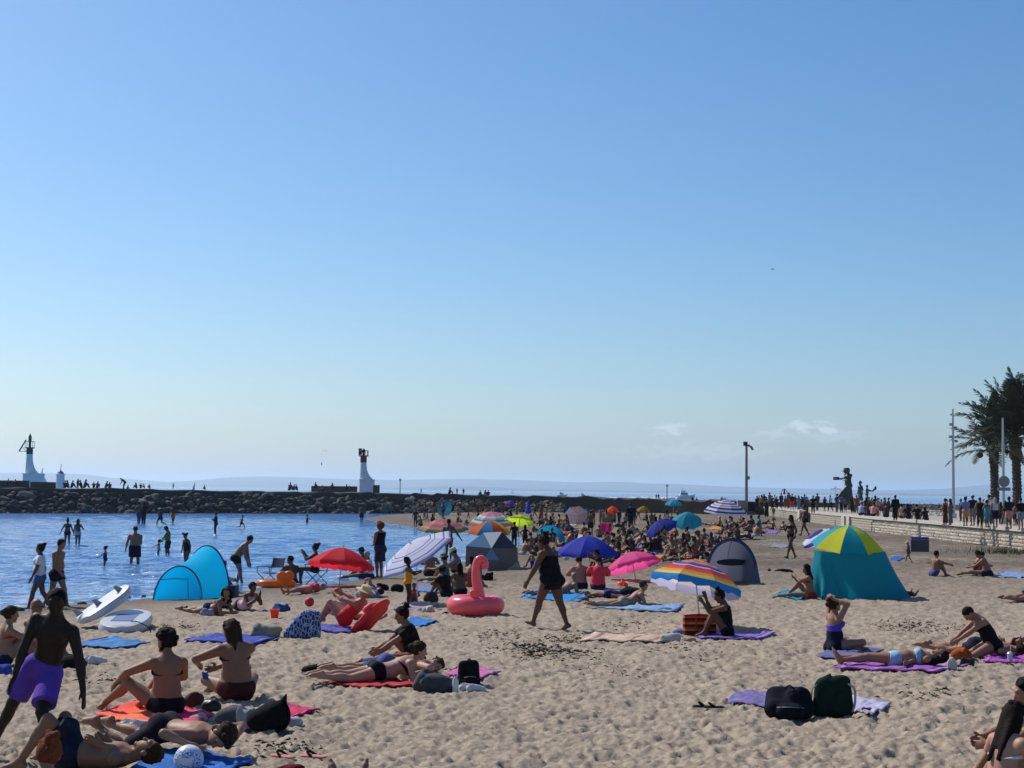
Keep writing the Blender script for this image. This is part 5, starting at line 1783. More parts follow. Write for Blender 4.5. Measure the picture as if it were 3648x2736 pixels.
towel('violet towel in front of the red recliner', [(1110, 2256), (1240, 2262), (1270, 2240), (1130, 2232)], toweling((110, 110, 200), True))

# ------------------------------------------------------------------ bags, shoes and small things: soft shapes by implicit surface
def soft(name, label, cat, loc, prims, m, h=.012, rz=0.0, planes=(), minus=(), group=None, tag_it=True, parent=None):
    r = mesh_of(name, prims, h, planes, minus)
    o = link(name, r[0], m, parent, loc)
    o.rotation_euler = (0, 0, rz)
    if tag_it:
        o['label'] = label; o['category'] = cat
        if group: o['group'] = group
    return o
I3 = np.eye(3)
def heap(name, label, cat, px, py, wpx, hpx, m, seed, h=.014, dep=.6, n=9, sink=.03):
    """crumpled heap of cloth or a slumped bag wpx wide and hpx high in the photo"""
    f_ = gp(px, py); k_ = f_.y / FPX
    w, hh = wpx * k_, hpx * k_
    rg = np.random.default_rng(seed)
    P = [ell((0, 0, hh * .35), I3, (w * .40, w * .40 * dep, hh * .45), .05)]
    for i in range(n):
        a = rg.uniform(0, 2 * PI); q = rg.uniform(.1, .30)
        an = rg.uniform(0, PI)
        R = np.array([[math.cos(an), math.sin(an), 0], [-math.sin(an), math.cos(an), 0], [0, 0, 1]])
        P.append(ell((w * q * math.cos(a), w * q * dep * math.sin(a), hh * rg.uniform(.15, .72)), R, (w * rg.uniform(.12, .24), w * rg.uniform(.05, .12), hh * rg.uniform(.14, .3)), .025))
    zz = gz(f_.x, f_.y)
    return soft(name, label, cat, (f_.x, f_.y, zz - sink), P, m, max(h, w / 70), planes=[(np.array((0, 0, .0)), np.array((0, 0, -1.)))])
BLACKC = mat('cloth_black', (.008, .008, .009), .9, .4, 14, .5, 40, spec=.08)
def strap(parent, pts, r=.012, m=None, name='strap'):
    MB().tube([Vector(p) for p in pts], r, 6).build(name, m or BLACKC, parent)
def catmull(pts, n=6):
    P = [Vector(p) for p in pts]; out = []
    for i in range(len(P) - 1):
        p0 = P[max(i - 1, 0)]; p1 = P[i]; p2 = P[i + 1]; p3 = P[min(i + 2, len(P) - 1)]
        for q in range(n):
            t_ = q / n
            out.append(.5 * ((2 * p1) + (p2 - p0) * t_ + (2 * p0 - 5 * p1 + 4 * p2 - p3) * t_ ** 2 + (3 * p1 - p0 - 3 * p2 + p3) * t_ ** 3))
    out.append(P[-1])
    return out
def backpack(label, px, py, wpx, hpx, m, rz=0.0, lean=.1):
    f_ = gp(px, py); k_ = f_.y / FPX; w = wpx * k_; hh = hpx * k_
    P = [cap((x_ * w, 0, w * .18), (x_ * w * .9, lean * .3, hh - w * .17), w * .19, w * .17, .07, (0, 1, 0), 1.0) for x_ in (-.30, -.1, .1, .30)] + [cap((-w * .3, -w * .1, w * .2), (w * .28, -w * .12, w * .16), w * .16, w * .14, .05), cap((w * .1, 0, hh * .7), (w * .22, .02, hh * .9), w * .16, w * .1, .06), cap((-w * .12, -w * .26, hh * .28), (w * .12, -w * .26, hh * .28), w * .15, w * .15, .03)]
    b = soft('backpack', label, 'backpack', (f_.x, f_.y, gz(f_.x, f_.y) - .03), P, m, .012, rz)
    for sx in (-1, 1):
        strap(b, catmull([(sx * w * .16, w * .18, hh * .92), (sx * w * .22, w * .42, hh * .7), (sx * w * .28, w * .40, hh * .35), (sx * w * .3, w * .2, hh * .12)]), .014, m)
    strap(b, catmull([(-w * .1, 0, hh * .97), (0, -.01, hh * 1.10), (w * .1, 0, hh * .97)]), .01, m, 'carry_loop')
    MB().tube(catmull([(-w * .26, -w * .30, hh * .42), (0, -w * .42, hh * .47), (w * .26, -w * .30, hh * .42)]), .006, 5).build('zip', STEEL, b)
    return b
backpack('black backpack standing on sand beside the prone sunbathers', 1670, 2442, 84, 92, BLACKC, .2)
NAVYC = mat('cloth_midnight', (.008, .009, .017), .9, .5, 14, .5, 40, spec=.08)
bp = backpack('large dark rucksack slumped on towel beside a green bag', 2812, 2550, 180, 104, NAVYC, -.1, .5)
GREENC = mat('cloth_bottle_green', (.008, .022, .015), .9, .4, 12, .5, 40, spec=.08)
f_ = gp(2968, 2546); k_ = f_.y / FPX
P = [cap((x_, 0, .09), (x_ * .85, .03, .47 + .02 * q_), .10, .085, .07, (0, 1, 0), .9) for q_, x_ in enumerate((-.15, -.05, .06, .15))] + [cap((-.10, .03, .52), (-.03, .04, .63), .06, .012, .05), cap((.02, -.09, .12), (.05, -.07, .3), .07, .05, .04)]
b = soft('tote_bag', 'bottle green bag with pale mesh side beside dark rucksack', 'bag', (f_.x, f_.y, gz(f_.x, f_.y) - .03), P, GREENC, .011)
strap(b, catmull([(.10, -.02, .52), (.24, -.04, .44), (.25, -.04, .2), (.2, -.06, .08)]), .016, mat('mesh_pale', (.35, .36, .30), .8, .6, 60), 'mesh_pocket')
b.scale = (1, 1, .80)
strap(b, catmull([(-.16, 0, .5), (-.25, -.03, .42), (-.26, -.02, .28)]), .008, mat('cord_tan', (.25, .2, .13), .8), 'cord')
# black bags near the two seated women
f_ = gp(955, 2592); k_ = f_.y / FPX
P = [ell((0, 0, .12), I3, (.24, .17, .15), .05), ell((.07, .02, .2), I3, (.17, .12, .13), .06), cap((.12, .02, .22), (.19, .02, .40), .08, .012, .05), cap((-.1, -.05, .15), (.05, -.06, .22), .07, .06, .05)]
b = soft('holdall', 'slouched black bag with pointed flap behind woman in brown bikini', 'bag', (f_.x, f_.y, gz(f_.x, f_.y) - .04), P, BLACKC, .011)
strap(b, catmull([(.17, -.02, .36), (.23, -.05, .2), (.21, -.08, .05)]), .010)
heap('jacket', 'grey jacket heaped over the black bag', 'jacket', 835, 2582, 180, 92, mat('cloth_charcoal', (.05, .053, .06), .85, .4, 12, .4, 40), 5, dep=.5)
heap('shirt', 'crumpled white shirt between grey jacket and black bag', 'shirt', 878, 2588, 90, 84, toweling((190, 190, 195)), 6, dep=.4)
heap('plastic_bag', 'small white plastic bag right of black slouched bag', 'plastic bag', 1052, 2580, 70, 42, toweling((205, 210, 220)), 7)
heap('handbag', 'black leather handbag between the two women in bikinis', 'handbag', 752, 2532, 92, 62, mat('leather_black', (.012, .012, .013), .4, .2, 9, .3, 30), 8, n=4)
heap('wicker_bag', 'dark red woven bag beside black handbag', 'bag', 690, 2515, 92, 70, mat('woven_maroon', (.06, .012, .012), .8, .7, 40, .8, 50), 9, n=5)
heap('cloth_bundle', 'white cloth bundle on the brown sandals', 'cloth', 706, 2566, 90, 38, toweling((205, 205, 190)), 10)
heap('sandals', 'brown leather sandals lying in a heap on pink towel', 'sandals', 690, 2592, 110, 30, mat('leather_tan', (.20, .11, .05), .7, .5, 30, .5, 40), 11, n=14)
SHOEW = mat('shoe_white', (.55, .54, .53), .6, .15, 14, .3, 40)
def shoe(parent, x, y, rz, m, s=1.0, z=0.0):
    P = [cap((0, -.07 * s, .045 * s), (0, .11 * s, .035 * s), .045 * s, .04 * s, .03), cap((0, -.075 * s, .05 * s), (0, -.06 * s, .09 * s), .042 * s, .036 * s, .03), cap((0, 0, .06 * s), (0, .05 * s, .055 * s), .04 * s, .035 * s, .03)]
    r = mesh_of('shoe', P, .009 * s, [(np.array((0, 0, .0)), np.array((0, 0, -1.)))], [ell((0, -.075 * s, .12 * s), I3, (.028 * s, .045 * s, .05 * s), .01)])
    o = link('shoe', r[0], m, parent, (x, y, z)); o.rotation_euler = (0, 0, rz)
    MB().box((0, .015 * s, .012 * s), (.085 * s, .26 * s, .022 * s)).build('sole', SHOEW, o)
def shoes(label, px, py, m, rz=1.2, s=1.0, gap=.13):
    f_ = gp(px, py)
    t_ = thing('pair_of_shoes', label, 'shoes', (f_.x, f_.y, gz(f_.x, f_.y) + .0), rz)
    shoe(t_, -gap / 2, 0, .1, m, s); shoe(t_, gap / 2, .05, -.15, m, s)
shoes('pair of white trainers in front of the orange towel', 478, 2600, SHOEW, -.9, 1.1)
shoes('pair of grey white trainers on dark bag behind running boy', 330, 2362, SHOEW, -1.2, 1.1)
shoes('pair of black trainers at the feet of prone sunbathers', 1120, 2398, BLACKC, 1.3, 1.15)
shoes('pair of pale trainers in front of the black backpack', 1672, 2464, SHOEW, -1.1, 1.0)
heap('bag', 'black bag beside white trainers behind running boy', 'bag', 255, 2378, 130, 62, BLACKC, 15, n=5)
heap('blanket', 'bright patterned cloth at the left frame edge behind seated couple', 'blanket', -5, 2400, 120, 50, toweling((70, 90, 190), True), 16)
heap('jumper', 'grey hooded jumper thrown down by the head of prone woman', 'jumper', 1545, 2466, 190, 92, mat('cloth_slate', (.045, .052, .058), .9, .4, 12, .4, 40), 17, dep=.5, n=12)
# bottle next to it
f_ = gp(1622, 2470)
t_ = thing('water_bottle', 'clear plastic bottle standing next to grey jumper', 'bottle', (f_.x, f_.y, gz(f_.x, f_.y)))
MB().lathe([(.04, 0), (.042, .02), (.040, .08), (.042, .16), (.018, .21), (.018, .235), (.001, .236)], 14).build('bottle_body', mat('plastic_clear', (.55, .58, .60), .2, spec=.6), t_)
MB().lathe([(.02, .232), (.02, .25), (.001, .25)], 12).build('bottle_cap', mat('plastic_blue', lin((50, 90, 170)), .4), t_)
CREAM = toweling((190, 175, 150))
heap('cloth_bag', 'cream cloth bag slumped beside blue leaf patterned bag', 'bag', 945, 2272, 135, 66, CREAM, 18, n=10)
LEAFB = bpy.data.materials.new('leaf_print_navy'); LEAFB.use_nodes = True
_n, _l = LEAFB.node_tree.nodes, LEAFB.node_tree.links
_v = _n.new('ShaderNodeTexVoronoi'); _v.inputs['Scale'].default_value = 14; _v.feature = 'DISTANCE_TO_EDGE'
_tc = _n.new('ShaderNodeTexCoord'); _mp = _n.new('ShaderNodeMapping'); _mp.inputs['Scale'].default_value = (1.5, 1.0, .8); _l.new(_tc.outputs['Object'], _mp.inputs[0]); _l.new(_mp.outputs[0], _v.inputs['Vector'])
_r = _n.new('ShaderNodeValToRGB'); _r.color_ramp.elements[0].color = (*lin((150, 165, 200)), 1); _r.color_ramp.elements[1].color = (*lin((32, 44, 84)), 1); _r.color_ramp.elements[0].position = .03; _r.color_ramp.elements[1].position = .14
_l.new(_v.outputs['Distance'], _r.inputs[0]); _l.new(_r.outputs[0], _n['Principled BSDF'].inputs['Base Color']); _n['Principled BSDF'].inputs['Roughness'].default_value = .85
f_ = gp(1078, 2272); k_ = f_.y / FPX
P = [cap((a_, 0, .10), (b_, .02, c_), .12, .085, .07) for a_, b_, c_ in ((-.24, -.08, .36), (-.1, .02, .44), (.06, .12, .47), (.22, .24, .45))]
P = [grow(p, 0) for p in P]
soft('beach_bag', 'large navy bag with white leaf print beside red recliner', 'bag', (f_.x, f_.y, gz(f_.x, f_.y) - .03), P, LEAFB, .013)
ORANGE = mat('plastic_orange', lin((250, 70, 20)), .4, .05, 3, transl=.2)
def bucket(label, px, py, hpx, m, name='bucket'):
    f_ = gp(px, py); k_ = f_.y / FPX; h_ = hpx * k_
    t_ = thing(name, label, 'bucket', (f_.x, f_.y, gz(f_.x, f_.y)))
    mb_ = MB(); mb_.lathe([(.34 * h_, 0), (.36 * h_, .03 * h_), (.50 * h_, .94 * h_), (.54 * h_, .95 * h_), (.54 * h_, h_), (.47 * h_, h_), (.32 * h_, .05 * h_)], 18); mb_.build('bucket_body', m, t_)
    MB().tube([(.52 * h_ * math.cos(a), .2 * h_ * math.sin(a), h_ - .1 * h_ * math.sin(a)) for a in np.linspace(0, PI, 9)], .012, 5).build('handle', SHOEW, t_)
bucket('bright orange toy bucket standing near cream cloth bag', 978, 2204, 34, ORANGE)
bucket('blue toy bucket beside the beige walled tent', 1900, 2024, 26, mat('plastic_cobalt', lin((40, 60, 180)), .4))
heap('snorkel_bag', 'blue bag with snorkelling things behind orange bucket', 'bag', 1002, 2176, 82, 34, toweling((50, 100, 165), True), 19)
heap('straw_bag', 'green and white patterned bag behind the curly haired girl', 'bag', 785, 2158, 62, 34, toweling((110, 120, 95), True), 20)
heap('cloth', 'pale lilac cloth beside legs of the curly haired girl', 'cloth', 738, 2190, 66, 30, toweling((180, 175, 205), True), 22)
heap('dark_bags', 'pair of slumped black bags under the blue banded parasol', 'bag', 1362, 2105, 60, 36, BLACKC, 23)
heap('rucksack', 'black rucksack beside the slumped black bags', 'bag', 1415, 2107, 60, 38, BLACKC, 24)
heap('dark_rucksack', 'dark brown rucksack behind small white bag', 'bag', 1535, 2148, 68, 54, mat('cloth_umber', (.03, .022, .016), .85, .4, 12, .4, 40), 25)
heap('white_bag', 'small white beach bag in front of dark brown rucksack', 'bag', 1525, 2182, 56, 34, toweling((225, 215, 210)), 26)
heap('camera_case', 'little black camera case left of pink flamingo float', 'case', 1588, 2190, 32, 20, BLACKC, 27, n=3)
heap('rucksack', 'black rucksack behind the neck of the flamingo float', 'bag', 1735, 2070, 56, 42, BLACKC, 28)
heap('dark_clothes', 'pile of dark clothes under the hot pink parasol', 'clothes', 2250, 2120, 110, 40, NAVYC, 29)
heap('orange_bag', 'orange carrier bag on the pile of dark clothes', 'bag', 2218, 2094, 50, 32, ORANGE, 30)
heap('purple_clothes', 'purple and blue clothes by the bald man', 'clothes', 2180, 2122, 90, 30, toweling((70, 60, 150), True), 31)
heap('grey_bag', 'grey soft bag at the head of the bald man', 'bag', 2076, 2138, 58, 20, mat('cloth_ash', (.09, .09, .095), .9, .3, 12), 32)
heap('pillow', 'pale grey pillow beside the woman in sunglasses', 'pillow', 2365, 2176, 80, 24, toweling((165, 170, 195)), 33, n=3)
heap('white_bag', 'white cloth bag beside orange striped basket', 'bag', 2388, 2284, 92, 42, toweling((215, 210, 205)), 34)
heap('clothes', 'blue and white clothes behind the white cloth bag', 'clothes', 2420, 2256, 60, 24, toweling((110, 130, 200), True), 35)
heap('tan_hat', 'tan sun hat dropped right of the white cloth bag', 'hat', 2462, 2280, 48, 20, mat('cloth_peach', (.35, .22, .15), .9, .2, 12), 36, n=3)
heap('dark_bag', 'low black bundle on sand left of teal shelter', 'bag', 2792, 2040, 86, 20, BLACKC, 37)
heap('rock', 'small brown stump of driftwood on sand by the black bundle', 'driftwood', 2741, 2038, 16, 20, BARK, 38, n=2)
heap('book', 'small red box lying on sand right of teal shelter', 'box', 3208, 2060, 22, 9, mat('plastic_red', lin((190, 40, 50)), .5), 39, n=1)
heap('orange_bag', 'brown and orange bag behind the head of supine woman', 'bag', 3425, 2352, 96, 62, toweling((190, 95, 45), True), 40)
heap('bag', 'dark shoulder bag behind the white cap', 'bag', 3445, 2372, 66, 40, mat('cloth_umber', (.03, .022, .016), .85, .4, 12, .4, 40), 41)
heap('sun_visor', 'white sun visor shading the face of supine woman', 'cap', 3392, 2388, 46, 66, toweling((225, 218, 215)), 42, n=3, dep=.4)
heap('magazine', 'blue book leaning by the supine woman', 'book', 3358, 2338, 34, 26, toweling((60, 110, 150)), 43, n=2)
heap('sunglasses_case', 'dark shiny trinkets beside plastic cup', 'case', 3596, 2372, 56, 14, BLACKC, 44)
heap('shorts', 'wet blue shorts left on sand left of dark rucksack', 'shorts', 2668, 2515, 100, 26, NAVYC, 45)
heap('sandal_pile', 'black sandals with white stripes on violet towel', 'sandals', 3085, 2536, 70, 26, toweling((60, 60, 66), True), 46)
heap('red_clothes', 'dark red towel bunched at the bottom of the frame', 'towel', 1030, 2748, 130, 40, toweling((110, 25, 40)), 47)
heap('floral_bag', 'navy floral bag under red umbrella sunbather', 'bag', 1310, 2128, 110, 42, LEAFB, 48)
def flipflop(label, px, py, m, rz, s=1.0):
    f_ = gp(px, py)
    t_ = thing('flip_flop', label, 'flip-flop', (f_.x, f_.y, gz(f_.x, f_.y) + .02), rz)
    P = [cap((0, -.08 * s, .012), (0, .08 * s, .012), .04 * s, .048 * s, .03, (0, 0, 1), .3)]
    r = mesh_of('sole', P, .008); link('sole', r[0], m, t_)
    MB().tube(catmull([(-.045 * s, .0, .015), (-.02 * s, .05 * s, .055), (.02 * s, .05 * s, .055), (.045 * s, .0, .015)]), .014, 6).build('strap', BLACKC, t_)
flipflop('black flip-flop with pink lining nearest the lying man', 1010, 2706, mat('rubber_pink', lin((190, 120, 110)), .8), 1.0, 1.2)
flipflop('black flip-flop lying alone on sand right of its twin', 1118, 2706, mat('rubber_pink', lin((190, 120, 110)), .8), 1.2, 1.2)
flipflop('dark green flip-flop left of the lilac blue towel', 2508, 2526, GREENC, 1.4, 1.1)
flipflop('dark green flip-flop just right of its twin', 2544, 2528, GREENC, 1.6, 1.1)
# cup with straw
f_ = gp(3598, 2364); k_ = f_.y / FPX
t_ = thing('plastic_cup', 'clear plastic cup with white straw on purple towel', 'cup', (f_.x, f_.y, gz(f_.x, f_.y) + .03))
MB().lathe([(.03, 0), (.045, .12), (.047, .125), (.03, .15), (.02, .155)], 14).build('cup_body', mat('plastic_clear', (.55, .58, .60), .2, spec=.6), t_)
MB().tube([(0, 0, .02), (.015, 0, .25)], .005, 6).build('straw', SHOEW, t_)
# balls
def ball(label, px, py, rpx, m, panel=None):
    f_ = gp(px, py); k_ = f_.y / FPX; r = rpx * k_
    t_ = thing('ball', label, 'ball', (f_.x, f_.y, gz(f_.x, f_.y) + r - .02))
    MB().sphere((0, 0, 0), r, 28, 18).build('ball_body', m, t_)
    if panel:
        for q in range(10):
            d = nrm(np.array((math.sin(q * 2.4) * math.cos(q), -abs(math.cos(q * 1.7)) - .2, math.sin(q * 1.9 + 1))))
            d = Vector(d); u = d.orthogonal().normalized(); w = d.cross(u)
            V_ = [d * (r * 1.006)] + [(d + (u * math.cos(a) + w * math.sin(a)) * (.30 if i % 2 else .42)).normalized() * (r * 1.004) for i, a in enumerate(np.linspace(0, 2 * PI, 12, endpoint=False))]
            MB().add(V_, [(0, 1 + i, 1 + (i + 1) % 12) for i in range(12)]).build('printed_panel', panel, t_)
BALLW = mat('ball_white', (.62, .64, .70), .4, .1, 9)
ball('white football with blue printed panels by the lying man', 671, 2752, 52, BALLW, mat('ball_blue', lin((70, 115, 200)), .4))
ball('small crimson ball behind the reading woman', 1102, 2158, 17, mat('ball_crimson', lin((190, 40, 65)), .6, .4, 20))
ball('dark red ball beside the red umbrella sunbather', 1202, 2126, 18, mat('ball_darkred', lin((150, 30, 50)), .6, .3, 20))
ball('small white and navy ball below royal blue parasol', 2018, 1996, 10, mat('ball_pale', lin((170, 180, 190)), .4, .4, 12))
# seaweed clumps at the water edge and on the sand
WEED = mat('seaweed_dark', (.062, .050, .035), .95, .6, 14, .8, 30)
for i, (px, py, w, h_) in enumerate(((60, 2176, 74, 20), (180, 2168, 30, 16), (292, 2152, 44, 16), (340, 2145, 34, 18), (452, 2136, 40, 22), (512, 2132, 26, 18), (415, 2142, 22, 10), (20, 2185, 40, 22))):
    heap('seaweed_clump', ['wide clump of black seaweed where the water meets sand', 'small clump of black seaweed behind seated couple', 'black seaweed clump behind the running boy', 'rounded seaweed clump behind the tilted white board',
         'tall black seaweed clump between white boards and blue tent', 'small black seaweed clump just left of blue tent', 'low black seaweed tuft behind the flat white board', 'black seaweed clump at the left frame edge'][i], 'seaweed', px, py, w, h_, WEED, 60 + i, n=8).__setitem__('group', 'seaweed clumps along the waterline')
rg = np.random.default_rng(31)
wd = MB()
for cx, cy, sp, nn in ((1900, 2310, 60, 130), (2010, 2278, 45, 60), (1760, 2260, 60, 40), (1940, 2330, 50, 70), (2060, 2330, 60, 40), (640, 2236, 40, 40), (3220, 2230, 60, 60), (3330, 2240, 60, 50), (2230, 2225, 60, 30), (2790, 2490, 60, 30), (3300, 2470, 90, 26), (370, 2426, 70, 24),
                       (1010, 2660, 90, 26), (2150, 2390, 90, 20), (2300, 1960, 120, 80), (2700, 1935, 120, 60), (2200, 2030, 90, 40), (1300, 2110, 60, 40), (2450, 2320, 90, 30)):
    z0 = gp(cx, cy).z
    pts_ = np.array([tuple(at_z(cx + rg.normal(0, sp), cy + rg.normal(0, sp * .18), z0)) for i in range(nn * 3)])
    zs = sand_full(pts_[:, 0], pts_[:, 1])
    for (x_, y_, _), z in zip(pts_, zs):
        a = rg.uniform(0, PI); L = rg.uniform(.012, .06); w = rg.uniform(.003, .009)
        d = Vector((math.cos(a), math.sin(a), rg.uniform(-.1, .25))) * L; s_ = Vector((-math.sin(a), math.cos(a), 0)) * w
        c = Vector((x_, y_, z + .008))
        wd.add([c - d - s_, c + s_ * 1.3 + Vector((0, 0, .02)), c + d, c - s_ * 1.3], [(0, 1, 2), (0, 2, 3)])
wd.build('seaweed', WEED, smooth=False, kind='stuff')
# small beach junk far away so the far crowd reads: cool boxes and bags
# ------------------------------------------------------------------ paddle boards
BOARD = mat('board_white', (.50, .51, .535), .35, .06, 2)
def paddleboard(label, L, w, th, loc, rot, nfins):
    t_ = thing('paddle_board', label, 'paddle board', loc, rot=rot)
    n_ = 30; prof = []
    V_, F_ = [], []
    sec = [(-.5, -.0), (-.46, -.42), (-.3, -.5), (.3, -.5), (.46, -.42), (.5, 0), (.46, .42), (.3, .5), (-.3, .5), (-.46, .42)]
    ns = len(sec)
    for i in range(n_ + 1):
        q = i / n_; y = (q - .5) * L
        wd_ = w * (1 - abs(2 * q - 1) ** 3.2) ** .5 + .004
        rocker = .10 * max(0, q - .6) ** 2 * 4
        tk = th * (.55 + .45 * (1 - abs(2 * q - 1) ** 4))
        for sx, sz in sec:
            V_.append((sx * wd_, y, sz * tk + rocker))
    for i in range(n_):
        for j in range(ns):
            F_.append((i * ns + j, i * ns + (j + 1) % ns, (i + 1) * ns + (j + 1) % ns, (i + 1) * ns + j))
    F_ += [tuple(range(ns - 1, -1, -1)), tuple(n_ * ns + j for j in range(ns))]
    MB().add(V_, F_).build('board', BOARD, t_)
    for fx, fy in nfins:
        m_ = MB(); zt = th * .5
        m_.add([(fx - .006, fy - .08, zt), (fx + .006, fy - .08, zt), (fx + .006, fy + .08, zt), (fx - .006, fy + .08, zt), (fx, fy - .12, zt + .15), (fx, fy - .04, zt + .15)], [(0, 1, 4), (1, 2, 5, 4), (2, 3, 5), (3, 0, 4, 5), (0, 3, 2, 1)])
        m_.build('fin', mat('fin_grey', (.25, .27, .30), .4), t_, smooth=False)
    return t_
f_ = gp(428, 2246); kk = f_.y / FPX
pb = paddleboard('white paddle board lying flat under the tilted one', 2.0, 172 * kk, .25, (f_.x, f_.y + .45, gz(f_.x, f_.y) + .11), (math.radians(4), 0, math.radians(4)), [])
MB().box((0, -.1, .126), (.42, .9, .006)).build('deck_pad', mat('pad_slate', lin((95, 110, 150)), .8, .2, 14), pb, smooth=False)
MB().tube(catmull([(.2, -.6, .13), (.35, -.7, .13), (.56, -.7, .02), (.62, -.8, -.10)]), .01, 6).build('leash', BLACKC, pb)
f2 = gp(285, 2240)
ob = paddleboard('white paddle board with fins propped on edge over the flat one', 1.32, .78, .19, (0, 0, 0), (0, 0, 0), [(-.16, -.50), (.02, -.12), (.10, .42)])
ay = Vector((.50, .72, .44)).normalized(); az = Vector((-.62, -.62, .48)); az = (az - ay * az.dot(ay)).normalized(); ax_ = ay.cross(az)
c_ = Vector((f2.x, f2.y + .1, gz(f2.x, f2.y) + .16)) + ay * .60 + Vector((.04, 0, 0))
ob.matrix_world = Matrix(((ax_.x, ay.x, az.x, c_.x), (ax_.y, ay.y, az.y, c_.y), (ax_.z, ay.z, az.z, c_.z), (0, 0, 0, 1)))
# ------------------------------------------------------------------ flamingo float
f_ = gp(1692, 2193); kk = f_.y / FPX
PINKV = mat('vinyl_pink', lin((245, 105, 115)), .22, .04, 3, spec=.5, transl=.22)
fl = thing('flamingo_float', 'inflatable pink flamingo swim ring with tall curved neck', 'pool float', (f_.x, f_.y + .5, gz(f_.x, f_.y)))
Rr = 105 * kk; rt_ = 33 * kk
MB().torus(Rr - rt_, rt_, 40, 18, (0, 0, rt_ * .97), Matrix.Diagonal((1, 1, 1.02))).build('ring', PINKV, fl)
zr = rt_ * 1.9
y0 = -.25
neck_pts = catmull([(12 * kk, y0, zr - .08), (10 * kk, y0, zr + 22 * kk), (2 * kk, y0, zr + 62 * kk), (0 * kk, y0, zr + 100 * kk), (6 * kk, y0, zr + 128 * kk), (20 * kk, y0, zr + 134 * kk), (31 * kk, y0, zr + 118 * kk), (31 * kk, y0, zr + 98 * kk)], 5)
nn = len(neck_pts)
rad = [np.interp(i / (nn - 1), [0, .2, .45, .7, .85, 1], [27 * kk, 20 * kk, 15 * kk, 16 * kk, 17 * kk, 11 * kk]) * .92 for i in range(nn)]
MB().tube(neck_pts, rad, 16).build('neck', PINKV, fl)
MB().tube(catmull([(31 * kk, y0, zr + 102 * kk), (31 * kk, y0, zr + 90 * kk), (25 * kk, y0, zr + 76 * kk)], 4), [10.5 * kk] * 4 + [9 * kk, 7.5 * kk, 6 * kk, 4 * kk, 2 * kk], 12).build('beak', mat('vinyl_white', (.7, .66, .66), .3), fl)
MB().tube(catmull([(27 * kk, y0, zr + 80 * kk), (22 * kk, y0, zr + 70 * kk)], 3), [4.5 * kk, 4 * kk, 3 * kk, 1 * kk], 10).build('beak_tip', BLACKC, fl)
for s_ in (-1, 1): MB().sphere((24 * kk, y0 + s_ * 15 * kk, zr + 122 * kk), 2.4 * kk, 8, 6).build('eye', BLACKC, fl)
soft('handle_wing', '', '', (-10 * kk, y0 - .2, zr - .02), [cap((0, 0, 0), (0, 0, 20 * kk), 9 * kk, 10 * kk, .02), cap((-4 * kk, 0, 22 * kk), (4 * kk, 0, 22 * kk), 7 * kk, 7 * kk, .02)], PINKV, .014, tag_it=False, parent=fl)
m_ = MB(); m_.tube(catmull([(40 * kk, -Rr * .72, zr * .93), (55 * kk, -Rr * .66, zr * .96), (62 * kk, -Rr * .55, zr * 1.0), (80 * kk, -Rr * .45, zr * .93)]), .008, 5); m_.build('wing_print', mat('print_plum', lin((130, 30, 80)), .4), fl)

# ------------------------------------------------------------------ chairs, recliner, basket, board games
def folding_chair(label, px, py, spx, yaw, seatc, armless=False, name='folding_chair', bagged=False):
    f_ = gp(px, py) if not isinstance(px, Vector) else px
    k_ = spx                                                # metres: seat width
    t_ = thing(name, label, 'chair', (f_.x, f_.y, f_.z), yaw)
    w = k_ / 2
    fm_ = mat('chair_frame', (.02, .024, .03), .4)
    for s_ in (-1, 1):
        MB().tube([(s_ * w, -w, 0), (s_ * w, w, .45)], .014, 6).build('leg', fm_, t_)
        MB().tube([(s_ * w, w, 0), (s_ * w, -w, .45)], .014, 6).build('leg', fm_, t_)
        MB().tube([(s_ * w, -w * .8, .42), (s_ * w * .98, -w * 1.25, .92)], .014, 6).build('back_post', fm_, t_)
        if not armless:
            MB().tube([(s_ * w * 1.08, w, .45), (s_ * w * 1.08, w, .63)], .012, 6).box((s_ * w * 1.08, 0, .64), (.05, w * 2.2, .025)).build('armrest', fm_, t_)
    rows_ = [[Vector((-w + 2 * w * j / 6, -w + 2 * w * q / 6, .45 - .04 * math.sin(PI * j / 6) * math.sin(PI * q / 6))) for j in range(7)] for q in range(7)]
    strip(rows_).build('seat', seatc, t_)
    rows_ = [[Vector((-w + 2 * w * j / 6, -w * (.95 + .25 * q / 4) + -.03 * math.sin(PI * j / 6), .62 + .28 * q / 4)) for j in range(7)] for q in range(5)]
    strip(rows_).build('backrest', seatc, t_)
    return t_
SEATB_ = mat('chair_canvas', (.018, .026, .05), .8, .2, 20)
folding_chair('empty dark folding chair with armrests standing at the water edge', 962, 2092, .56, 2.4, SEATB_)
folding_chair('dark folding chair in which the woman with bun sits', 1128, 2082, .52, 1.15, mat('chair_plum', (.03, .018, .03), .8))
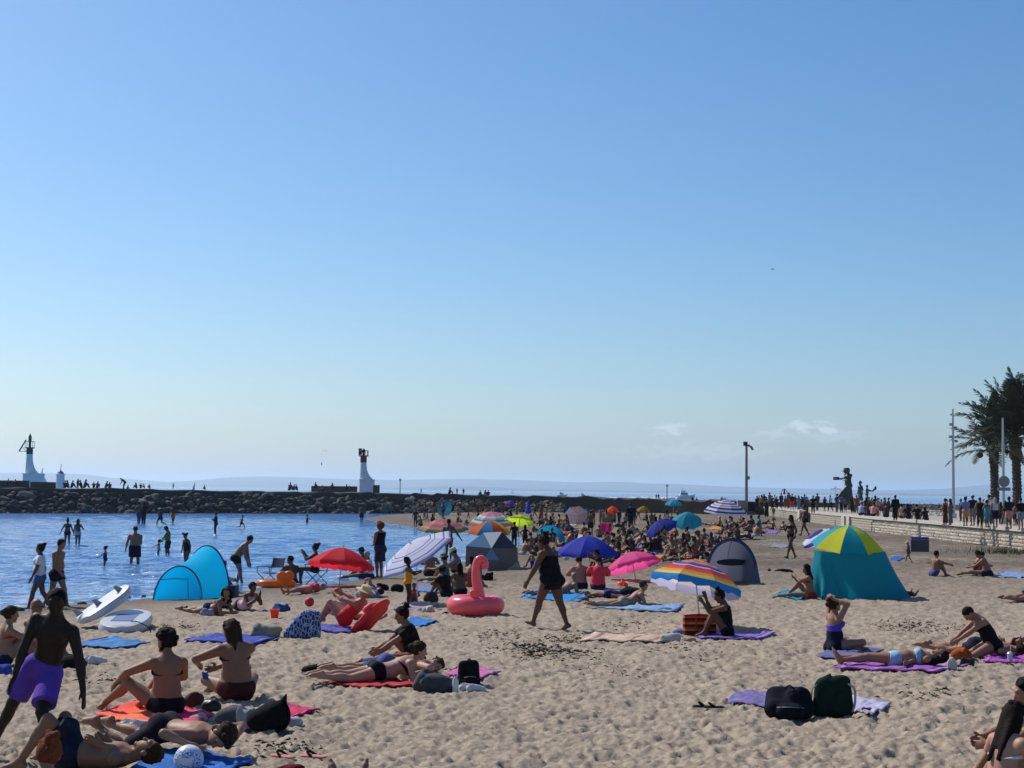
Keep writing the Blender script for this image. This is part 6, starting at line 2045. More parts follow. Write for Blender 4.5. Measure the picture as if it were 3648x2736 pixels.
# heart balloon and orange dinghy beside them
f_ = gp(1022, 2092); kk = f_.y / FPX
HEART = mat('vinyl_amber', lin((225, 130, 50)), .3, .08, 5, transl=.35)
P = [ell((-14 * kk, 0, 42 * kk), I3, (17 * kk, .1, 18 * kk), .05), ell((14 * kk, 0, 44 * kk), I3, (17 * kk, .1, 18 * kk), .05), cap((0, 0, 34 * kk), (2 * kk, 0, 8 * kk), 20 * kk, 7 * kk, .06, (0, 1, 0), .5)]
soft('heart_float', 'amber heart shaped inflatable resting against the orange dinghy', 'inflatable', (f_.x + .05, f_.y - .75, gz(f_.x, f_.y - .75)), P, HEART, .016)
f_ = gp(972, 2096); kk = f_.y / FPX
t_ = thing('dinghy', 'small orange inflatable dinghy under the empty folding chair', 'inflatable', (f_.x, f_.y + .6, gz(f_.x, f_.y)))
MB().torus(.36, .12, 30, 12, (0, 0, .11), Matrix.Diagonal((1.3, .8, 1))).build('dinghy_ring', HEART, t_)
MB().lathe([(.001, .05), (.4, .05), (.4, .07), (.001, .07)], 20, sx=1.3, sy=.85).build('dinghy_floor', ORANGE, t_)
# red recliner
Rd = math.radians
f_ = gp(1235, 2252); kk = f_.y / FPX
REDF = mat('recliner_red', lin((225, 45, 55)), .6, .1, 9, transl=.2)
t_ = thing('beach_recliner', 'red padded beach recliner with raised back on sand', 'recliner', (f_.x, f_.y, gz(f_.x, f_.y)), Rd(-28))
rows = [[Vector((-90 * kk + 110 * kk * q / 8, j * .12, .05 + .02 * math.sin(q))) for j in range(6)] for q in range(9)]
strip(rows).build('mattress', REDF, t_)
P = [cap((22 * kk, .08, .07), (86 * kk, .08, 78 * kk), .05, .05, .03), cap((22 * kk, .62, .07), (86 * kk, .62, 78 * kk), .05, .05, .03), cap((22 * kk, .35, .07), (86 * kk, .35, 78 * kk), .30, .30, .04, (-.72, 0, .7), .16)]
soft('backrest', '', '', (0, 0, 0), P, REDF, .016, tag_it=False, parent=t_)
soft('pillow', '', '', (74 * kk, .35, 84 * kk), [cap((0, -.2, 0), (0, .2, 0), .13, .13, .03, (-.72, 0, .7), .6)], mat('recliner_coral', lin((235, 70, 70)), .6, .1, 9, transl=.2), .014, tag_it=False, parent=t_)
# striped basket
f_ = gp(2492, 2262); kk = f_.y / FPX
BSK = band_mat('basket_bands', [(0, (90, 20, 15)), (.12, (60, 25, 20)), (.22, (190, 110, 35)), (.32, (170, 50, 25)), (.42, (40, 22, 18)), (.54, (190, 110, 40)), (.62, (150, 40, 25)), (.72, (45, 22, 20)), (.84, (185, 60, 35)), (.93, (130, 25, 25))], transl=.1)
t_ = thing('striped_bag', 'orange and maroon striped square bag before woman in black', 'bag', (f_.x, f_.y, gz(f_.x, f_.y)), .12)
me = bpy.data.meshes.new('bag_body')
w, hh = 56 * kk, 72 * kk
V_, F_ = [], []
for i in range(9):
    v = i / 8
    for (sx, sy) in ((-1, -.32), (0, -.38), (1, -.32), (1.03, 0), (1, .32), (0, .38), (-1, .32), (-1.03, 0)):
        V_.append((sx * w * (.98 + .05 * math.sin(PI * v)), sy * w * (1 - .35 * v), v * hh + (.012 * math.sin(sx * 3 + 1) if i == 8 else 0)))
for i in range(8):
    for j in range(8):
        F_.append((i * 8 + j, i * 8 + (j + 1) % 8, (i + 1) * 8 + (j + 1) % 8, (i + 1) * 8 + j))
F_.append((7, 6, 5, 4, 3, 2, 1, 0))
me.from_pydata(V_, [], F_); add_attr(me, 'rad', [i // 8 / 8 for i in range(72)])
link('bag_body', me, BSK, t_)
for sx in (-.3, .45):
    MB().tube([(sx * w, -.39 * w, .02), (sx * w, -.36 * w, hh * .5), (sx * w, -.27 * w, hh)], .012, 6).build('webbing', mat('webbing_rust', lin((150, 60, 30)), .8), t_)
# newspaper
f_ = gp(1232, 2240)
kk = f_.y / FPX
NEWS = mat('newsprint', (.38, .37, .38), .9, .75, 22)
t_ = thing('newspaper', 'open newspaper held up by the woman on the red recliner', 'newspaper', (at_depth(1225, 2172, f_.y + .25)[0], f_.y + .25, at_depth(1225, 2172, f_.y + .25)[2]), .2)
for s_, a in ((-1, .35), (1, -.5)):
    rows = [[Vector((s_ * 30 * kk * j / 4 * math.cos(a), -abs(a) * 12 * kk * j / 4, (-22 + 46 * q / 4) * kk + s_ * -6 * kk * j / 4)) for j in range(5)] for q in range(5)]
    strip(rows).build('page', NEWS, t_)

# ------------------------------------------------------------------ bicycles by the parapet
def bicycle(label, px, py, yaw, m, basket=False):
    b_ = at_z(px, py, PZ)
    t_ = thing('bicycle', label, 'bicycle', (b_.x, b_.y, PZ), yaw, group='bicycles parked by the sea parapet')
    Rx = Matrix.Rotation(PI / 2, 3, 'X')
    for x in (-.52, .52):
        w_ = link('wheel', MB().torus(.33, .02, 22, 6, (x, 0, .35), Rx).mesh('wheel'), BLK, t_)
        m_ = MB()
        for a in np.linspace(0, PI, 6, endpoint=False):
            d = Vector((math.cos(a), 0, math.sin(a))) * .32
            m_.tube([Vector((x, 0, .35)) - d, Vector((x, 0, .35)) + d], .004, 4)
        m_.build('spokes', STEEL, w_)
    bb = (-.05, 0, .32); st = (-.18, 0, .85); hd = (.36, 0, .82)
    m_ = MB()
    for a, c in ((bb, st), (bb, hd), (st, hd), (bb, (-.52, 0, .35)), (st, (-.52, 0, .35)), (hd, (.52, 0, .35)), (hd, (.34, 0, 1.0))):
        m_.tube([a, c], .018, 6)
    m_.build('frame', m, t_)
    MB().sphere((-.19, 0, .9), (.13, .07, .035), 10, 6).build('saddle', BLACKC, t_)
    MB().tube([(.28, -.26, 1.02), (.36, -.1, 1.03), (.36, .1, 1.03), (.28, .26, 1.02)], .014, 6).build('handlebar', STEEL, t_)
    if basket:
        MB().box((-.55, 0, .72), (.36, .36, .28), None, 1.1).build('pannier', BLACKC, t_, smooth=False)
bicycle('bicycle with dark rear basket beside the man in black on the promenade', 3228, 1836, .25, BLK, True)
bicycle('bicycle with bulky pannier second from the man in black', 3262, 1836, -.5, STEEL, True)
bicycle('grey bicycle in the middle of the parked row', 3302, 1836, .35, STEEL)
bicycle('bicycle leaning beside the silver lamp mast', 3330, 1838, -.3, BLK)
bicycle('dark bicycle half hidden by the embracing couple', 3352, 1840, .9, BLK)
# ------------------------------------------------------------------ poses (units of a 1.70 m person, facing +Y)
def pose(base, **kw):
    d = dict(base); d.update(kw); return d
WALK = pose(STAND, lf=(-.08, .26, .10), rf=(.08, -.30, .14), rk=(0, 1, 0), lh=(-.26, -.14, .88), rh=(.26, .26, .92))
RUN = pose(STAND, pu=(0, .15, 1), lf=(-.08, .32, .20), rf=(.08, -.52, .42), lh=(-.28, -.25, 1.0), rh=(.22, .35, 1.15), rt=(0, -.4, -1))
STAND2 = pose(STAND, lf=(-.13, 0, .075), rf=(.12, .05, .075), lh=(-.24, .22, 1.05), rh=(.28, .0, .84))
CHESTH = pose(STAND, lh=(-.06, .26, 1.18), rh=(.10, .26, 1.22), le=(-1, -.2, -1), re=(1, -.2, -1))
HIPH = pose(STAND, lh=(-.22, .02, .98), rh=(.22, .02, .98), le=(-1, -.3, 0), re=(1, -.3, 0), lcurl=.8, rcurl=.8)
BEND = pose(STAND, p=(0, -.12, .90), pu=(0, .55, 1), cu=(0, .95, .62), hu=(0, .8, .6), lf=(-.1, -.05, .075), rf=(.1, .12, .075), lh=(-.17, .42, .62), rh=(.17, .46, .66))
DEEPBEND = pose(STAND, p=(0, -.20, .88), pu=(0, .9, .5), cu=(0, 1, .0), hu=(0, 1, -.3), hf=(0, .2, -1), lh=(-.17, .50, .32), rh=(.17, .55, .36))
HUG = dict(p=(0, 0, .115), pu=(0, -.05, 1), pf=(0, 1, .05), cu=(0, .30, 1), lf=(-.11, .50, .07), rf=(.11, .52, .07), lk=(0, 0, 1), rk=(0, 0, 1), lh=(-.10, .46, .34), rh=(.10, .48, .36), le=(-1, 0, -.3), re=(1, 0, -.3), lt=(0, 1, -.1), rt=(0, 1, -.1))
LEGS = dict(p=(0, 0, .115), pu=(0, -.2, 1), pf=(0, 1, .2), cu=(0, -.12, 1), hu=(0, .05, 1), lf=(-.10, .82, .07), rf=(.10, .78, .09), lk=(0, 0, 1), rk=(0, 0, 1), lt=(0, .4, 1), rt=(0, .4, 1), lh=(-.26, -.30, .05), rh=(.26, -.30, .05), le=(-.3, -1, .1), re=(.3, -1, .1), lhd=(-.3, -1, 0), rhd=(.3, -1, 0))
FWD = dict(p=(0, 0, .115), pu=(0, .1, 1), pf=(0, 1, -.1), cu=(0, .55, 1), hu=(0, .8, 1), hf=(0, 1, -.7), lf=(-.12, .68, .07), rf=(.10, .60, .07), lk=(0, 0, 1), rk=(0, 0, 1), lh=(-.13, .58, .28), rh=(.13, .55, .30), le=(-1, 0, -.6), re=(1, 0, -.6), lt=(0, 1, 0), rt=(0, 1, 0))
CROSS = dict(p=(0, 0, .115), pu=(0, -.05, 1), pf=(0, 1, .05), cu=(0, .1, 1), lf=(.12, .26, .07), rf=(-.12, .30, .08), lk=(-1, .6, .25), rk=(1, .6, .25), lh=(-.20, .30, .28), rh=(.20, .30, .28), le=(-1, -.3, 0), re=(1, -.3, 0), lt=(.6, .6, -.2), rt=(-.6, .6, -.2))
KNEEL = dict(p=(0, 0, .20), pu=(0, .05, 1), pf=(0, 1, 0), cu=(0, .5, 1), hu=(0, .9, .8), hf=(0, .8, -1), lf=(-.10, -.05, .07), rf=(.10, -.05, .07), lk=(0, 1, 0), rk=(0, 1, 0), lt=(0, -1, 0), rt=(0, -1, 0), lh=(-.15, .55, .22), rh=(.15, .58, .24), le=(-1, 0, -.4), re=(1, 0, -.4))
ELBOWS = dict(p=(0, 0, .105), pu=(0, 1, .12), pf=(0, .1, -1), cu=(0, .78, .62), cf=(0, .6, -.8), hu=(0, .1, 1), hf=(0, 1, -.1), lf=(-.09, -.86, .07), rf=(.10, -.85, .07), lt=(0, -1, -.25), rt=(0, -1, -.25), lh=(-.06, .66, .05), rh=(.10, .68, .05), le=(-.5, -.2, -1), re=(.5, -.2, -1), lhd=(.3, 1, 0), rhd=(-.3, 1, 0))
FLAT = dict(p=(0, 0, .10), pu=(0, 1, 0), pf=(0, 0, -1), cu=(0, 1, .0), hu=(0, 1, .05), hf=(-.8, 0, -.6), lf=(-.10, -.86, .07), rf=(.11, -.85, .07), lt=(0, -1, -.25), rt=(0, -1, -.25), lh=(-.22, .62, .05), rh=(.24, .58, .05), le=(-1, .3, 0), re=(1, .3, 0))
SUPINE = dict(p=(0, 0, .10), pu=(0, 1, 0), pf=(0, 0, 1), cu=(0, 1, .06), hu=(0, 1, .15), lf=(-.09, -.86, .06), rf=(.11, -.85, .06), lk=(0, 0, 1), rk=(0, 0, 1), lt=(-.3, -.4, 1), rt=(.3, -.4, 1), lh=(-.30, .0, .05), rh=(.30, -.02, .05), le=(-1, 0, -.1), re=(1, 0, -.1))
KNEESUP = pose(SUPINE, lf=(-.14, -.44, .07), rf=(.14, -.46, .07), lt=(0, -1, -.1), rt=(0, -1, -.1), lh=(-.1, .25, .22), rh=(.12, .28, .22), le=(-1, 0, .1), re=(1, 0, .1))
RECLINE = dict(p=(0, 0, .14), pu=(0, -.85, .6), pf=(0, .6, .85), cu=(0, -.75, .7), hu=(0, -.35, 1), hf=(0, 1, .2), lf=(-.10, .62, .08), rf=(.12, .70, .08), lk=(0, 0, 1), rk=(0, 0, 1), lh=(-.14, .05, .52), rh=(.14, .05, .52), le=(-1, 0, -.6), re=(1, 0, -.6), lt=(0, 1, .1), rt=(0, 1, .1))
CHAIR = dict(p=(0, 0, .52), pu=(0, -.1, 1), pf=(0, 1, .1), cu=(0, -.05, 1), lf=(-.10, .42, .09), rf=(.10, .45, .09), lk=(0, 1, .6), rk=(0, 1, .6), lh=(-.10, .32, .85), rh=(.12, .30, .92), le=(-.6, -.2, -1), re=(.6, -.2, -1))
WADE = pose(STAND, lf=(-.10, .05, .075), rf=(.11, -.06, .075))
Rd = math.radians
RIGHT, LEFT, AWAY, TOWARD = -PI / 2, PI / 2, 0.0, PI
def vox(D):
    return .0095 if D < 22 else .012 if D < 33 else .0175 if D < 55 else .024 if D < 95 else .036
def P_(v): return v
def at_ground(label, px, py, yaw, ps, z=None, **kw):
    """seated, lying or kneeling figure whose seat or hips rest at a pixel of the sand"""
    f = gp(px, py) if z is None else at_z(px, py, z)
    kw.setdefault('h', vox(f.y))
    kw.setdefault('sink', .02)
    return person(label, f, yaw, ps, **kw)
def stand(label, px, pyf, pyt, yaw, ps=STAND, z=None, D=None, sub=0.0, hk=1.0, **kw):
    """standing figure from its foot pixel and head top pixel; sub is the share of the height under water"""
    if D is not None:
        f = at_depth(px, pyf, D)
    else:
        f = gp(px, pyf) if z is None else at_z(px, pyf, z)
    Hh = (pyf - pyt) * f.y / FPX / (1 - sub) * hk
    Hh = min(max(Hh, .75), 2.05)
    kw.setdefault('h', vox(f.y))
    if Hh < 1.35 and kw.get('sex', 'f') == 'f': kw['sex'] = 'c'
    return person(label, f, yaw, ps, H=Hh, sink=sub * Hh, **kw)
def lay(label, pf, ph, ps, **kw):
    """lying figure from the pixels of the feet and of the head on the sand"""
    a, b = gp(*pf), gp(*ph)
    d = b - a
    yaw = math.atan2(-d.x, d.y)
    L = math.hypot(d.x, d.y)
    c = a + d * .53
    Hh = kw.pop('H', None) or min(max(L / 1.06, 1.35), 1.9)
    kw.setdefault('h', vox(c.y))
    kw.setdefault('sink', .02)
    return person(label, (c.x, c.y, gz(c.x, c.y) + kw.pop('dz', 0.0)), yaw, ps, H=Hh, **kw)
BK = (16, 16, 20); NV = (22, 28, 62); WH = (205, 205, 212)

# ------------------------------------------------------------------ foreground
stand('boy in purple swim shorts running left with arms hanging wide', 150, 2715, 2118, TOWARD - .12, pose(STAND, p=(.0, .02, .86), pu=(-.48, .18, 1), cu=(-.30, .36, 1), hu=(-.1, .25, 1), hf=(-.25, 1, -.25), lf=(-.16, .20, .10), rf=(.52, -.10, .14), rk=(.35, 1, 0), lk=(0, 1, .2), lh=(-.46, .22, .66), rh=(.22, .24, .70), le=(-1, -.4, .3), re=(1, -.5, .2), lhd=(-.2, .2, -1), rhd=(.2, .5, -1), lcurl=.1, rcurl=.15), skin='dark', sex='m', hair='crop', hcol='black', wear=[('shorts', (98, 66, 165))], fat=.98, hk=1.10)
at_ground('woman with curly bun in black bikini hugging one knee on orange towel', 592, 2548, AWAY + .35, pose(HUG, pu=(.03, .02, 1), cu=(0, .2, 1), hf=(-.7, 1, 0), lf=(-.62, .44, .07), lk=(-.3, .1, 1), rf=(-.20, .52, .08), rk=(.1, .1, 1), lh=(-.50, .36, .30), rh=(.05, .45, .3), le=(-1, -.3, .1)), H=1.84, fat=1.13, skin='tan', hair='curly', hcol='black', wear=[('brief', BK), ('strap_top', BK)])
at_ground('woman with dark ponytail in brown bikini looking at her phone', 842, 2488, AWAY + .40, pose(CROSS, cu=(-.05, .28, 1), hu=(-.1, .6, 1), hf=(-.5, .9, -.6), lh=(-.36, .40, .34), rh=(-.12, .42, .30), le=(-1, -.5, 0), re=(1, -.3, 0)), H=1.90, skin='tan', hair='long', hcol='brown', wear=[('brief', (70, 25, 25)), ('strap_top', (60, 18, 22))], fat=1.25)
lay('person lying on back with raised knees in dark floral shorts at the bottom left corner', (15, 2735), (500, 2752), pose(KNEESUP, lf=(-.30, -.40, .07), rf=(.22, -.42, .07), lk=(-.25, 0, 1), rk=(.1, 0, 1)), sex='m', skin='tan', hair='short', hcol='brown', wear=[('shorts', cloth((34, 34, 52), 'blotch'))], H=1.8)
at_ground('person with ginger brown bun whose head shows at the bottom left', 150, 3070, AWAY + .3, pose(HUG, hu=(.2, .3, 1)), H=1.6, skin='fair', hair='bun', hcol='red', wear=[('onepiece', (40, 44, 60))])
lay('man lying on his front in long dark shorts beside the football', (385, 2668), (800, 2722), pose(FLAT, lf=(-.05, -.84, .07), rf=(.26, -.70, .12), hf=(.7, 0, -.7), lh=(-.26, .60, .05), rh=(.32, .58, .05)), sex='m', skin='fair', hair='curly', hcol='brown', wear=[('shorts', (28, 27, 34))], H=1.8, fat=1.0)
lay('bare foot and leg of a sunbather cut off by the bottom edge', (1262, 2708), (1190, 3120), SUPINE, sex='m', skin='tan', hair='short', wear=[('trunks', NV)], H=1.8)
at_ground('bald man in sunglasses sitting at the left behind running boy', 112, 2352, RIGHT - .2, pose(HUG, cu=(0, .1, 1), hf=(.4, 1, 0), lh=(-.1, .45, .5), rh=(.1, .4, .5)), sex='m', H=1.8, skin='tan', hair='bald', wear=[('trunks', NV)], glasses=True)
at_ground('long haired person sitting at the left frame edge facing sunglasses man', 12, 2375, RIGHT + .5, pose(HUG, cu=(0, .15, 1)), H=1.7, skin='fair', hair='lowbun', hcol='brown', wear=[('brief', NV), ('strap_top', (150, 40, 60))])
at_ground('seated person in black t-shirt with tousled dark bun', 1478, 2366, LEFT + .25, pose(FWD, cu=(0, .38, 1), hu=(0, .35, 1), hf=(0, 1, -.35), lf=(-.12, .92, .07), rf=(.14, .60, .08), lh=(-.2, .78, .10), rh=(.16, .62, .18), rk=(.1, 0, 1)), H=1.72, skin='tan', hair='bun', hcol='black', wear=[('tee', (14, 15, 18)), ('brief', BK)])
lay('prone woman in black bikini with light brown hair lifting her head', (1090, 2440), (1575, 2425), pose(ELBOWS, cu=(0, .94, .35), hu=(0, .35, 1), hf=(.15, 1, -.4), lh=(-.2, .62, .05), rh=(.2, .65, .05)), skin='pale', hair='lowbun', hcol='brown', wear=[('brief', BK), ('strap_top', BK)], H=1.68)
lay('prone person in navy and white patterned swim shorts behind bikini woman', (1120, 2402), (1620, 2392), pose(FLAT, hf=(.8, 0, -.6)), sex='m', skin='pale', hair='short', hcol='brown', wear=[('shorts', cloth((75, 85, 130), 'blotch'))], H=1.74)
stand('woman in black swim dress walking right across the sand', 1962, 2246, 1925, LEFT - .65, pose(STAND, pu=(.0, .05, 1), cu=(0, .22, 1), hu=(0, .6, 1), hf=(-.2, 1, -.6), lf=(-.10, .34, .08), rf=(.14, -.26, .10), lk=(0, 1, 0), lh=(-.34, .30, .82), rh=(.30, .16, .80)), skin='brown', hair='bun', hcol='dark', wear=[('swimdress', (12, 13, 18))], fat=1.5, hk=1.05)
at_ground('woman in black camisole with top bun sitting under the rainbow parasol', 2588, 2268, LEFT - .15, pose(HUG, cu=(0, .16, 1), hu=(0, .5, 1), hf=(0, 1, -.55), lf=(-.1, .42, .07), rf=(.1, .46, .07), lh=(-.12, .46, .66), rh=(.10, .40, .72), le=(-.3, .2, -1), re=(.3, .2, -1)), H=1.66, skin='brown', hair='topbun', hcol='black', wear=[('tank', (13, 13, 16)), ('brief', BK)])
at_ground('woman in violet and navy swimsuit sitting cross-legged tying her hair', 2972, 2322, RIGHT + .35, pose(CROSS, cu=(0, .02, 1), hu=(0, -.1, 1), lh=(-.06, -.10, .86), rh=(.07, -.05, .88), le=(-1, .9, .15), re=(1, .9, .15), lhd=(.7, -.2, .5), rhd=(-.7, -.2, .5), lf=(.16, .42, .07), rf=(-.1, .46, .09)), H=1.70, skin='fair', hair='lowbun', hcol='brown', wear=[('onepiece', (82, 62, 175)), ('lowsuit', (16, 19, 40))], fat=1.05)
lay('supine woman in pale blue bikini with white cap over her eyes', (2900, 2372), (3455, 2380), pose(SUPINE, rh=(.42, .02, .05), rf=(.10, -.86, .07), lf=(-.06, -.86, .10)), skin='fair', hair='long', hcol='dark', wear=[('brief', (140, 175, 200)), ('bikini_top', (140, 175, 200))], H=1.70)
at_ground('woman with short dark hair in black cutout swimsuit massaging sunbather', 3530, 2342, LEFT + .10, pose(KNEEL, p=(0, -.02, .19), pu=(0, .25, 1), cu=(0, .75, 1), hu=(0, 1, .5), hf=(0, .5, -1), lh=(-.12, .66, .22), rh=(.12, .58, .24)), H=1.64, skin='fair', hair='crop', hcol='dark', wear=[('onepiece', BK)])
lay('sunbather lying with bare feet forward being massaged', (3255, 2318), (3700, 2345), pose(FLAT, lf=(-.1, -.86, .08), rf=(.12, -.85, .08)), skin='fair', sex='m', hair='short', wear=[('trunks', (40, 40, 60))], H=1.78)
lay('sunbather with bent knee cut by the right frame edge', (3850, 2352), (3555, 2330), pose(KNEESUP), skin='fair', hair='long', hcol='brown', wear=[('brief', (60, 40, 45)), ('bikini_top', (60, 40, 45))], H=1.7)
at_ground('woman with very long dark wet hair in white top at the bottom right', 3568, 2880, RIGHT + .45, pose(HUG, cu=(0, .3, 1), hu=(-.1, .4, 1), hf=(-.1, 1, -.3), lh=(-.3, .45, .35), rh=(.15, .4, .2)), H=1.68, skin='pale', hair='verylong', hcol='dark', wear=[('strap_top', WH), ('brief', WH)])
at_ground('bearded man in profile at the right frame edge', 3712, 2800, LEFT - .1, pose(HUG, cu=(0, .15, 1), hu=(0, .35, 1), hf=(0, 1, -.3)), sex='m', H=1.82, skin='fair', hair='short', hcol='black', wear=[('trunks', NV)])
lay('sunbather whose bare legs enter from the right behind massaging woman', (3530, 2146), (3780, 2136), FLAT, skin='fair', hair='long', wear=[('brief', NV)], H=1.65)

# ------------------------------------------------------------------ left middle: water edge
stand('woman with high bun in white t-shirt and denim shorts wading at the left', 138, 2168, 1942, LEFT + .3, pose(WALK, hf=(.2, 1, 0), lh=(-.28, .22, .82), rh=(.26, -.1, .86)), skin='brown', hair='bun', hcol='dark', fat=1.15, wear=[('tank', WH), ('tee', WH), ('trunks', (60, 85, 130))][1:], sub=.05, z=0)
stand('stout shirtless man in dark shorts wading beside woman in white', 200, 2164, 1925, RIGHT - .25, pose(WALK, pu=(0, .06, 1), hu=(0, .3, 1), hf=(0, 1, -.3)), sex='m', skin='tan', hair='short', hcol='dark', fat=1.18, wear=[('trunks', (18, 20, 34))], sub=.05, z=0)
stand('woman in black bikini wading away left of her friend', 239, 1940, 1849, AWAY + .4, pose(WALK, lh=(-.42, .05, .86), rh=(.36, .05, .84)), skin='brown', hair='topbun', wear=[('brief', BK), ('bikini_top', BK)], sub=.12, z=0, group='bathers wading in the bay')
stand('long haired woman in pale bikini bottoms wading in the bay', 276, 1944, 1851, AWAY - .1, pose(WADE, rh=(.20, .2, 1.2)), skin='brown', hair='long', wear=[('brief', (150, 150, 165)), ('strap_top', NV)], sub=.10, z=0, group='bathers wading in the bay')
stand('little girl reaching left thigh deep in the bay', 374, 2016, 1948, LEFT + .2, pose(STAND, lh=(-.3, .52, .95), rh=(.25, .1, .85)), skin='brown', hair='bun', wear=[('onepiece', NV)], sub=.28, z=0, group='bathers wading in the bay')
stand('heavy shirtless man in long dark shorts standing knee deep', 479, 2010, 1878, AWAY, pose(WADE, lh=(-.36, .02, .82), rh=(.12, .28, 1.16), lf=(-.16, 0, .075), rf=(.16, 0, .075)), sex='m', skin='tan', hair='short', fat=1.42, wear=[('shorts', (18, 20, 36))], sub=.17, z=0, group='bathers wading in the bay')
stand('man in olive t-shirt and cap bending his head over a child in the water', 597, 1977, 1876, LEFT, pose(WADE, hu=(0, .7, 1), hf=(0, 1, -.8), lh=(-.12, .34, .95), rh=(.15, .30, .95)), sex='m', skin='brown', hair='short', hat=('cap', (30, 32, 30)), wear=[('tee', (112, 100, 50)), ('shorts', (30, 32, 40))], sub=.14, z=0, group='bathers wading in the bay')
stand('small child in pale swimsuit held by the man in olive', 565, 1977, 1924, LEFT, pose(STAND, lh=(-.2, .60, 1.05), rh=(.2, .3, 1.1)), skin='brown', hair='bun', wear=[('onepiece', (150, 140, 150))], sub=.25, z=0, group='bathers wading in the bay')
stand('person in dark clothes wading nearest the boulders on the left', 494, 1866, 1788, AWAY, WALK, sex='m', skin='brown', hair='short', wear=[('trousers', (30, 50, 95))], sub=.08, z=0, group='bathers wading in the bay')
stand('dark figure wading right beside the man in blue trousers', 511, 1866, 1788, AWAY + .2, WALK, sex='m', skin='dark', hair='short', wear=[('tee', BK), ('trousers', BK)], sub=.08, z=0, group='bathers wading in the bay')
stand('child with pale cap splashing along in front of boulders', 571, 1873, 1805, LEFT - .6, RUN, skin='brown', hair='short', wear=[('trunks', NV), ('tee', BK)], hat=('cap', WH), sub=.06, z=0, group='bathers wading in the bay')
stand('bather in bright orange shorts by the boulders', 616, 1863, 1800, AWAY, WALK, sex='m', skin='dark', hair='short', wear=[('shorts', (225, 75, 45))], sub=.08, z=0, group='bathers wading in the bay')
stand('slim person in dark wetsuit and sun hat standing shin deep', 768, 1902, 1826, LEFT + .2, CHESTH, skin='brown', hair='short', hat=('bucket', (60, 58, 54)), wear=[('longsleeve', (22, 26, 40)), ('trousers', (24, 26, 36))], sub=.08, z=0, group='bathers wading in the bay')
stand('thin child running with splashes in shallow water', 860, 1884, 1831, RIGHT - .1, RUN, skin='brown', hair='short', wear=[('trunks', BK)], sub=.05, z=0, group='bathers wading in the bay')
stand('swimmer deep in water holding a small float', 1094, 1862, 1834, RIGHT, pose(STAND, lh=(-.2, .45, 1.2), rh=(.2, .5, 1.2)), skin='brown', hair='short', wear=[('tank', NV)], sub=.48, z=0, group='bathers wading in the bay')
stand('shirtless man walking onto the tip of the sand spit', 1288, 1864, 1798, AWAY, WALK, sex='m', skin='brown', hair='short', wear=[('shorts', BK)], sub=.05, z=0, group='bathers wading in the bay')
stand('woman with bunches looking down behind the blue tent', 664, 2016, 1902, TOWARD - .5, pose(WADE, hu=(0, .4, 1), cu=(0, .2, 1)), skin='brown', hair='puffs', wear=[('onepiece', BK)], sub=.06, z=0)
at_ground('person in green headscarf and dark coat sitting beside blue tent', 768, 2112, RIGHT + .3, HUG, H=1.75, skin='brown', hair='long', hcol='dark', hat=('bucket', (20, 60, 60)), wear=[('longsleeve', (165, 165, 175)), ('trousers', (20, 30, 80))])
stand('shirtless young man in black shorts bending forward by the water', 852, 2094, 1912, RIGHT - .1, pose(BEND, lf=(-.1, -.12, .075), rf=(.1, .12, .075), p=(0, -.1, .90), pu=(0, .35, 1), cu=(0, .72, .8), hu=(0, .55, .9), hf=(0, 1, -.45), lh=(-.15, .28, .66), rh=(.15, .30, .68)), sex='m', skin='tan', hair='short', hcol='black', wear=[('trunks', (14, 15, 20))], hk=1.10)
at_ground('shirtless man sitting on sand beside amber heart float', 1040, 2086, AWAY + .5, pose(HUG, hf=(-.9, .5, .2)), sex='m', H=1.8, skin='brown', hair='short', hcol='black', wear=[('trunks', BK)])
f = gp(1118, 2082)
person('woman with big curly bun eating in dark folding chair', (f.x, f.y, f.z + .02), LEFT - .1, pose(CHAIR, lh=(-.10, .34, .98), rh=(.05, .34, 1.0), hf=(0, 1, -.1)), H=1.72, skin='brown', hair='bun', hcol='brown', wear=[('onepiece', BK)], h=.0175, ground=True, glasses=True)
at_ground('white haired man in white t-shirt sitting behind red parasol', 1316, 2062, LEFT + .1, pose(FWD, cu=(0, .1, 1), hu=(0, .2, 1), lf=(-.12, .95, .07), rf=(.12, .72, .07)), sex='m', H=1.78, skin='tan', hair='crop', hcol='grey', wear=[('tee', WH), ('shorts', (40, 42, 52))])
at_ground('person in dark green cap beside white haired man', 1302, 2040, LEFT + .4, HUG, sex='m', H=1.82, skin='brown', hair='short', hat=('cap', (20, 50, 40)), wear=[('tee', NV), ('shorts', BK)])
stand('red haired woman in black tank and patterned skirt standing by the water', 1352, 2060, 1864, AWAY + .8, pose(STAND, lh=(-.08, .26, 1.22), rh=(.06, .28, 1.02), hf=(-.4, 1, -.1)), skin='tan', hair='curly', hcol='red', fat=1.18, wear=[('skirt', cloth((50, 42, 58), 'blotch')), ('tank', BK)])
stand('little girl in mustard swimsuit reaching for the parasol pole', 1452, 2168, 1992, RIGHT - .15, pose(STAND, lh=(-.12, .36, 1.22), rh=(.14, .40, 1.28), hu=(0, -.25, 1), hf=(0, 1, .3)), skin='dark', hair='puffs', hcol='black', wear=[('onepiece', (205, 140, 35))], hk=1.0)
at_ground('red armband toddler head beside girl in mustard swimsuit', 1475, 2150, TOWARD, pose(HUG, cu=(0, .2, 1)), H=.95, skin='brown', sex='c', hair='short', wear=[('tank', (215, 70, 60))])
lay('girl with long curly dark hair propped on elbows facing camera', (612, 2182), (880, 2190), pose(ELBOWS, hf=(.9, .5, 0)), skin='tan', hair='curlylong', hcol='black', wear=[('brief', NV), ('strap_top', NV)], H=1.62)
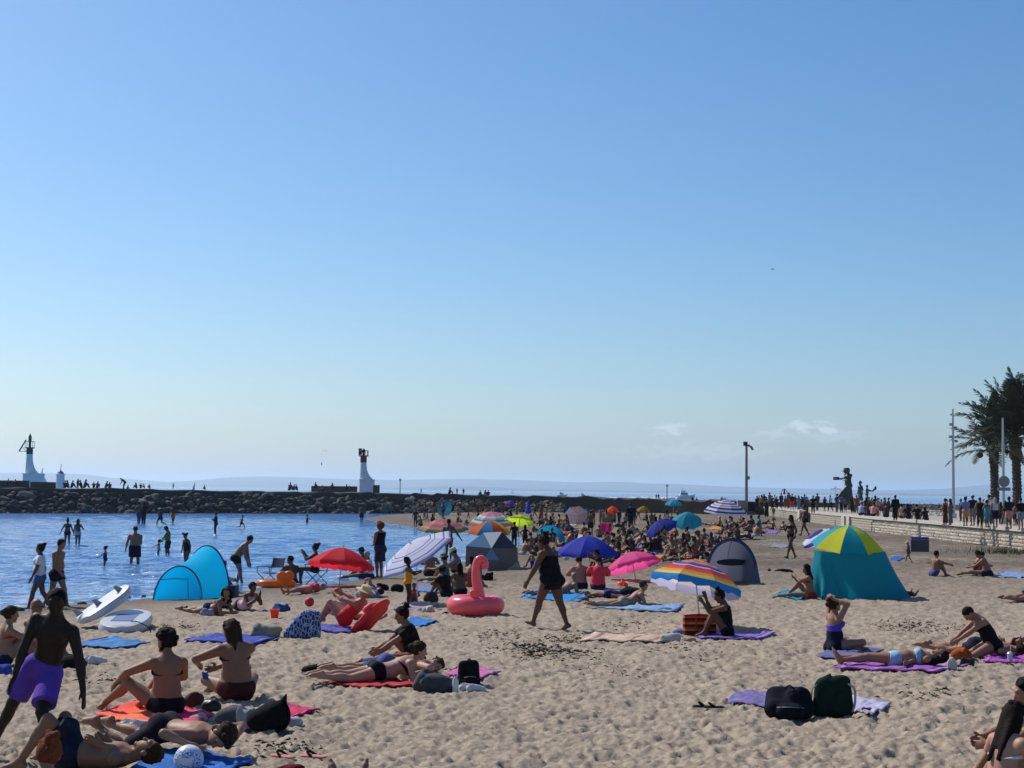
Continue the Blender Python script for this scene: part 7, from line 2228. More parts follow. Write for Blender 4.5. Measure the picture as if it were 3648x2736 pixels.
lay('girl in white top lying on elbows with chin in hand', (740, 2165), (980, 2180), pose(ELBOWS, cu=(0, .6, .8), lh=(-.05, .62, .36), rh=(.1, .66, .3), lhd=(0, .2, 1), rhd=(0, .2, 1)), skin='brown', hair='lowbun', hcol='black', wear=[('tank', (215, 170, 185)), ('brief', NV)], H=1.6)
lay('sunburnt sunbather in coral shirt lying before the red parasol', (985, 2122), (1185, 2108), pose(SUPINE), skin='pink', hair='short', hcol='grey', wear=[('tank', (200, 70, 75)), ('trunks', (210, 120, 110))], H=1.6, fat=1.1)
lay('sunbather with raised pink knee lying in plum clothes', (1240, 2112), (1400, 2134), pose(KNEESUP), skin='pink', hair='short', hcol='dark', wear=[('tee', (90, 35, 60)), ('trunks', (90, 90, 105))], H=1.6)
f = gp(1215, 2250)
person('woman in red swimsuit and straw hat reading on the red recliner', (f.x + .05, f.y + .33, f.z + .12), LEFT - Rd(28), pose(RECLINE, lh=(-.16, .16, .60), rh=(.14, .18, .58), lf=(-.06, .58, .08), rf=(.14, .64, .08)), H=1.70, skin='pink', hair='lowbun', hcol='blond', fat=1.15, wear=[('onepiece', (205, 40, 45))], hat=('sun', STRAW), h=.012, ground=False)
lay('sunbather whose bare arm and shoulder show right of the red recliner', (1180, 2200), (1365, 2214), pose(FLAT), skin='fair', hair='short', hcol='brown', wear=[('brief', (60, 40, 60))], H=1.5)
at_ground('woman in teal swimsuit and straw hat sitting behind flamingo float', 1590, 2074, LEFT - .35, pose(FWD, cu=(0, .12, 1), hu=(0, .2, 1), lf=(-.12, .96, .07), rf=(.14, .55, .07), lh=(-.2, .5, .42), rh=(.2, .42, .45)), H=1.68, skin='tan', hair='lowbun', hat=('bucket', (120, 95, 60)), wear=[('onepiece', (10, 105, 105))])
at_ground('person in pale fedora and grey shirt sitting behind teal swimsuit woman', 1632, 2056, LEFT + .1, pose(HUG, cu=(0, .2, 1), hu=(0, .5, 1)), sex='m', H=1.85, skin='tan', hair='short', hat=('fedora', (185, 175, 150)), wear=[('longsleeve', (110, 110, 118)), ('shorts', BK)])
at_ground('broad tanned back of a man sitting behind blue banded parasol', 1530, 2052, AWAY, HUG, sex='m', H=1.82, skin='tan', hair='crop', wear=[('trunks', BK)], fat=1.2)
stand('shirtless man in red shorts standing behind the blue banded parasol', 1597, 2000, 1852, AWAY - .3, pose(STAND, lh=(-.3, .1, .85), rh=(.5, .15, .88)), sex='m', skin='brown', hair='short', wear=[('trunks', (150, 35, 35))])
at_ground('woman with dark hair down sitting with bare back left of flamingo neck', 1640, 2120, AWAY + .3, HUG, H=1.66, skin='brown', hair='long', hcol='black', wear=[('brief', BK), ('strap_top', BK)])
at_ground('dark haired person sitting in black top next to the flamingo float', 1590, 2128, AWAY + .9, pose(HUG, hu=(0, .5, 1)), H=1.6, skin='brown', hair='lowbun', hcol='black', wear=[('tee', BK), ('brief', BK)])
lay('bald man propped on elbows on bright blue towel', (1845, 2128), (2110, 2118), pose(ELBOWS, hf=(-.3, 1, -.3), cu=(0, .88, .5)), sex='m', skin='fair', hair='bald', wear=[('trunks', (110, 135, 190))], H=1.75)
at_ground('pale shirtless boy sitting with his back turned near hot pink parasol', 2068, 2102, AWAY + .2, pose(HUG, hu=(0, .5, 1)), sex='m', fat=1.15, H=1.85, skin='pink', hair='short', hcol='dark', wear=[('trunks', NV)])
at_ground('child in coral red t-shirt sitting left of hot pink parasol', 2130, 2104, AWAY - .1, pose(HUG, hu=(0, .45, 1), hf=(-.6, 1, -.3)), sex='m', fat=1.15, H=1.85, skin='pink', hair='short', hcol='dark', wear=[('tee', (225, 60, 75)), ('trunks', NV)])
at_ground('woman holding up a phone behind coral shirted child', 2138, 2048, LEFT + .5, pose(HUG, lh=(-.1, .42, .72), rh=(.08, .44, .74), hu=(0, .3, 1)), H=1.66, skin='brown', hair='curly', hcol='black', wear=[('onepiece', (90, 30, 40))])
lay('sunbather with only head visible among clothes by bald man', (2230, 2130), (2098, 2128), FLAT, skin='tan', hair='short', hcol='brown', wear=[('trunks', NV)], H=1.2, sex='m')
lay('woman in sunglasses propped on elbows on pale blue towel', (2085, 2165), (2350, 2160), pose(ELBOWS, hf=(.25, 1, -.1)), skin='fair', hair='short', hcol='brown', wear=[('brief', (150, 130, 120)), ('strap_top', (120, 60, 50))], H=1.66, glasses=True)
at_ground('person in grey shelter whose dark head shows at its left', 2534, 2062, LEFT, HUG, H=1.66, skin='tan', hair='short', hcol='black', wear=[('tee', (60, 60, 70))])
at_ground('person lying inside grey shelter with dark hair', 2610, 2058, TOWARD + .5, pose(HUG, cu=(0, -.2, 1)), H=1.5, skin='tan', hair='short', hcol='black', wear=[('tank', BK)])
at_ground('woman drinking from bottle sitting left of the teal shelter', 2888, 2134, LEFT - .1, pose(FWD, cu=(0, .18, 1), hu=(0, .1, 1), hf=(0, 1, .1), lf=(-.12, .95, .07), rf=(.14, .6, .08), lh=(-.14, .40, .58), rh=(.1, .42, .55)), H=1.68, skin='tan', hair='long', hcol='black', wear=[('brief', (130, 40, 45)), ('strap_top', (130, 40, 45))])
lay('person lying behind the teal shelter with dark shoes showing at right', (3238, 2128), (3080, 2132), SUPINE, sex='m', skin='tan', hair='short', wear=[('trousers', (40, 60, 40))], H=1.7)
stand('long haired woman in dark bikini strolling left past the teal shelter', 2818, 1992, 1837, LEFT + .5, pose(WALK, lf=(-.07, .24, .08), rf=(.07, -.26, .12), lh=(-.34, .1, .90), rh=(.16, .22, 1.22)), skin='brown', hair='verylong', hcol='dark', wear=[('brief', BK), ('bikini_top', BK)])
stand('shirtless man in black shorts striding left along the wall', 2866, 1910, 1798, LEFT + .3, WALK, sex='m', skin='brown', hair='short', wear=[('trunks', BK)])
stand('child in sun hat carrying a folded grey chair on its shoulder', 3236, 2006, 1928, LEFT, pose(WALK, hu=(0, .2, 1), lh=(-.15, .3, .9), rh=(.2, .25, 1.1)), skin='tan', hair='short', hat=('sun', STRAW), wear=[('tee', (70, 70, 85)), ('trunks', (60, 60, 75))])
at_ground('boy in blue shorts sitting sideways on sand before the wall', 3328, 2052, RIGHT + .25, pose(FWD, cu=(0, .15, 1), hu=(0, .1, 1), lf=(-.1, .5, .07), rf=(.12, .4, .07), rh=(.1, .75, .35), lh=(-.2, .3, .3)), sex='m', H=1.6, skin='tan', hair='short', hcol='black', wear=[('trunks', (60, 70, 120))])
at_ground('sunbather with bent back sitting near the wall on the right', 3520, 2052, LEFT - .35, pose(FWD, lf=(-.1, .95, .07), rf=(.1, .9, .07)), sex='m', H=1.74, skin='tan', hair='short', hcol='dark', wear=[('trunks', NV)])
at_ground('dark haired person huddled left of the bent backed sunbather', 3478, 2048, RIGHT - .3, pose(HUG, hu=(0, .8, 1)), H=1.55, skin='fair', hair='short', hcol='dark', wear=[('onepiece', BK)])
f = gp(3262, 2006)
t_ = thing('carried_chair', 'folded grey and blue beach chair carried by child in sun hat', 'chair', (f.x + .14, f.y + .1, f.z + .46))
MB().box((.05, 0, .22), (.72, .10, .48)).build('folded_canvas', mat('canvas_grey', (.07, .072, .085), .8, .1, 12), t_, smooth=False)
MB().tube([(-.3, 0, .52), (.40, 0, .52)], .055, 10).build('rolled_headrest', mat('canvas_violet', lin((70, 60, 160)), .8, .1, 12), t_)
# phone held by woman in brown bikini is small: a thing of its own
f = gp(742, 2492)
t_ = thing('mobile_phone', 'blue cased mobile phone held by the woman in brown bikini', 'phone', tuple(at_depth(731, 2408, f.y)), rot=(.5, .2, .4))
MB().box((0, 0, 0), (.075, .15, .009)).build('phone_body', mat('phone_blue', lin((40, 70, 150)), .3), t_, smooth=False)

# ------------------------------------------------------------------ far beach crowd, one by one
rgc = np.random.default_rng(202)
crowd = [
 # label, px, foot y, top y, yaw, kind, attire
 ('shirtless man standing at the water edge before the boulders', 1480, 1879, 1812, .3, 'S', [('trunks', (70, 50, 110))], 'm', 'dark'),
 ('woman in dark swimsuit standing amid boulders left of teal disc tent', 1513, 1852, 1792, 2.0, 'S', [('onepiece', BK)], 'f', 'brown'),
 ('child with blue bucket standing on the sand spit', 1522, 1860, 1822, 1.0, 'S', [('trunks', (50, 80, 180))], 'c', 'brown'),
 ('woman in olive skirt standing left of teal disc tent', 1546, 1842, 1780, .8, 'S', [('skirt', (110, 105, 40)), ('tank', (60, 50, 40))], 'f', 'tan'),
 ('man in black shorts standing right of teal disc tent', 1618, 1826, 1774, .1, 'S', [('trunks', BK)], 'm', 'tan'),
 ('shirtless man standing leftmost of three before the boulders', 1712, 1830, 1777, .3, 'S', [('trunks', (60, 55, 60))], 'm', 'tan'),
 ('stocky shirtless man standing in the middle of three before boulders', 1740, 1826, 1774, -.2, 'S', [('trunks', BK)], 'm', 'brown'),
 ('person in dark clothes standing rightmost of three before boulders', 1767, 1826, 1777, .5, 'S', [('tee', BK), ('trunks', BK)], 'm', 'brown'),
 ('dark figure crouching beside small purple parasol', 1820, 1838, 1806, 1.2, 'H', [('onepiece', BK)], 'f', 'brown'),
 ('man in olive shorts standing left of the closed blue parasol', 1860, 1832, 1776, .4, 'S', [('trunks', (70, 80, 40))], 'm', 'brown'),
 ('man in long red shorts standing right of closed blue parasol', 1928, 1858, 1796, .6, 'S', [('shorts', (190, 50, 40))], 'm', 'brown'),
 ('boy in hot pink shorts standing before the boulders', 1967, 1834, 1781, 2.8, 'S', [('trunks', (230, 60, 90))], 'm', 'tan'),
 ('broad man with bare back standing between grey parasol and straw screen', 2104, 1910, 1822, .1, 'S', [('shorts', BK)], 'm', 'brown'),
 ('dark haired man standing behind the broad bare backed man', 2114, 1868, 1806, .3, 'S', [('trunks', NV)], 'm', 'brown'),
 ('thin person holding an arm up left of straw screen', 2139, 1866, 1812, .9, 'S', [('brief', (120, 90, 70))], 'f', 'tan'),
 ('person in dark green holding a lime bag beside straw screen', 2206, 1872, 1815, .4, 'S', [('tee', (20, 30, 26)), ('trousers', (40, 60, 30))], 'm', 'brown'),
 ('child in grey t-shirt standing beside the man in navy', 2228, 1888, 1830, .2, 'S', [('tee', (125, 125, 130)), ('trunks', (40, 50, 60))], 'c', 'brown'),
 ('tall man in navy long sleeves and trousers in the crowd', 2247, 1888, 1794, .0, 'S', [('longsleeve', (14, 17, 30)), ('trousers', (14, 16, 26))], 'm', 'brown'),
 ('person standing under the small mustard parasol', 2274, 1852, 1802, .8, 'S', [('tee', (90, 60, 35))], 'm', 'brown'),
 ('pale woman bending far forward beside magenta cloth', 2200, 1920, 1864, 1.4, 'B', [('onepiece', (40, 30, 40))], 'f', 'pale'),
 ('woman in white strap top standing left of turquoise round parasol', 2374, 1892, 1816, .3, 'S', [('tank', (185, 175, 180)), ('brief', BK)], 'f', 'tan'),
 ('small child sitting by the woman in white strap top', 2391, 1856, 1832, -.5, 'H', [('tee', (70, 60, 60))], 'c', 'brown'),
 ('person in black seated in crowd left of woman in white top', 2337, 1862, 1832, .8, 'H', [('tee', BK)], 'm', 'brown'),
 ('group sitter in dark green left of navy parasol', 2304, 1856, 1824, 1.6, 'H', [('tee', (20, 34, 24))], 'm', 'brown'),
 ('person in tan shorts standing under the lime parasol', 1832, 1950, 1862, .2, 'S', [('tee', BK), ('trousers', BK)], 'm', 'brown'),
 ('woman in black leggings standing right of the lime parasol pole', 1870, 1955, 1872, -.1, 'S', [('tank', BK), ('trousers', (20, 18, 18))], 'f', 'brown'),
 ('person sitting on sand between lime parasol and turquoise tent', 1896, 1957, 1900, .6, 'H', [('trunks', (60, 50, 60))], 'm', 'tan'),
 ('dark haired person in black sitting inside turquoise tent', 1934, 1938, 1888, 2.6, 'H', [('tee', BK)], 'm', 'brown'),
 ('person in dark blue sitting at the right side of turquoise tent', 1968, 1932, 1884, 2.9, 'H', [('tee', NV)], 'f', 'brown'),
 ('man with bare back sitting before the magenta cloth', 2136, 1914, 1872, .2, 'H', [('trunks', NV)], 'm', 'tan'),
 ('dark haired child sitting left of the broad bare backed man', 2100, 1918, 1884, .4, 'H', [('tee', BK)], 'c', 'brown'),
 ('woman sitting with knees up left of the navy parasol', 2252, 1962, 1893, 1.5, 'F', [('onepiece', (70, 40, 50))], 'f', 'tan'),
 ('long haired woman sitting with her back turned under navy parasol', 2344, 1970, 1892, .0, 'H', [('tank', (40, 28, 24))], 'f', 'brown'),
 ('child in navy top sitting with back turned under navy parasol', 2317, 1970, 1917, .1, 'H', [('tee', (16, 18, 34))], 'c', 'brown'),
 ('person in orange towel standing behind navy parasol', 2352, 1912, 1868, .5, 'S', [('dress', (215, 120, 70))], 'f', 'tan'),
 ('sunbather resting with bent legs left of the grey shelter', 2440, 1976, 1926, 1.9, 'L', [('trunks', (60, 40, 30))], 'm', 'tan'),
 ('person in navy shirt leaning back left of the grey shelter', 2498, 1974, 1928, 1.3, 'L', [('tee', NV), ('trunks', NV)], 'm', 'brown'),
 ('woman sitting up under the turquoise round parasol', 2412, 1908, 1874, 1.5, 'F', [('onepiece', (90, 95, 40))], 'f', 'tan'),
 ('dark haired sitter right of the turquoise parasol pole', 2492, 1934, 1893, 1.0, 'H', [('onepiece', BK)], 'f', 'tan'),
 ('woman hugging her knees beside the tall striped parasol pole', 2602, 1926, 1874, 2.6, 'H', [('onepiece', (40, 30, 34))], 'f', 'tan'),
 ('sunbather in white hat reclining behind the striped parasol pole', 2562, 1876, 1842, 1.2, 'L', [('trunks', BK)], 'm', 'tan'),
 ('woman in white patterned top and cap sitting right of the striped pole', 2604, 1880, 1842, 1.0, 'H', [('tee', (140, 140, 150)), ('trunks', BK)], 'f', 'brown'),
 ('young man leaning forward leftmost of the group of four sitters', 2656, 1893, 1846, 1.5, 'F', [('trunks', NV)], 'm', 'tan'),
 ('sitter with bare arms second in the group of four sitters', 2674, 1898, 1856, 1.4, 'F', [('trunks', BK)], 'm', 'tan'),
 ('sitter in grey t-shirt third in the group of four sitters', 2684, 1884, 1838, 1.1, 'H', [('tee', (60, 62, 72))], 'm', 'brown'),
 ('sitter in teal and navy top rightmost of the group of four', 2706, 1886, 1834, 1.3, 'H', [('tee', (30, 130, 145)), ('trunks', NV)], 'm', 'tan'),
 ('person sitting low before the group of four sitters', 2672, 1920, 1892, 2.0, 'H', [('tee', (20, 30, 50))], 'm', 'brown'),
 ('woman in bikini sitting alone left of the striding man', 2752, 1888, 1848, 1.4, 'L', [('brief', BK), ('bikini_top', BK)], 'f', 'tan'),
 ('person in long black dress standing on sand below the wall end', 2731, 1843, 1774, .3, 'S', [('longdress', BK)], 'f', 'brown'),
 ('child in tan top standing beside the person in black dress', 2756, 1845, 1804, .2, 'S', [('tee', (130, 105, 80))], 'c', 'tan'),
]
KP = dict(S=[STAND, STAND2, HIPH, WALK], H=[HUG, CROSS], F=[FWD, HUG], L=[LEGS], B=[DEEPBEND])
for i, (lb, px, pyf, pyt, yw, kd, wr, sx, sk) in enumerate(crowd):
    ps = KP[kd][rgc.integers(0, len(KP[kd]))]
    hc = ['black', 'dark', 'dark', 'brown'][rgc.integers(0, 4)]
    hr_ = 'short' if sx != 'f' else ['bun', 'long', 'pony', 'lowbun'][rgc.integers(0, 4)]
    ht = ('bucket', (190, 185, 175)) if 'white hat' in lb else ('cap', BK) if 'and cap' in lb else None
    if kd in 'SB':
        stand(lb, px, pyf, pyt, yw, ps, sex=sx, skin=sk, hair=hr_, hcol=hc, wear=wr, hat=ht, group='people on the far beach', hk=1.0 if kd == 'S' else 1.6)
    else:
        f = gp(px, pyf)
        Hh = min(1.95, max(1.0, (pyf - pyt) * f.y / FPX / .50))
        at_ground(lb, px, pyf, yw, ps, H=Hh, sex=sx if Hh > 1.3 else 'c', skin=sk, hair=hr_, hcol=hc, wear=wr, hat=ht, group='people on the far beach')
# sunbathers lying in the packed rows
LY = [('prone sunbather in red trunks by grey tipped parasol', 1955, 1868, 2008, 1872, (170, 40, 40)), ('sunbather lying on back in front of boy in pink shorts', 1985, 1858, 2030, 1852, (60, 60, 90)), ('sunbather stretched beside orange toy before the magenta cloth', 2060, 1886, 2010, 1890, (40, 60, 90)),
      ('tanned sunbather lying right of turquoise tent', 1965, 1945, 2020, 1950, (30, 40, 70)), ('sunbather with bare legs stretched behind royal blue parasol', 2150, 1968, 2230, 1955, (90, 30, 30)), ('sunbather lying before navy parasol sitters', 2270, 1984, 2340, 1992, (40, 40, 46)),
      ('sunbather lying flat below turquoise round parasol', 2400, 1928, 2470, 1918, (120, 50, 60)), ('sunbather lying behind woman sitting under turquoise parasol', 2380, 1918, 2330, 1910, (50, 70, 60)), ('sunbather on white towel left of the striped pole', 2510, 1925, 2562, 1918, (200, 200, 205)),
      ('sunbather lying under the navy and white ringed parasol', 2540, 1872, 2500, 1870, (40, 40, 60)), ('sunbather in dark swimwear lying far right of ringed parasol', 2760, 1892, 2810, 1884, BK), ('sunbather lying in the packed row behind grey shelter', 2560, 1945, 2500, 1940, (150, 120, 90)),
      ('sunbather on dark towel behind the hot pink parasol', 2290, 1940, 2220, 1944, (30, 30, 40)), ('prone sunbather left of the broad bare backed man', 2010, 1905, 2070, 1900, (60, 90, 120)), ('sunbather lying left of the woman hugging knees', 2540, 1905, 2590, 1900, (90, 60, 50)), ('prone sunbather beside beige walled tent', 1870, 2024, 1935, 2018, (200, 170, 150))]
for i, (lb, x0, y0, x1, y1, c) in enumerate(LY):
    lay(lb, (x0, y0), (x1, y1), [FLAT, SUPINE, ELBOWS, KNEESUP][i % 4], sex=['m', 'f'][i % 2], skin=['tan', 'fair', 'brown'][i % 3], hair=['short', 'lowbun'][i % 2], wear=[('trunks' if i % 2 == 0 else 'brief', c)] + ([('strap_top', c)] if i % 2 else []), H=1.68, group='people on the far beach')
SITC = [('navy', NV), ('black', BK), ('dark red', (120, 30, 34)), ('olive', (80, 78, 40)), ('pale grey', (150, 150, 155)), ('plum', (80, 34, 66)), ('teal', (20, 105, 110)), ('rust', (150, 70, 40))]
spots = [(1942, 1886), (1960, 1880), (1978, 1890), (1990, 1872), (2012, 1880), (2040, 1926), (2170, 1946), (2190, 1958), (2286, 1925), (2310, 1900), (2420, 1946), (2455, 1930), (2478, 1958), (2530, 1952), (2630, 1900), (2640, 1866), (2728, 1868), (2350, 1935), (2386, 1962), (2224, 1910), (2262, 1900), (2324, 1876), (2040, 1852), (2075, 1905), (1948, 1862), (1925, 1875), (1937, 1868), (1970, 1870), (2003, 1886), (2022, 1872), (2210, 1935), (2228, 1968), (2268, 1948), (2297, 1968), (2330, 1950), (2365, 1925), (2404, 1962), (2432, 1958), (2468, 1942), (2508, 1938), (2552, 1935), (2592, 1895), (2615, 1888), (2630, 1922), (2690, 1912), (2350, 1868), (2160, 1925), (2080, 1930), (1500, 1874), (1540, 1866), (1590, 1872), (1630, 1862), (1665, 1872), (1700, 1862), (1735, 1858), (1790, 1852), (1850, 1856), (1890, 1866), (1905, 1895), (1925, 1902), (1940, 1915), (1990, 1916), (2020, 1940), (2055, 1962), (2185, 1975), (2240, 1985), (2400, 1985), (2430, 2005), (1862, 1976), (1908, 1980), (1952, 1984), (1668, 2092), (1706, 2066), (2196, 2014), (2236, 2022), (2300, 2018), (2420, 2024), (2462, 2016), (2172, 1990), (2478, 1990)]
for i, (px, py) in enumerate(spots):
    nm, c = SITC[i % 8]
    ps = [HUG, LEGS, FWD, CROSS, KNEESUP, HUG][i % 6]
    wh = 'in the nearer row by grey shelter' if py > 1972 else 'on the sand spit before the boulders' if px < 1760 else 'near the closed blue parasol' if px < 1900 else 'left of the grey tipped parasol' if px < 2010 else 'behind the royal blue parasol' if px < 2215 else 'around the navy parasol' if px < 2400 else 'below the turquoise round parasol' if px < 2500 else 'under the navy ringed parasol'
    at_ground('small %s sunbather in %s swimwear %s' % (['seated', 'leaning back', 'hunched', 'cross-legged', 'lying', 'curled up'][i % 6], nm, wh), px, py, rgc.uniform(-2.5, 2.5), ps, H=rgc.uniform(1.45, 1.75), sex=['m', 'f'][i % 2], skin=['tan', 'brown', 'fair'][i % 3], hair=['short', 'long', 'short', 'bun'][i % 4], wear=[('trunks', c)] if i % 2 == 0 else [('onepiece', c)], group='sunbathers in the crowded rows')
CT = [(60, 120, 200), (200, 60, 60), (210, 200, 190), (60, 60, 80), (150, 120, 190), (230, 150, 60), (90, 150, 150), (180, 180, 200)]
tw = [(1965, 1894), (2000, 1898), (2050, 1912), (2176, 1962), (2300, 1948), (2345, 1985), (2415, 1938), (2470, 1972), (2520, 1935), (2585, 1930), (2640, 1908), (2700, 1898), (2745, 1896), (2560, 1882), (2230, 1930), (2140, 1930), (2310, 1972), (2385, 1905), (2030, 1868), (1940, 1960)]
for i, (px, py) in enumerate(tw):
    c = CT[i % 8]; nmc = ['blue', 'red', 'cream', 'slate', 'lilac', 'orange', 'sage', 'pale'][i % 8]
    wh = 'left of the grey tipped parasol' if px < 2010 else 'behind the royal blue parasol' if px < 2215 else 'around the navy parasol' if px < 2400 else 'below the turquoise round parasol' if px < 2530 else 'under the navy ringed parasol'
    towel('%s towel laid %s' % (nmc, wh), [(px - 36, py + 4), (px + 22, py + 6), (px + 36, py - 4), (px - 20, py - 6)], toweling(c), nu=9, nv=5, group='towels in the crowded rows')
bags = [(1956, 1902), (2024, 1892), (2160, 1972), (2290, 1962), (2366, 1990), (2402, 1952), (2446, 1985), (2476, 1946), (2534, 1964), (2620, 1940), (2642, 1916), (2716, 1902), (2390, 2000), (2340, 1998), (2250, 1985), (2098, 1935), (1990, 1935), (2500, 1990)]
for i, (px, py) in enumerate(bags):
    c = [(20, 20, 26), (40, 60, 130), (200, 60, 40), (30, 34, 40), (150, 140, 120), (24, 30, 60)][i % 6]; nmc = ['black', 'blue', 'orange red', 'charcoal', 'beige', 'navy'][i % 6]
    wh = 'left of the grey tipped parasol' if px < 2030 else 'behind the royal blue parasol' if px < 2215 else 'around the navy parasol' if px < 2400 else 'below the turquoise round parasol' if px < 2530 else 'under the navy ringed parasol'
    heap('beach_bag', '%s beach bag %s' % (nmc, wh), 'bag', px, py, rgc.uniform(20, 34), rgc.uniform(12, 20), toweling(c), 100 + i, n=4).__setitem__('group', 'bags in the crowded rows')

# ------------------------------------------------------------------ promenade crowd
for i, (px, y0, y1, nm, c) in enumerate(((1578, 1850, 1790, 'plum', (80, 34, 66)), (1640, 1838, 1780, 'black', BK), (1668, 1846, 1786, 'olive', (80, 78, 50)), (1690, 1832, 1776, 'navy', NV), (1790, 1836, 1782, 'rust', (140, 70, 45)), (1842, 1842, 1784, 'grey', (90, 90, 95)), (1905, 1846, 1788, 'black', BK), (1948, 1842, 1788, 'teal', (20, 105, 110)), (2012, 1846, 1796, 'navy', NV),
                                           (2160, 1872, 1816, 'cream', (170, 160, 140)), (2188, 1880, 1822, 'black', BK), (2262, 1872, 1812, 'grey', (90, 90, 95)), (2320, 1878, 1824, 'olive', (80, 78, 50)), (1790, 1962, 1886, 'black', BK), (2415, 1862, 1812, 'plum', (80, 34, 66)))):
    stand('bather in %s swimwear standing %s' % (nm, 'before the boulders near the teal disc tent' if px < 1700 else 'before the boulders near the closed blue parasol' if px < 1960 else 'in the crowd by the straw screen' if px < 2300 else 'in the crowd near the turquoise round parasol'), px, y0, y1, rgc.uniform(-1, 3), [STAND, HIPH, WALK, CHESTH][i % 4], sex=['m', 'f'][i % 2], skin=['brown', 'tan'][i % 2], hair=['short', 'long'][i % 2], hcol='dark', wear=[('trunks', c)] if i % 2 == 0 else [('onepiece', c)], group='people on the far beach')
PX = [(2704, 'brown', (80, 55, 45)), (2722, 'black', BK), (2742, 'grey', (90, 90, 95)), (2760, 'white', WH), (2783, 'navy', NV), (2810, 'olive', (80, 78, 50)), (2833, 'black', BK), (2866, 'blue', (70, 90, 140)), (2912, 'brown', (80, 55, 45)), (2938, 'black', BK), (2958, 'white', WH), (2982, 'navy', NV), (3012, 'grey', (90, 90, 95)), (3036, 'black', BK), (3052, 'rust', (140, 70, 45)),
      (3072, 'white', WH), (3096, 'olive', (80, 78, 50)), (3118, 'black', BK), (3140, 'blue', (70, 90, 140)), (3166, 'brown', (80, 55, 45)), (3424, 'plum', (80, 34, 66)), (3452, 'cream', (190, 180, 160)), (3480, 'black', BK), (3506, 'grey', (90, 90, 95)), (3534, 'navy', NV), (3566, 'brown', (80, 55, 45)), (3582, 'black', BK), (3616, 'white', WH), (3628, 'rust', (140, 70, 45))]
for i, (px, nm, c) in enumerate(PX):
    y0 = 1811 + max(0, px - 2780) * .075
    where = 'behind the wall end by the lamp post' if px < 2790 else 'between arch frame and gate post' if px < 2900 else 'in the crowd left of the big statue' if px < 3000 else 'in the crowd under the big statue' if px < 3090 else 'in the crowd right of the big statue' if px < 3300 else 'among strollers left of the palms' if px < 3520 else 'among strollers beneath the palms'
    stand('person in %s top standing %s' % (nm, where), px, y0 - 2, y0 - 2 - (46 + .032 * (px - 2700)) * (.95 + .1 * (i % 3)), rgc.uniform(-.8, 1.2), [STAND, HIPH, WALK, CHESTH][i % 4], z=PZ, fat=1.2, sex=['m', 'f'][i % 2], skin=['brown', 'tan'][i % 2], hair=['short', 'long', 'short', 'bun'][i % 4], hcol='dark', wear=[('tee', c), ('trousers' if i % 3 else 'shorts', [(40, 44, 60), (30, 30, 34), (90, 80, 70)][i % 3])], group='people on the promenade')
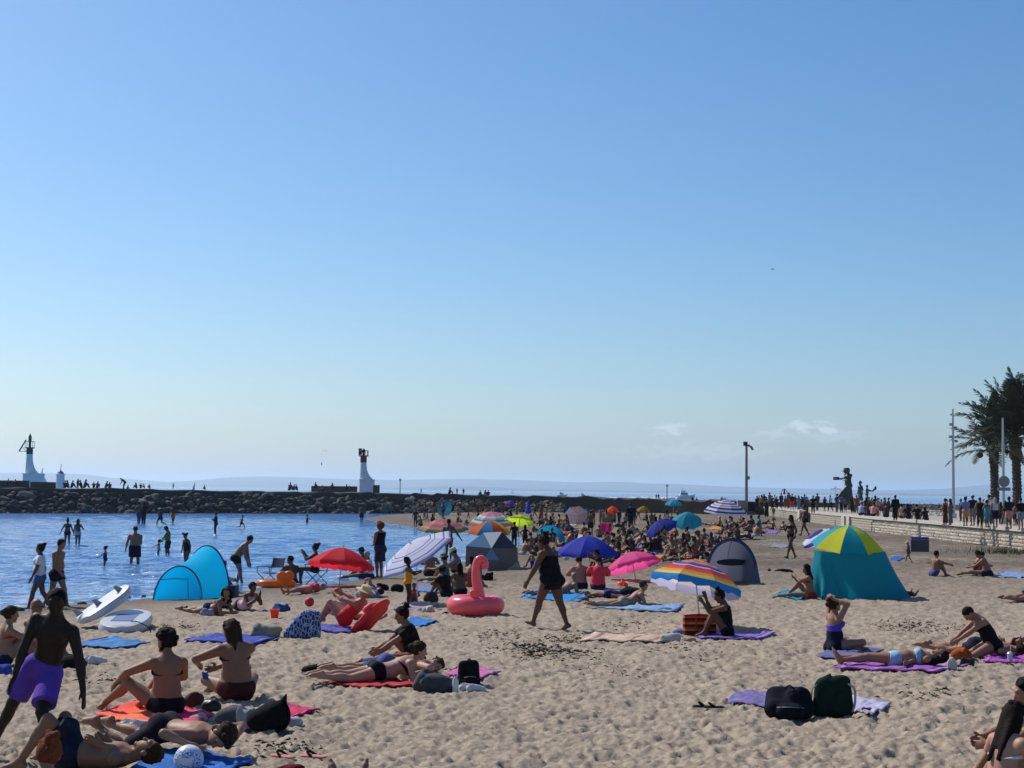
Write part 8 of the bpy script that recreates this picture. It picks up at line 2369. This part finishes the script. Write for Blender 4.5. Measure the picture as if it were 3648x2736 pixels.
prom = [
 ('person in dark t-shirt leftmost on the promenade by the lamp post', 2697, 1816, 1768, .3, [('tee', (30, 28, 30)), ('trousers', (30, 30, 40))], 'm'),
 ('person in tan top standing on the wall end with raised elbows', 2713, 1820, 1763, 2.5, [('tee', (140, 110, 80)), ('trunks', (60, 50, 40))], 'f'),
 ('person in brown top standing left of the arch frame', 2750, 1813, 1767, .5, [('tee', (70, 45, 35)), ('trousers', (40, 36, 40))], 'f'),
 ('person in black behind wall left of the arch frame', 2767, 1814, 1770, .2, [('tee', BK), ('trousers', BK)], 'm'),
 ('woman in red dress standing inside the arch frame', 2798, 1814, 1768, .4, [('dress', (160, 50, 50))], 'f'),
 ('man in navy t-shirt and red shorts right of the arch frame', 2822, 1818, 1760, .1, [('tee', (22, 24, 40)), ('shorts', (200, 55, 40))], 'm'),
 ('woman with long hair in pale blue dress on the promenade', 2845, 1818, 1765, .6, [('longdress', (110, 125, 160))], 'f'),
 ('woman in dark cardigan right of pale blue dress', 2856, 1817, 1770, -.3, [('longsleeve', BK), ('trousers', (50, 50, 70))], 'f'),
 ('person in grey standing left of the black gate post', 2877, 1820, 1772, .3, [('tee', (85, 85, 95)), ('trousers', (40, 44, 60))], 'm'),
 ('man in black trousers standing at the black gate post', 2897, 1830, 1766, .1, [('tee', BK), ('trousers', BK)], 'm'),
 ('man in denim shirt standing before the statue skirt', 2998, 1826, 1764, .2, [('longsleeve', (80, 100, 150)), ('trousers', (40, 44, 60))], 'm'),
 ('person in pale violet top under the statue', 3042, 1828, 1775, .3, [('tee', (150, 140, 175)), ('trousers', (60, 50, 60))], 'f'),
 ('woman in black top with phone right of the statue', 3086, 1838, 1772, .5, [('tee', BK), ('trousers', BK)], 'f'),
 ('man in tan sun hat right of the statue', 3106, 1838, 1773, .1, [('tee', (120, 100, 80)), ('shorts', (80, 70, 60))], 'm'),
 ('woman in pale top watching the statue from the right', 3128, 1840, 1774, .7, [('tank', (175, 140, 120)), ('trousers', (120, 95, 80))], 'f'),
 ('woman in black skirt standing apart right of the statue', 3152, 1840, 1773, 1.0, [('tank', (120, 80, 80)), ('skirt', BK)], 'f'),
 ('man all in black standing alone left of the bicycles', 3190, 1854, 1765, .2, [('longsleeve', BK), ('trousers', BK)], 'm'),
 ('woman in brown dress embraced beside the lamp mast', 3368, 1870, 1777, .6, [('longdress', (85, 48, 38))], 'f'),
 ('person in grey dress embracing woman in brown', 3386, 1871, 1778, .9, [('longdress', (105, 105, 110))], 'f'),
 ('person in light blue t-shirt with tan bag left of navy cap man', 3440, 1874, 1772, .2, [('tee', (120, 135, 180)), ('skirt', (190, 150, 100))], 'f'),
 ('man in navy shirt and pale cap on the promenade', 3466, 1873, 1765, .3, [('tee', (24, 32, 60)), ('shorts', (130, 120, 115))], 'm'),
 ('slim man in dark vest beside navy shirt man', 3492, 1876, 1774, .1, [('tank', BK), ('trousers', (50, 44, 44))], 'm'),
 ('woman in turquoise dress standing on the promenade', 3517, 1879, 1783, .4, [('dress', (60, 150, 165))], 'f'),
 ('man in white t-shirt behind woman in turquoise dress', 3524, 1870, 1764, .2, [('tee', WH), ('trousers', (70, 70, 90))], 'm'),
 ('grey haired woman in white tank and navy skirt under the palm', 3546, 1880, 1775, .0, [('tank', (190, 185, 185)), ('skirt', (24, 24, 40))], 'f'),
 ('man in dark t-shirt and pink shorts below the round sign', 3596, 1884, 1771, .2, [('tee', (34, 30, 42)), ('shorts', (190, 130, 120))], 'm'),
 ('man in black t-shirt and grey shorts at the right frame edge', 3637, 1888, 1775, .1, [('tee', BK), ('shorts', (130, 132, 145))], 'm'),
]
for i, (lb, px, pyf, pyt, yw, wr, sx) in enumerate(prom):
    hat = ('bucket', (190, 165, 120)) if 'sun hat' in lb else ('cap', (170, 180, 205)) if 'pale cap' in lb else None
    stand(lb, px, pyf, pyt, yw, [STAND, STAND2, HIPH, CHESTH][i % 4], z=PZ, fat=1.22, sex=sx, skin=['tan', 'brown', 'fair'][i % 3], hair='short' if sx == 'm' else ['long', 'bun', 'pony'][i % 3], hcol='grey' if 'grey haired' in lb else ['black', 'dark', 'brown'][i % 3], wear=wr, hat=hat, group='people on the promenade')
seat = [('person in pale blue t-shirt sitting on wall leftmost of the seated row', 2928, 1775, (150, 165, 205)), ('person in brown sitting on wall second from the pale blue t-shirt', 2946, 1778, (75, 50, 45)), ('long haired woman in peach top sitting on wall', 2966, 1774, (215, 150, 130)), ('dark haired woman sitting on wall behind peach top', 2952, 1768, (50, 40, 40)),
        ('person in brown shirt sitting on wall before the denim shirt man', 3002, 1788, (70, 50, 44)), ('person in pale grey sitting on wall below the statue', 3028, 1782, (150, 150, 155)), ('person in peach sitting on wall below the statue', 3046, 1776, (200, 150, 130)), ('person in dark top sitting on wall right of the peach one', 3064, 1780, (30, 28, 34)),
        ('woman in black sitting on wall right of the statue', 3090, 1780, (18, 18, 24)), ('child in dark top sitting on wall at the row end', 3112, 1806, (40, 34, 36))]
for i, (lb, px, pyt, c) in enumerate(seat):
    y = 1812 + (px - 2780) * .093 + 8
    f = at_z(px, y, PZ + .07)
    f.x = wall_x(f.y) + .22
    Hh = max(.95, (y - pyt) * f.y / FPX / .5)
    person(lb, f, -.7 + .12 * i, HUG, H=min(1.85, Hh), sex=['m', 'f'][i % 2] if Hh > 1.3 else 'c', skin=['tan', 'brown'][i % 2], hair=['short', 'long'][i % 2], hcol='dark', wear=[('tee', c), ('trunks', NV)], h=.036, group='people sitting on the promenade wall')
# arch frame
b = at_z(2796, 1814, PZ); k = b.y / FPX
t_ = thing('arch_frame', 'black metal arch standing on the promenade around woman in red', 'arch', (b.x, b.y + .3, PZ))
MB().tube([(-10 * k, 0, 0), (-10 * k, 0, 50 * k)] + [(-10 * k * math.cos(a), 0, 58 * k + 14 * k * math.sin(a)) for a in np.linspace(0, PI, 9)] + [(10 * k, 0, 50 * k), (10 * k, 0, 0)], 1.1 * k, 6).build('arch_tube', BLK, t_)
MB().tube([(0, 0, 52 * k), (0, 0, 66 * k)], [4 * k, 3 * k], 8).sphere((0, 0, 68 * k), 3 * k, 8, 6).build('figure', BLK, t_)

# ------------------------------------------------------------------ bronze statue
BRONZE = mat('bronze_dark', (.035, .042, .036), .42, .35, 6, .15, 20, spec=.5, metal=.35)
b = at_z(3022, 1816, PZ); k = b.y / FPX
Hs = 128 * k
root, J = person('large bronze statue of a woman with windblown hair and skirt', (b.x, b.y, PZ + .55), LEFT + .55, pose(WALK, cu=(0, -.04, 1), hu=(0, .1, 1), lh=(-.10, .50, 1.20), rh=(.28, -.08, .80), le=(-.5, -.2, -1), lf=(-.08, .16, .08), rf=(.08, -.18, .10)), H=Hs, hair=None, wear=[('longdress', BRONZE), ('tee', BRONZE)], h=.03, name='statue', cat='statue', bodymat=BRONZE)
root.name = 'statue'
s = J['s']; hc = J['hc']
P = [ell(hc, np.stack([J['hr'], J['hf'], J['hu']]), np.array((.09, .11, .11)) * s, .03)]
for q in range(5):
    a = hc + (J['hu'] * (.07 - .035 * q) - J['hf'] * .02) * s
    P.append(cap(a, a + (J['hf'] * (.40 - .05 * abs(q - 2)) + J['hu'] * (.05 - .045 * q)) * s, .05 * s, .012 * s, .04 * s))
r_ = mesh_of('windblown_hair', P, .028); link('windblown_hair', r_[0], BRONZE, root)
P = [cap(J['pc'] - J['pu'] * .1 * s, J['pc'] + (-J['pu'] * .62 + J['pf'] * .60) * s, .14 * s, .10 * s, .05 * s), cap(J['pc'], J['pc'] + (-J['pu'] * .72 - J['pf'] * .05) * s, .15 * s, .19 * s, .05 * s), cap(J['pc'] - J['pu'] * .3 * s, J['pc'] + (-J['pu'] * .70 + J['pf'] * .24) * s, .14 * s, .15 * s, .05 * s)]
r_ = mesh_of('billowing_skirt', P, .03); link('billowing_skirt', r_[0], BRONZE, root)
lw = Vector(J['lw']); hd = Vector(J['pf']) * 1.0
m_ = MB(); m_.tube([lw - hd * .35 * s, lw + hd * .28 * s + Vector((0, 0, .02))], .016 * s, 6); m_.tube([Vector(J['pc']) + Vector((0, 0, .12 * s)), lw + hd * .22 * s], .014 * s, 6); m_.build('rod', BRONZE, root)
m_ = MB(); m_.box(lw + hd * .36 * s, (.20 * s, .20 * s, .15 * s)); m_.build('lantern_box', BRONZE, root, smooth=False)
m_ = MB(); m_.box((0, 0, -.25), (1.5, 1.5, .62)); m_.build('plinth', mat('plinth_stone', (.25, .22, .19), .9, .2, 2), root, smooth=False)
root2, J2 = person('bronze statue of a girl holding the large statue by the hand', (b.x + 42 * k, b.y - .1, PZ + .45), LEFT + .5, pose(WALK, lh=(-.3, .2, .95), rh=(.4, -.1, .9)), H=86 * k, sex='c', hair='curly', wear=[('dress', mat('bronze_blue', (.03, .07, .10), .45, .3, 6, metal=.3))], h=.03, name='statue', cat='statue', bodymat=BRONZE)
root2.name = 'child_statue'
b3 = at_z(3122, 1822, PZ)
root3, J3 = person('bronze statue of a child reaching out a flower bunch to the right', (b3.x, b3.y + 4, PZ + .7), RIGHT - .3, pose(STAND, lh=(-.1, .45, 1.15), rh=(.15, .50, 1.2)), H=62 * k, sex='c', hair='curly', wear=[('tee', mat('bronze_blue', (.03, .07, .10), .45, .3, 6, metal=.3)), ('trunks', BRONZE)], h=.03, name='statue', cat='statue', bodymat=BRONZE)
root3.name = 'child_statue'
P = [cap(J3['rw'], J3['rw'] + np.array((.05, .25, .2)), .05, .12, .05), ell(J3['rw'] + np.array((.05, .3, .28)), I3, (.14, .12, .2), .05)]
r_ = mesh_of('flower_bunch', P, .03); link('flower_bunch', r_[0], BRONZE, root3)
# hanging net scale in front of the statue
b4 = at_z(2984, 1816, PZ); k4 = b4.y / FPX
t_ = thing('hanging_beam', 'thin metal beam frame with hooks hanging left of the big statue', 'frame', (b4.x, b4.y + 1.0, PZ))
m_ = MB(); zb_ = (1816 - 1742) * k4
m_.tube([(-18 * k4, 0, zb_), (18 * k4, 0, zb_)], .03, 6); m_.tube([(-9 * k4, 0, zb_), (0, 0, zb_ + 9 * k4), (9 * k4, 0, zb_)], .02, 6); m_.build('beam', STEEL, t_)
for dx in (-16, -6, 6, 16): MB().tube([(dx * k4, 0, zb_), (dx * k4, 0, zb_ - 9 * k4), ((dx + 2) * k4, 0, zb_ - 8 * k4)], .015, 5).build('hook', STEEL, t_)
MB().tube([(0, 0, -.0), (0, 0, zb_ + 9 * k4)], .02, 6).build('stand', STEEL, t_)

# ------------------------------------------------------------------ people on the breakwater
def bw_depth(px):
    return float(np.interp(px, [0, 900, 1450, 2000, 2300, 2600], [173, 192, 206, 205, 199, 190]))
BWP = [(28, 1724, 1706), (57, 1724, 1712), (231, 1738, 1713), (243, 1738, 1712), (255, 1738, 1713), (277, 1740, 1705), (290, 1739, 1712), (301, 1738, 1710), (334, 1738, 1717), (346, 1738, 1716), (377, 1739, 1715), (389, 1739, 1718), (453, 1744, 1729), (486, 1739, 1720), (501, 1739, 1722), (514, 1739, 1724), (533, 1740, 1725),
       (730, 1744, 1733), (1031, 1747, 1720), (1046, 1747, 1727), (1058, 1747, 1726), (1122, 1737, 1719), (1150, 1750, 1730), (1186, 1740, 1721), (1140, 1752, 1738), (1233, 1745, 1727), (1246, 1746, 1731), (1600, 1762, 1738), (1713, 1765, 1748), (1727, 1765, 1747), (1738, 1766, 1747), (2466, 1786, 1770), (2480, 1787, 1774), (2571, 1790, 1770), (2585, 1792, 1774)]
for i, (px, pyf, pyt) in enumerate(BWP):
    D = bw_depth(px)
    b = at_depth(px, pyf, D)
    ps = [STAND, HIPH, HUG, WALK, STAND2][i % 5]
    tall = (pyf - pyt) * D / FPX
    c = [(26, 28, 40), (30, 30, 34), (60, 62, 80), (90, 60, 70), (24, 34, 50)][i % 5]
    if tall < .95 and ps is not HUG: ps = HUG
    Hh = tall if ps is not HUG else tall / .5
    where = ('by the green topped lighthouse' if px < 100 else 'just right of the small light tower' if px < 310 else 'between light tower and bending man' if px < 400 else 'right of the bending man' if px < 560 else 'alone on the long middle crest' if px < 800
             else 'left of the raised crest wall' if px < 1065 else 'on the mound by the red banded lighthouse' if px < 1260 else 'right of the thin sign pole' if px < 1700 else 'in the seated trio right of the sign pole' if px < 1800 else 'near the navy ringed parasol')
    person('tiny %s figure %s %s' % (['dark blue', 'black', 'slate', 'plum', 'navy'][i % 5], 'sitting' if ps is HUG else 'standing', where), b, rgc.uniform(-3, 3), ps, H=min(1.85, max(1.0, Hh)), sex=['m', 'f'][i % 2], skin='brown', hair=['short', 'long'][i % 2], hcol='dark', wear=[('tee', c), ('trousers', (30, 34, 46))], h=.04, group='tiny figures along the breakwater crest')
for lb, px, pyf, pyt, yw, ps, wr in (('man bending far over on the crest of the breakwater', 441, 1744, 1706, LEFT, BEND, [('tee', BK), ('trousers', (36, 34, 34))]), ('figure in bright white shirt with arms out on breakwater crest', 617, 1743, 1720, .4, pose(STAND, rh=(.5, .1, 1.5), lh=(-.4, .1, 1.2)), [('tee', (230, 230, 235)), ('trousers', (40, 60, 60))]),
                                    ('dark figure walking alone right of the thin sign pole on the breakwater', 1500, 1759, 1738, RIGHT, WALK, [('tee', BK), ('trousers', BK)]), ('person in blue shirt left of the pair on the breakwater right part', 1628, 1762, 1739, .1, STAND, [('tee', (70, 100, 150)), ('trousers', (60, 80, 110))]),
                                    ('person in black right of the blue shirt on the breakwater', 1651, 1763, 1739, .1, STAND2, [('longsleeve', BK), ('trousers', BK)]), ('person in pale blue leftmost of the strolling couple on breakwater', 2338, 1781, 1759, .2, WALK, [('tee', (120, 130, 170)), ('trousers', (110, 120, 150))]), ('person in navy in the strolling couple on the breakwater', 2346, 1782, 1759, .2, WALK, [('longsleeve', NV), ('trousers', NV)])):
    stand(lb, px, pyf, pyt, yw, ps, D=bw_depth(px), sex='m', skin='brown', hair='short', hcol='dark', wear=wr, h=.04, hk=1.3 if ps is BEND else 1.0, group='people on the breakwater')
# ------------------------------------------------------------------ haze
hz = MB()
hz.box((0, 21500, 77), (60000, 43100, 162))
hm = bpy.data.materials.new('haze_air')
hm.use_nodes = True
hn = hm.node_tree.nodes
hn.remove(hn['Principled BSDF'])
pv = hn.new('ShaderNodeVolumePrincipled')
pv.inputs['Color'].default_value = (0.72, 0.87, 1.0, 1)
pv.inputs['Density'].default_value = 9.0e-5
pv.inputs['Anisotropy'].default_value = 0.45
hm.node_tree.links.new(pv.outputs[0], hn['Material Output'].inputs['Volume'])
hz.build('haze', hm, smooth=False, kind='stuff')
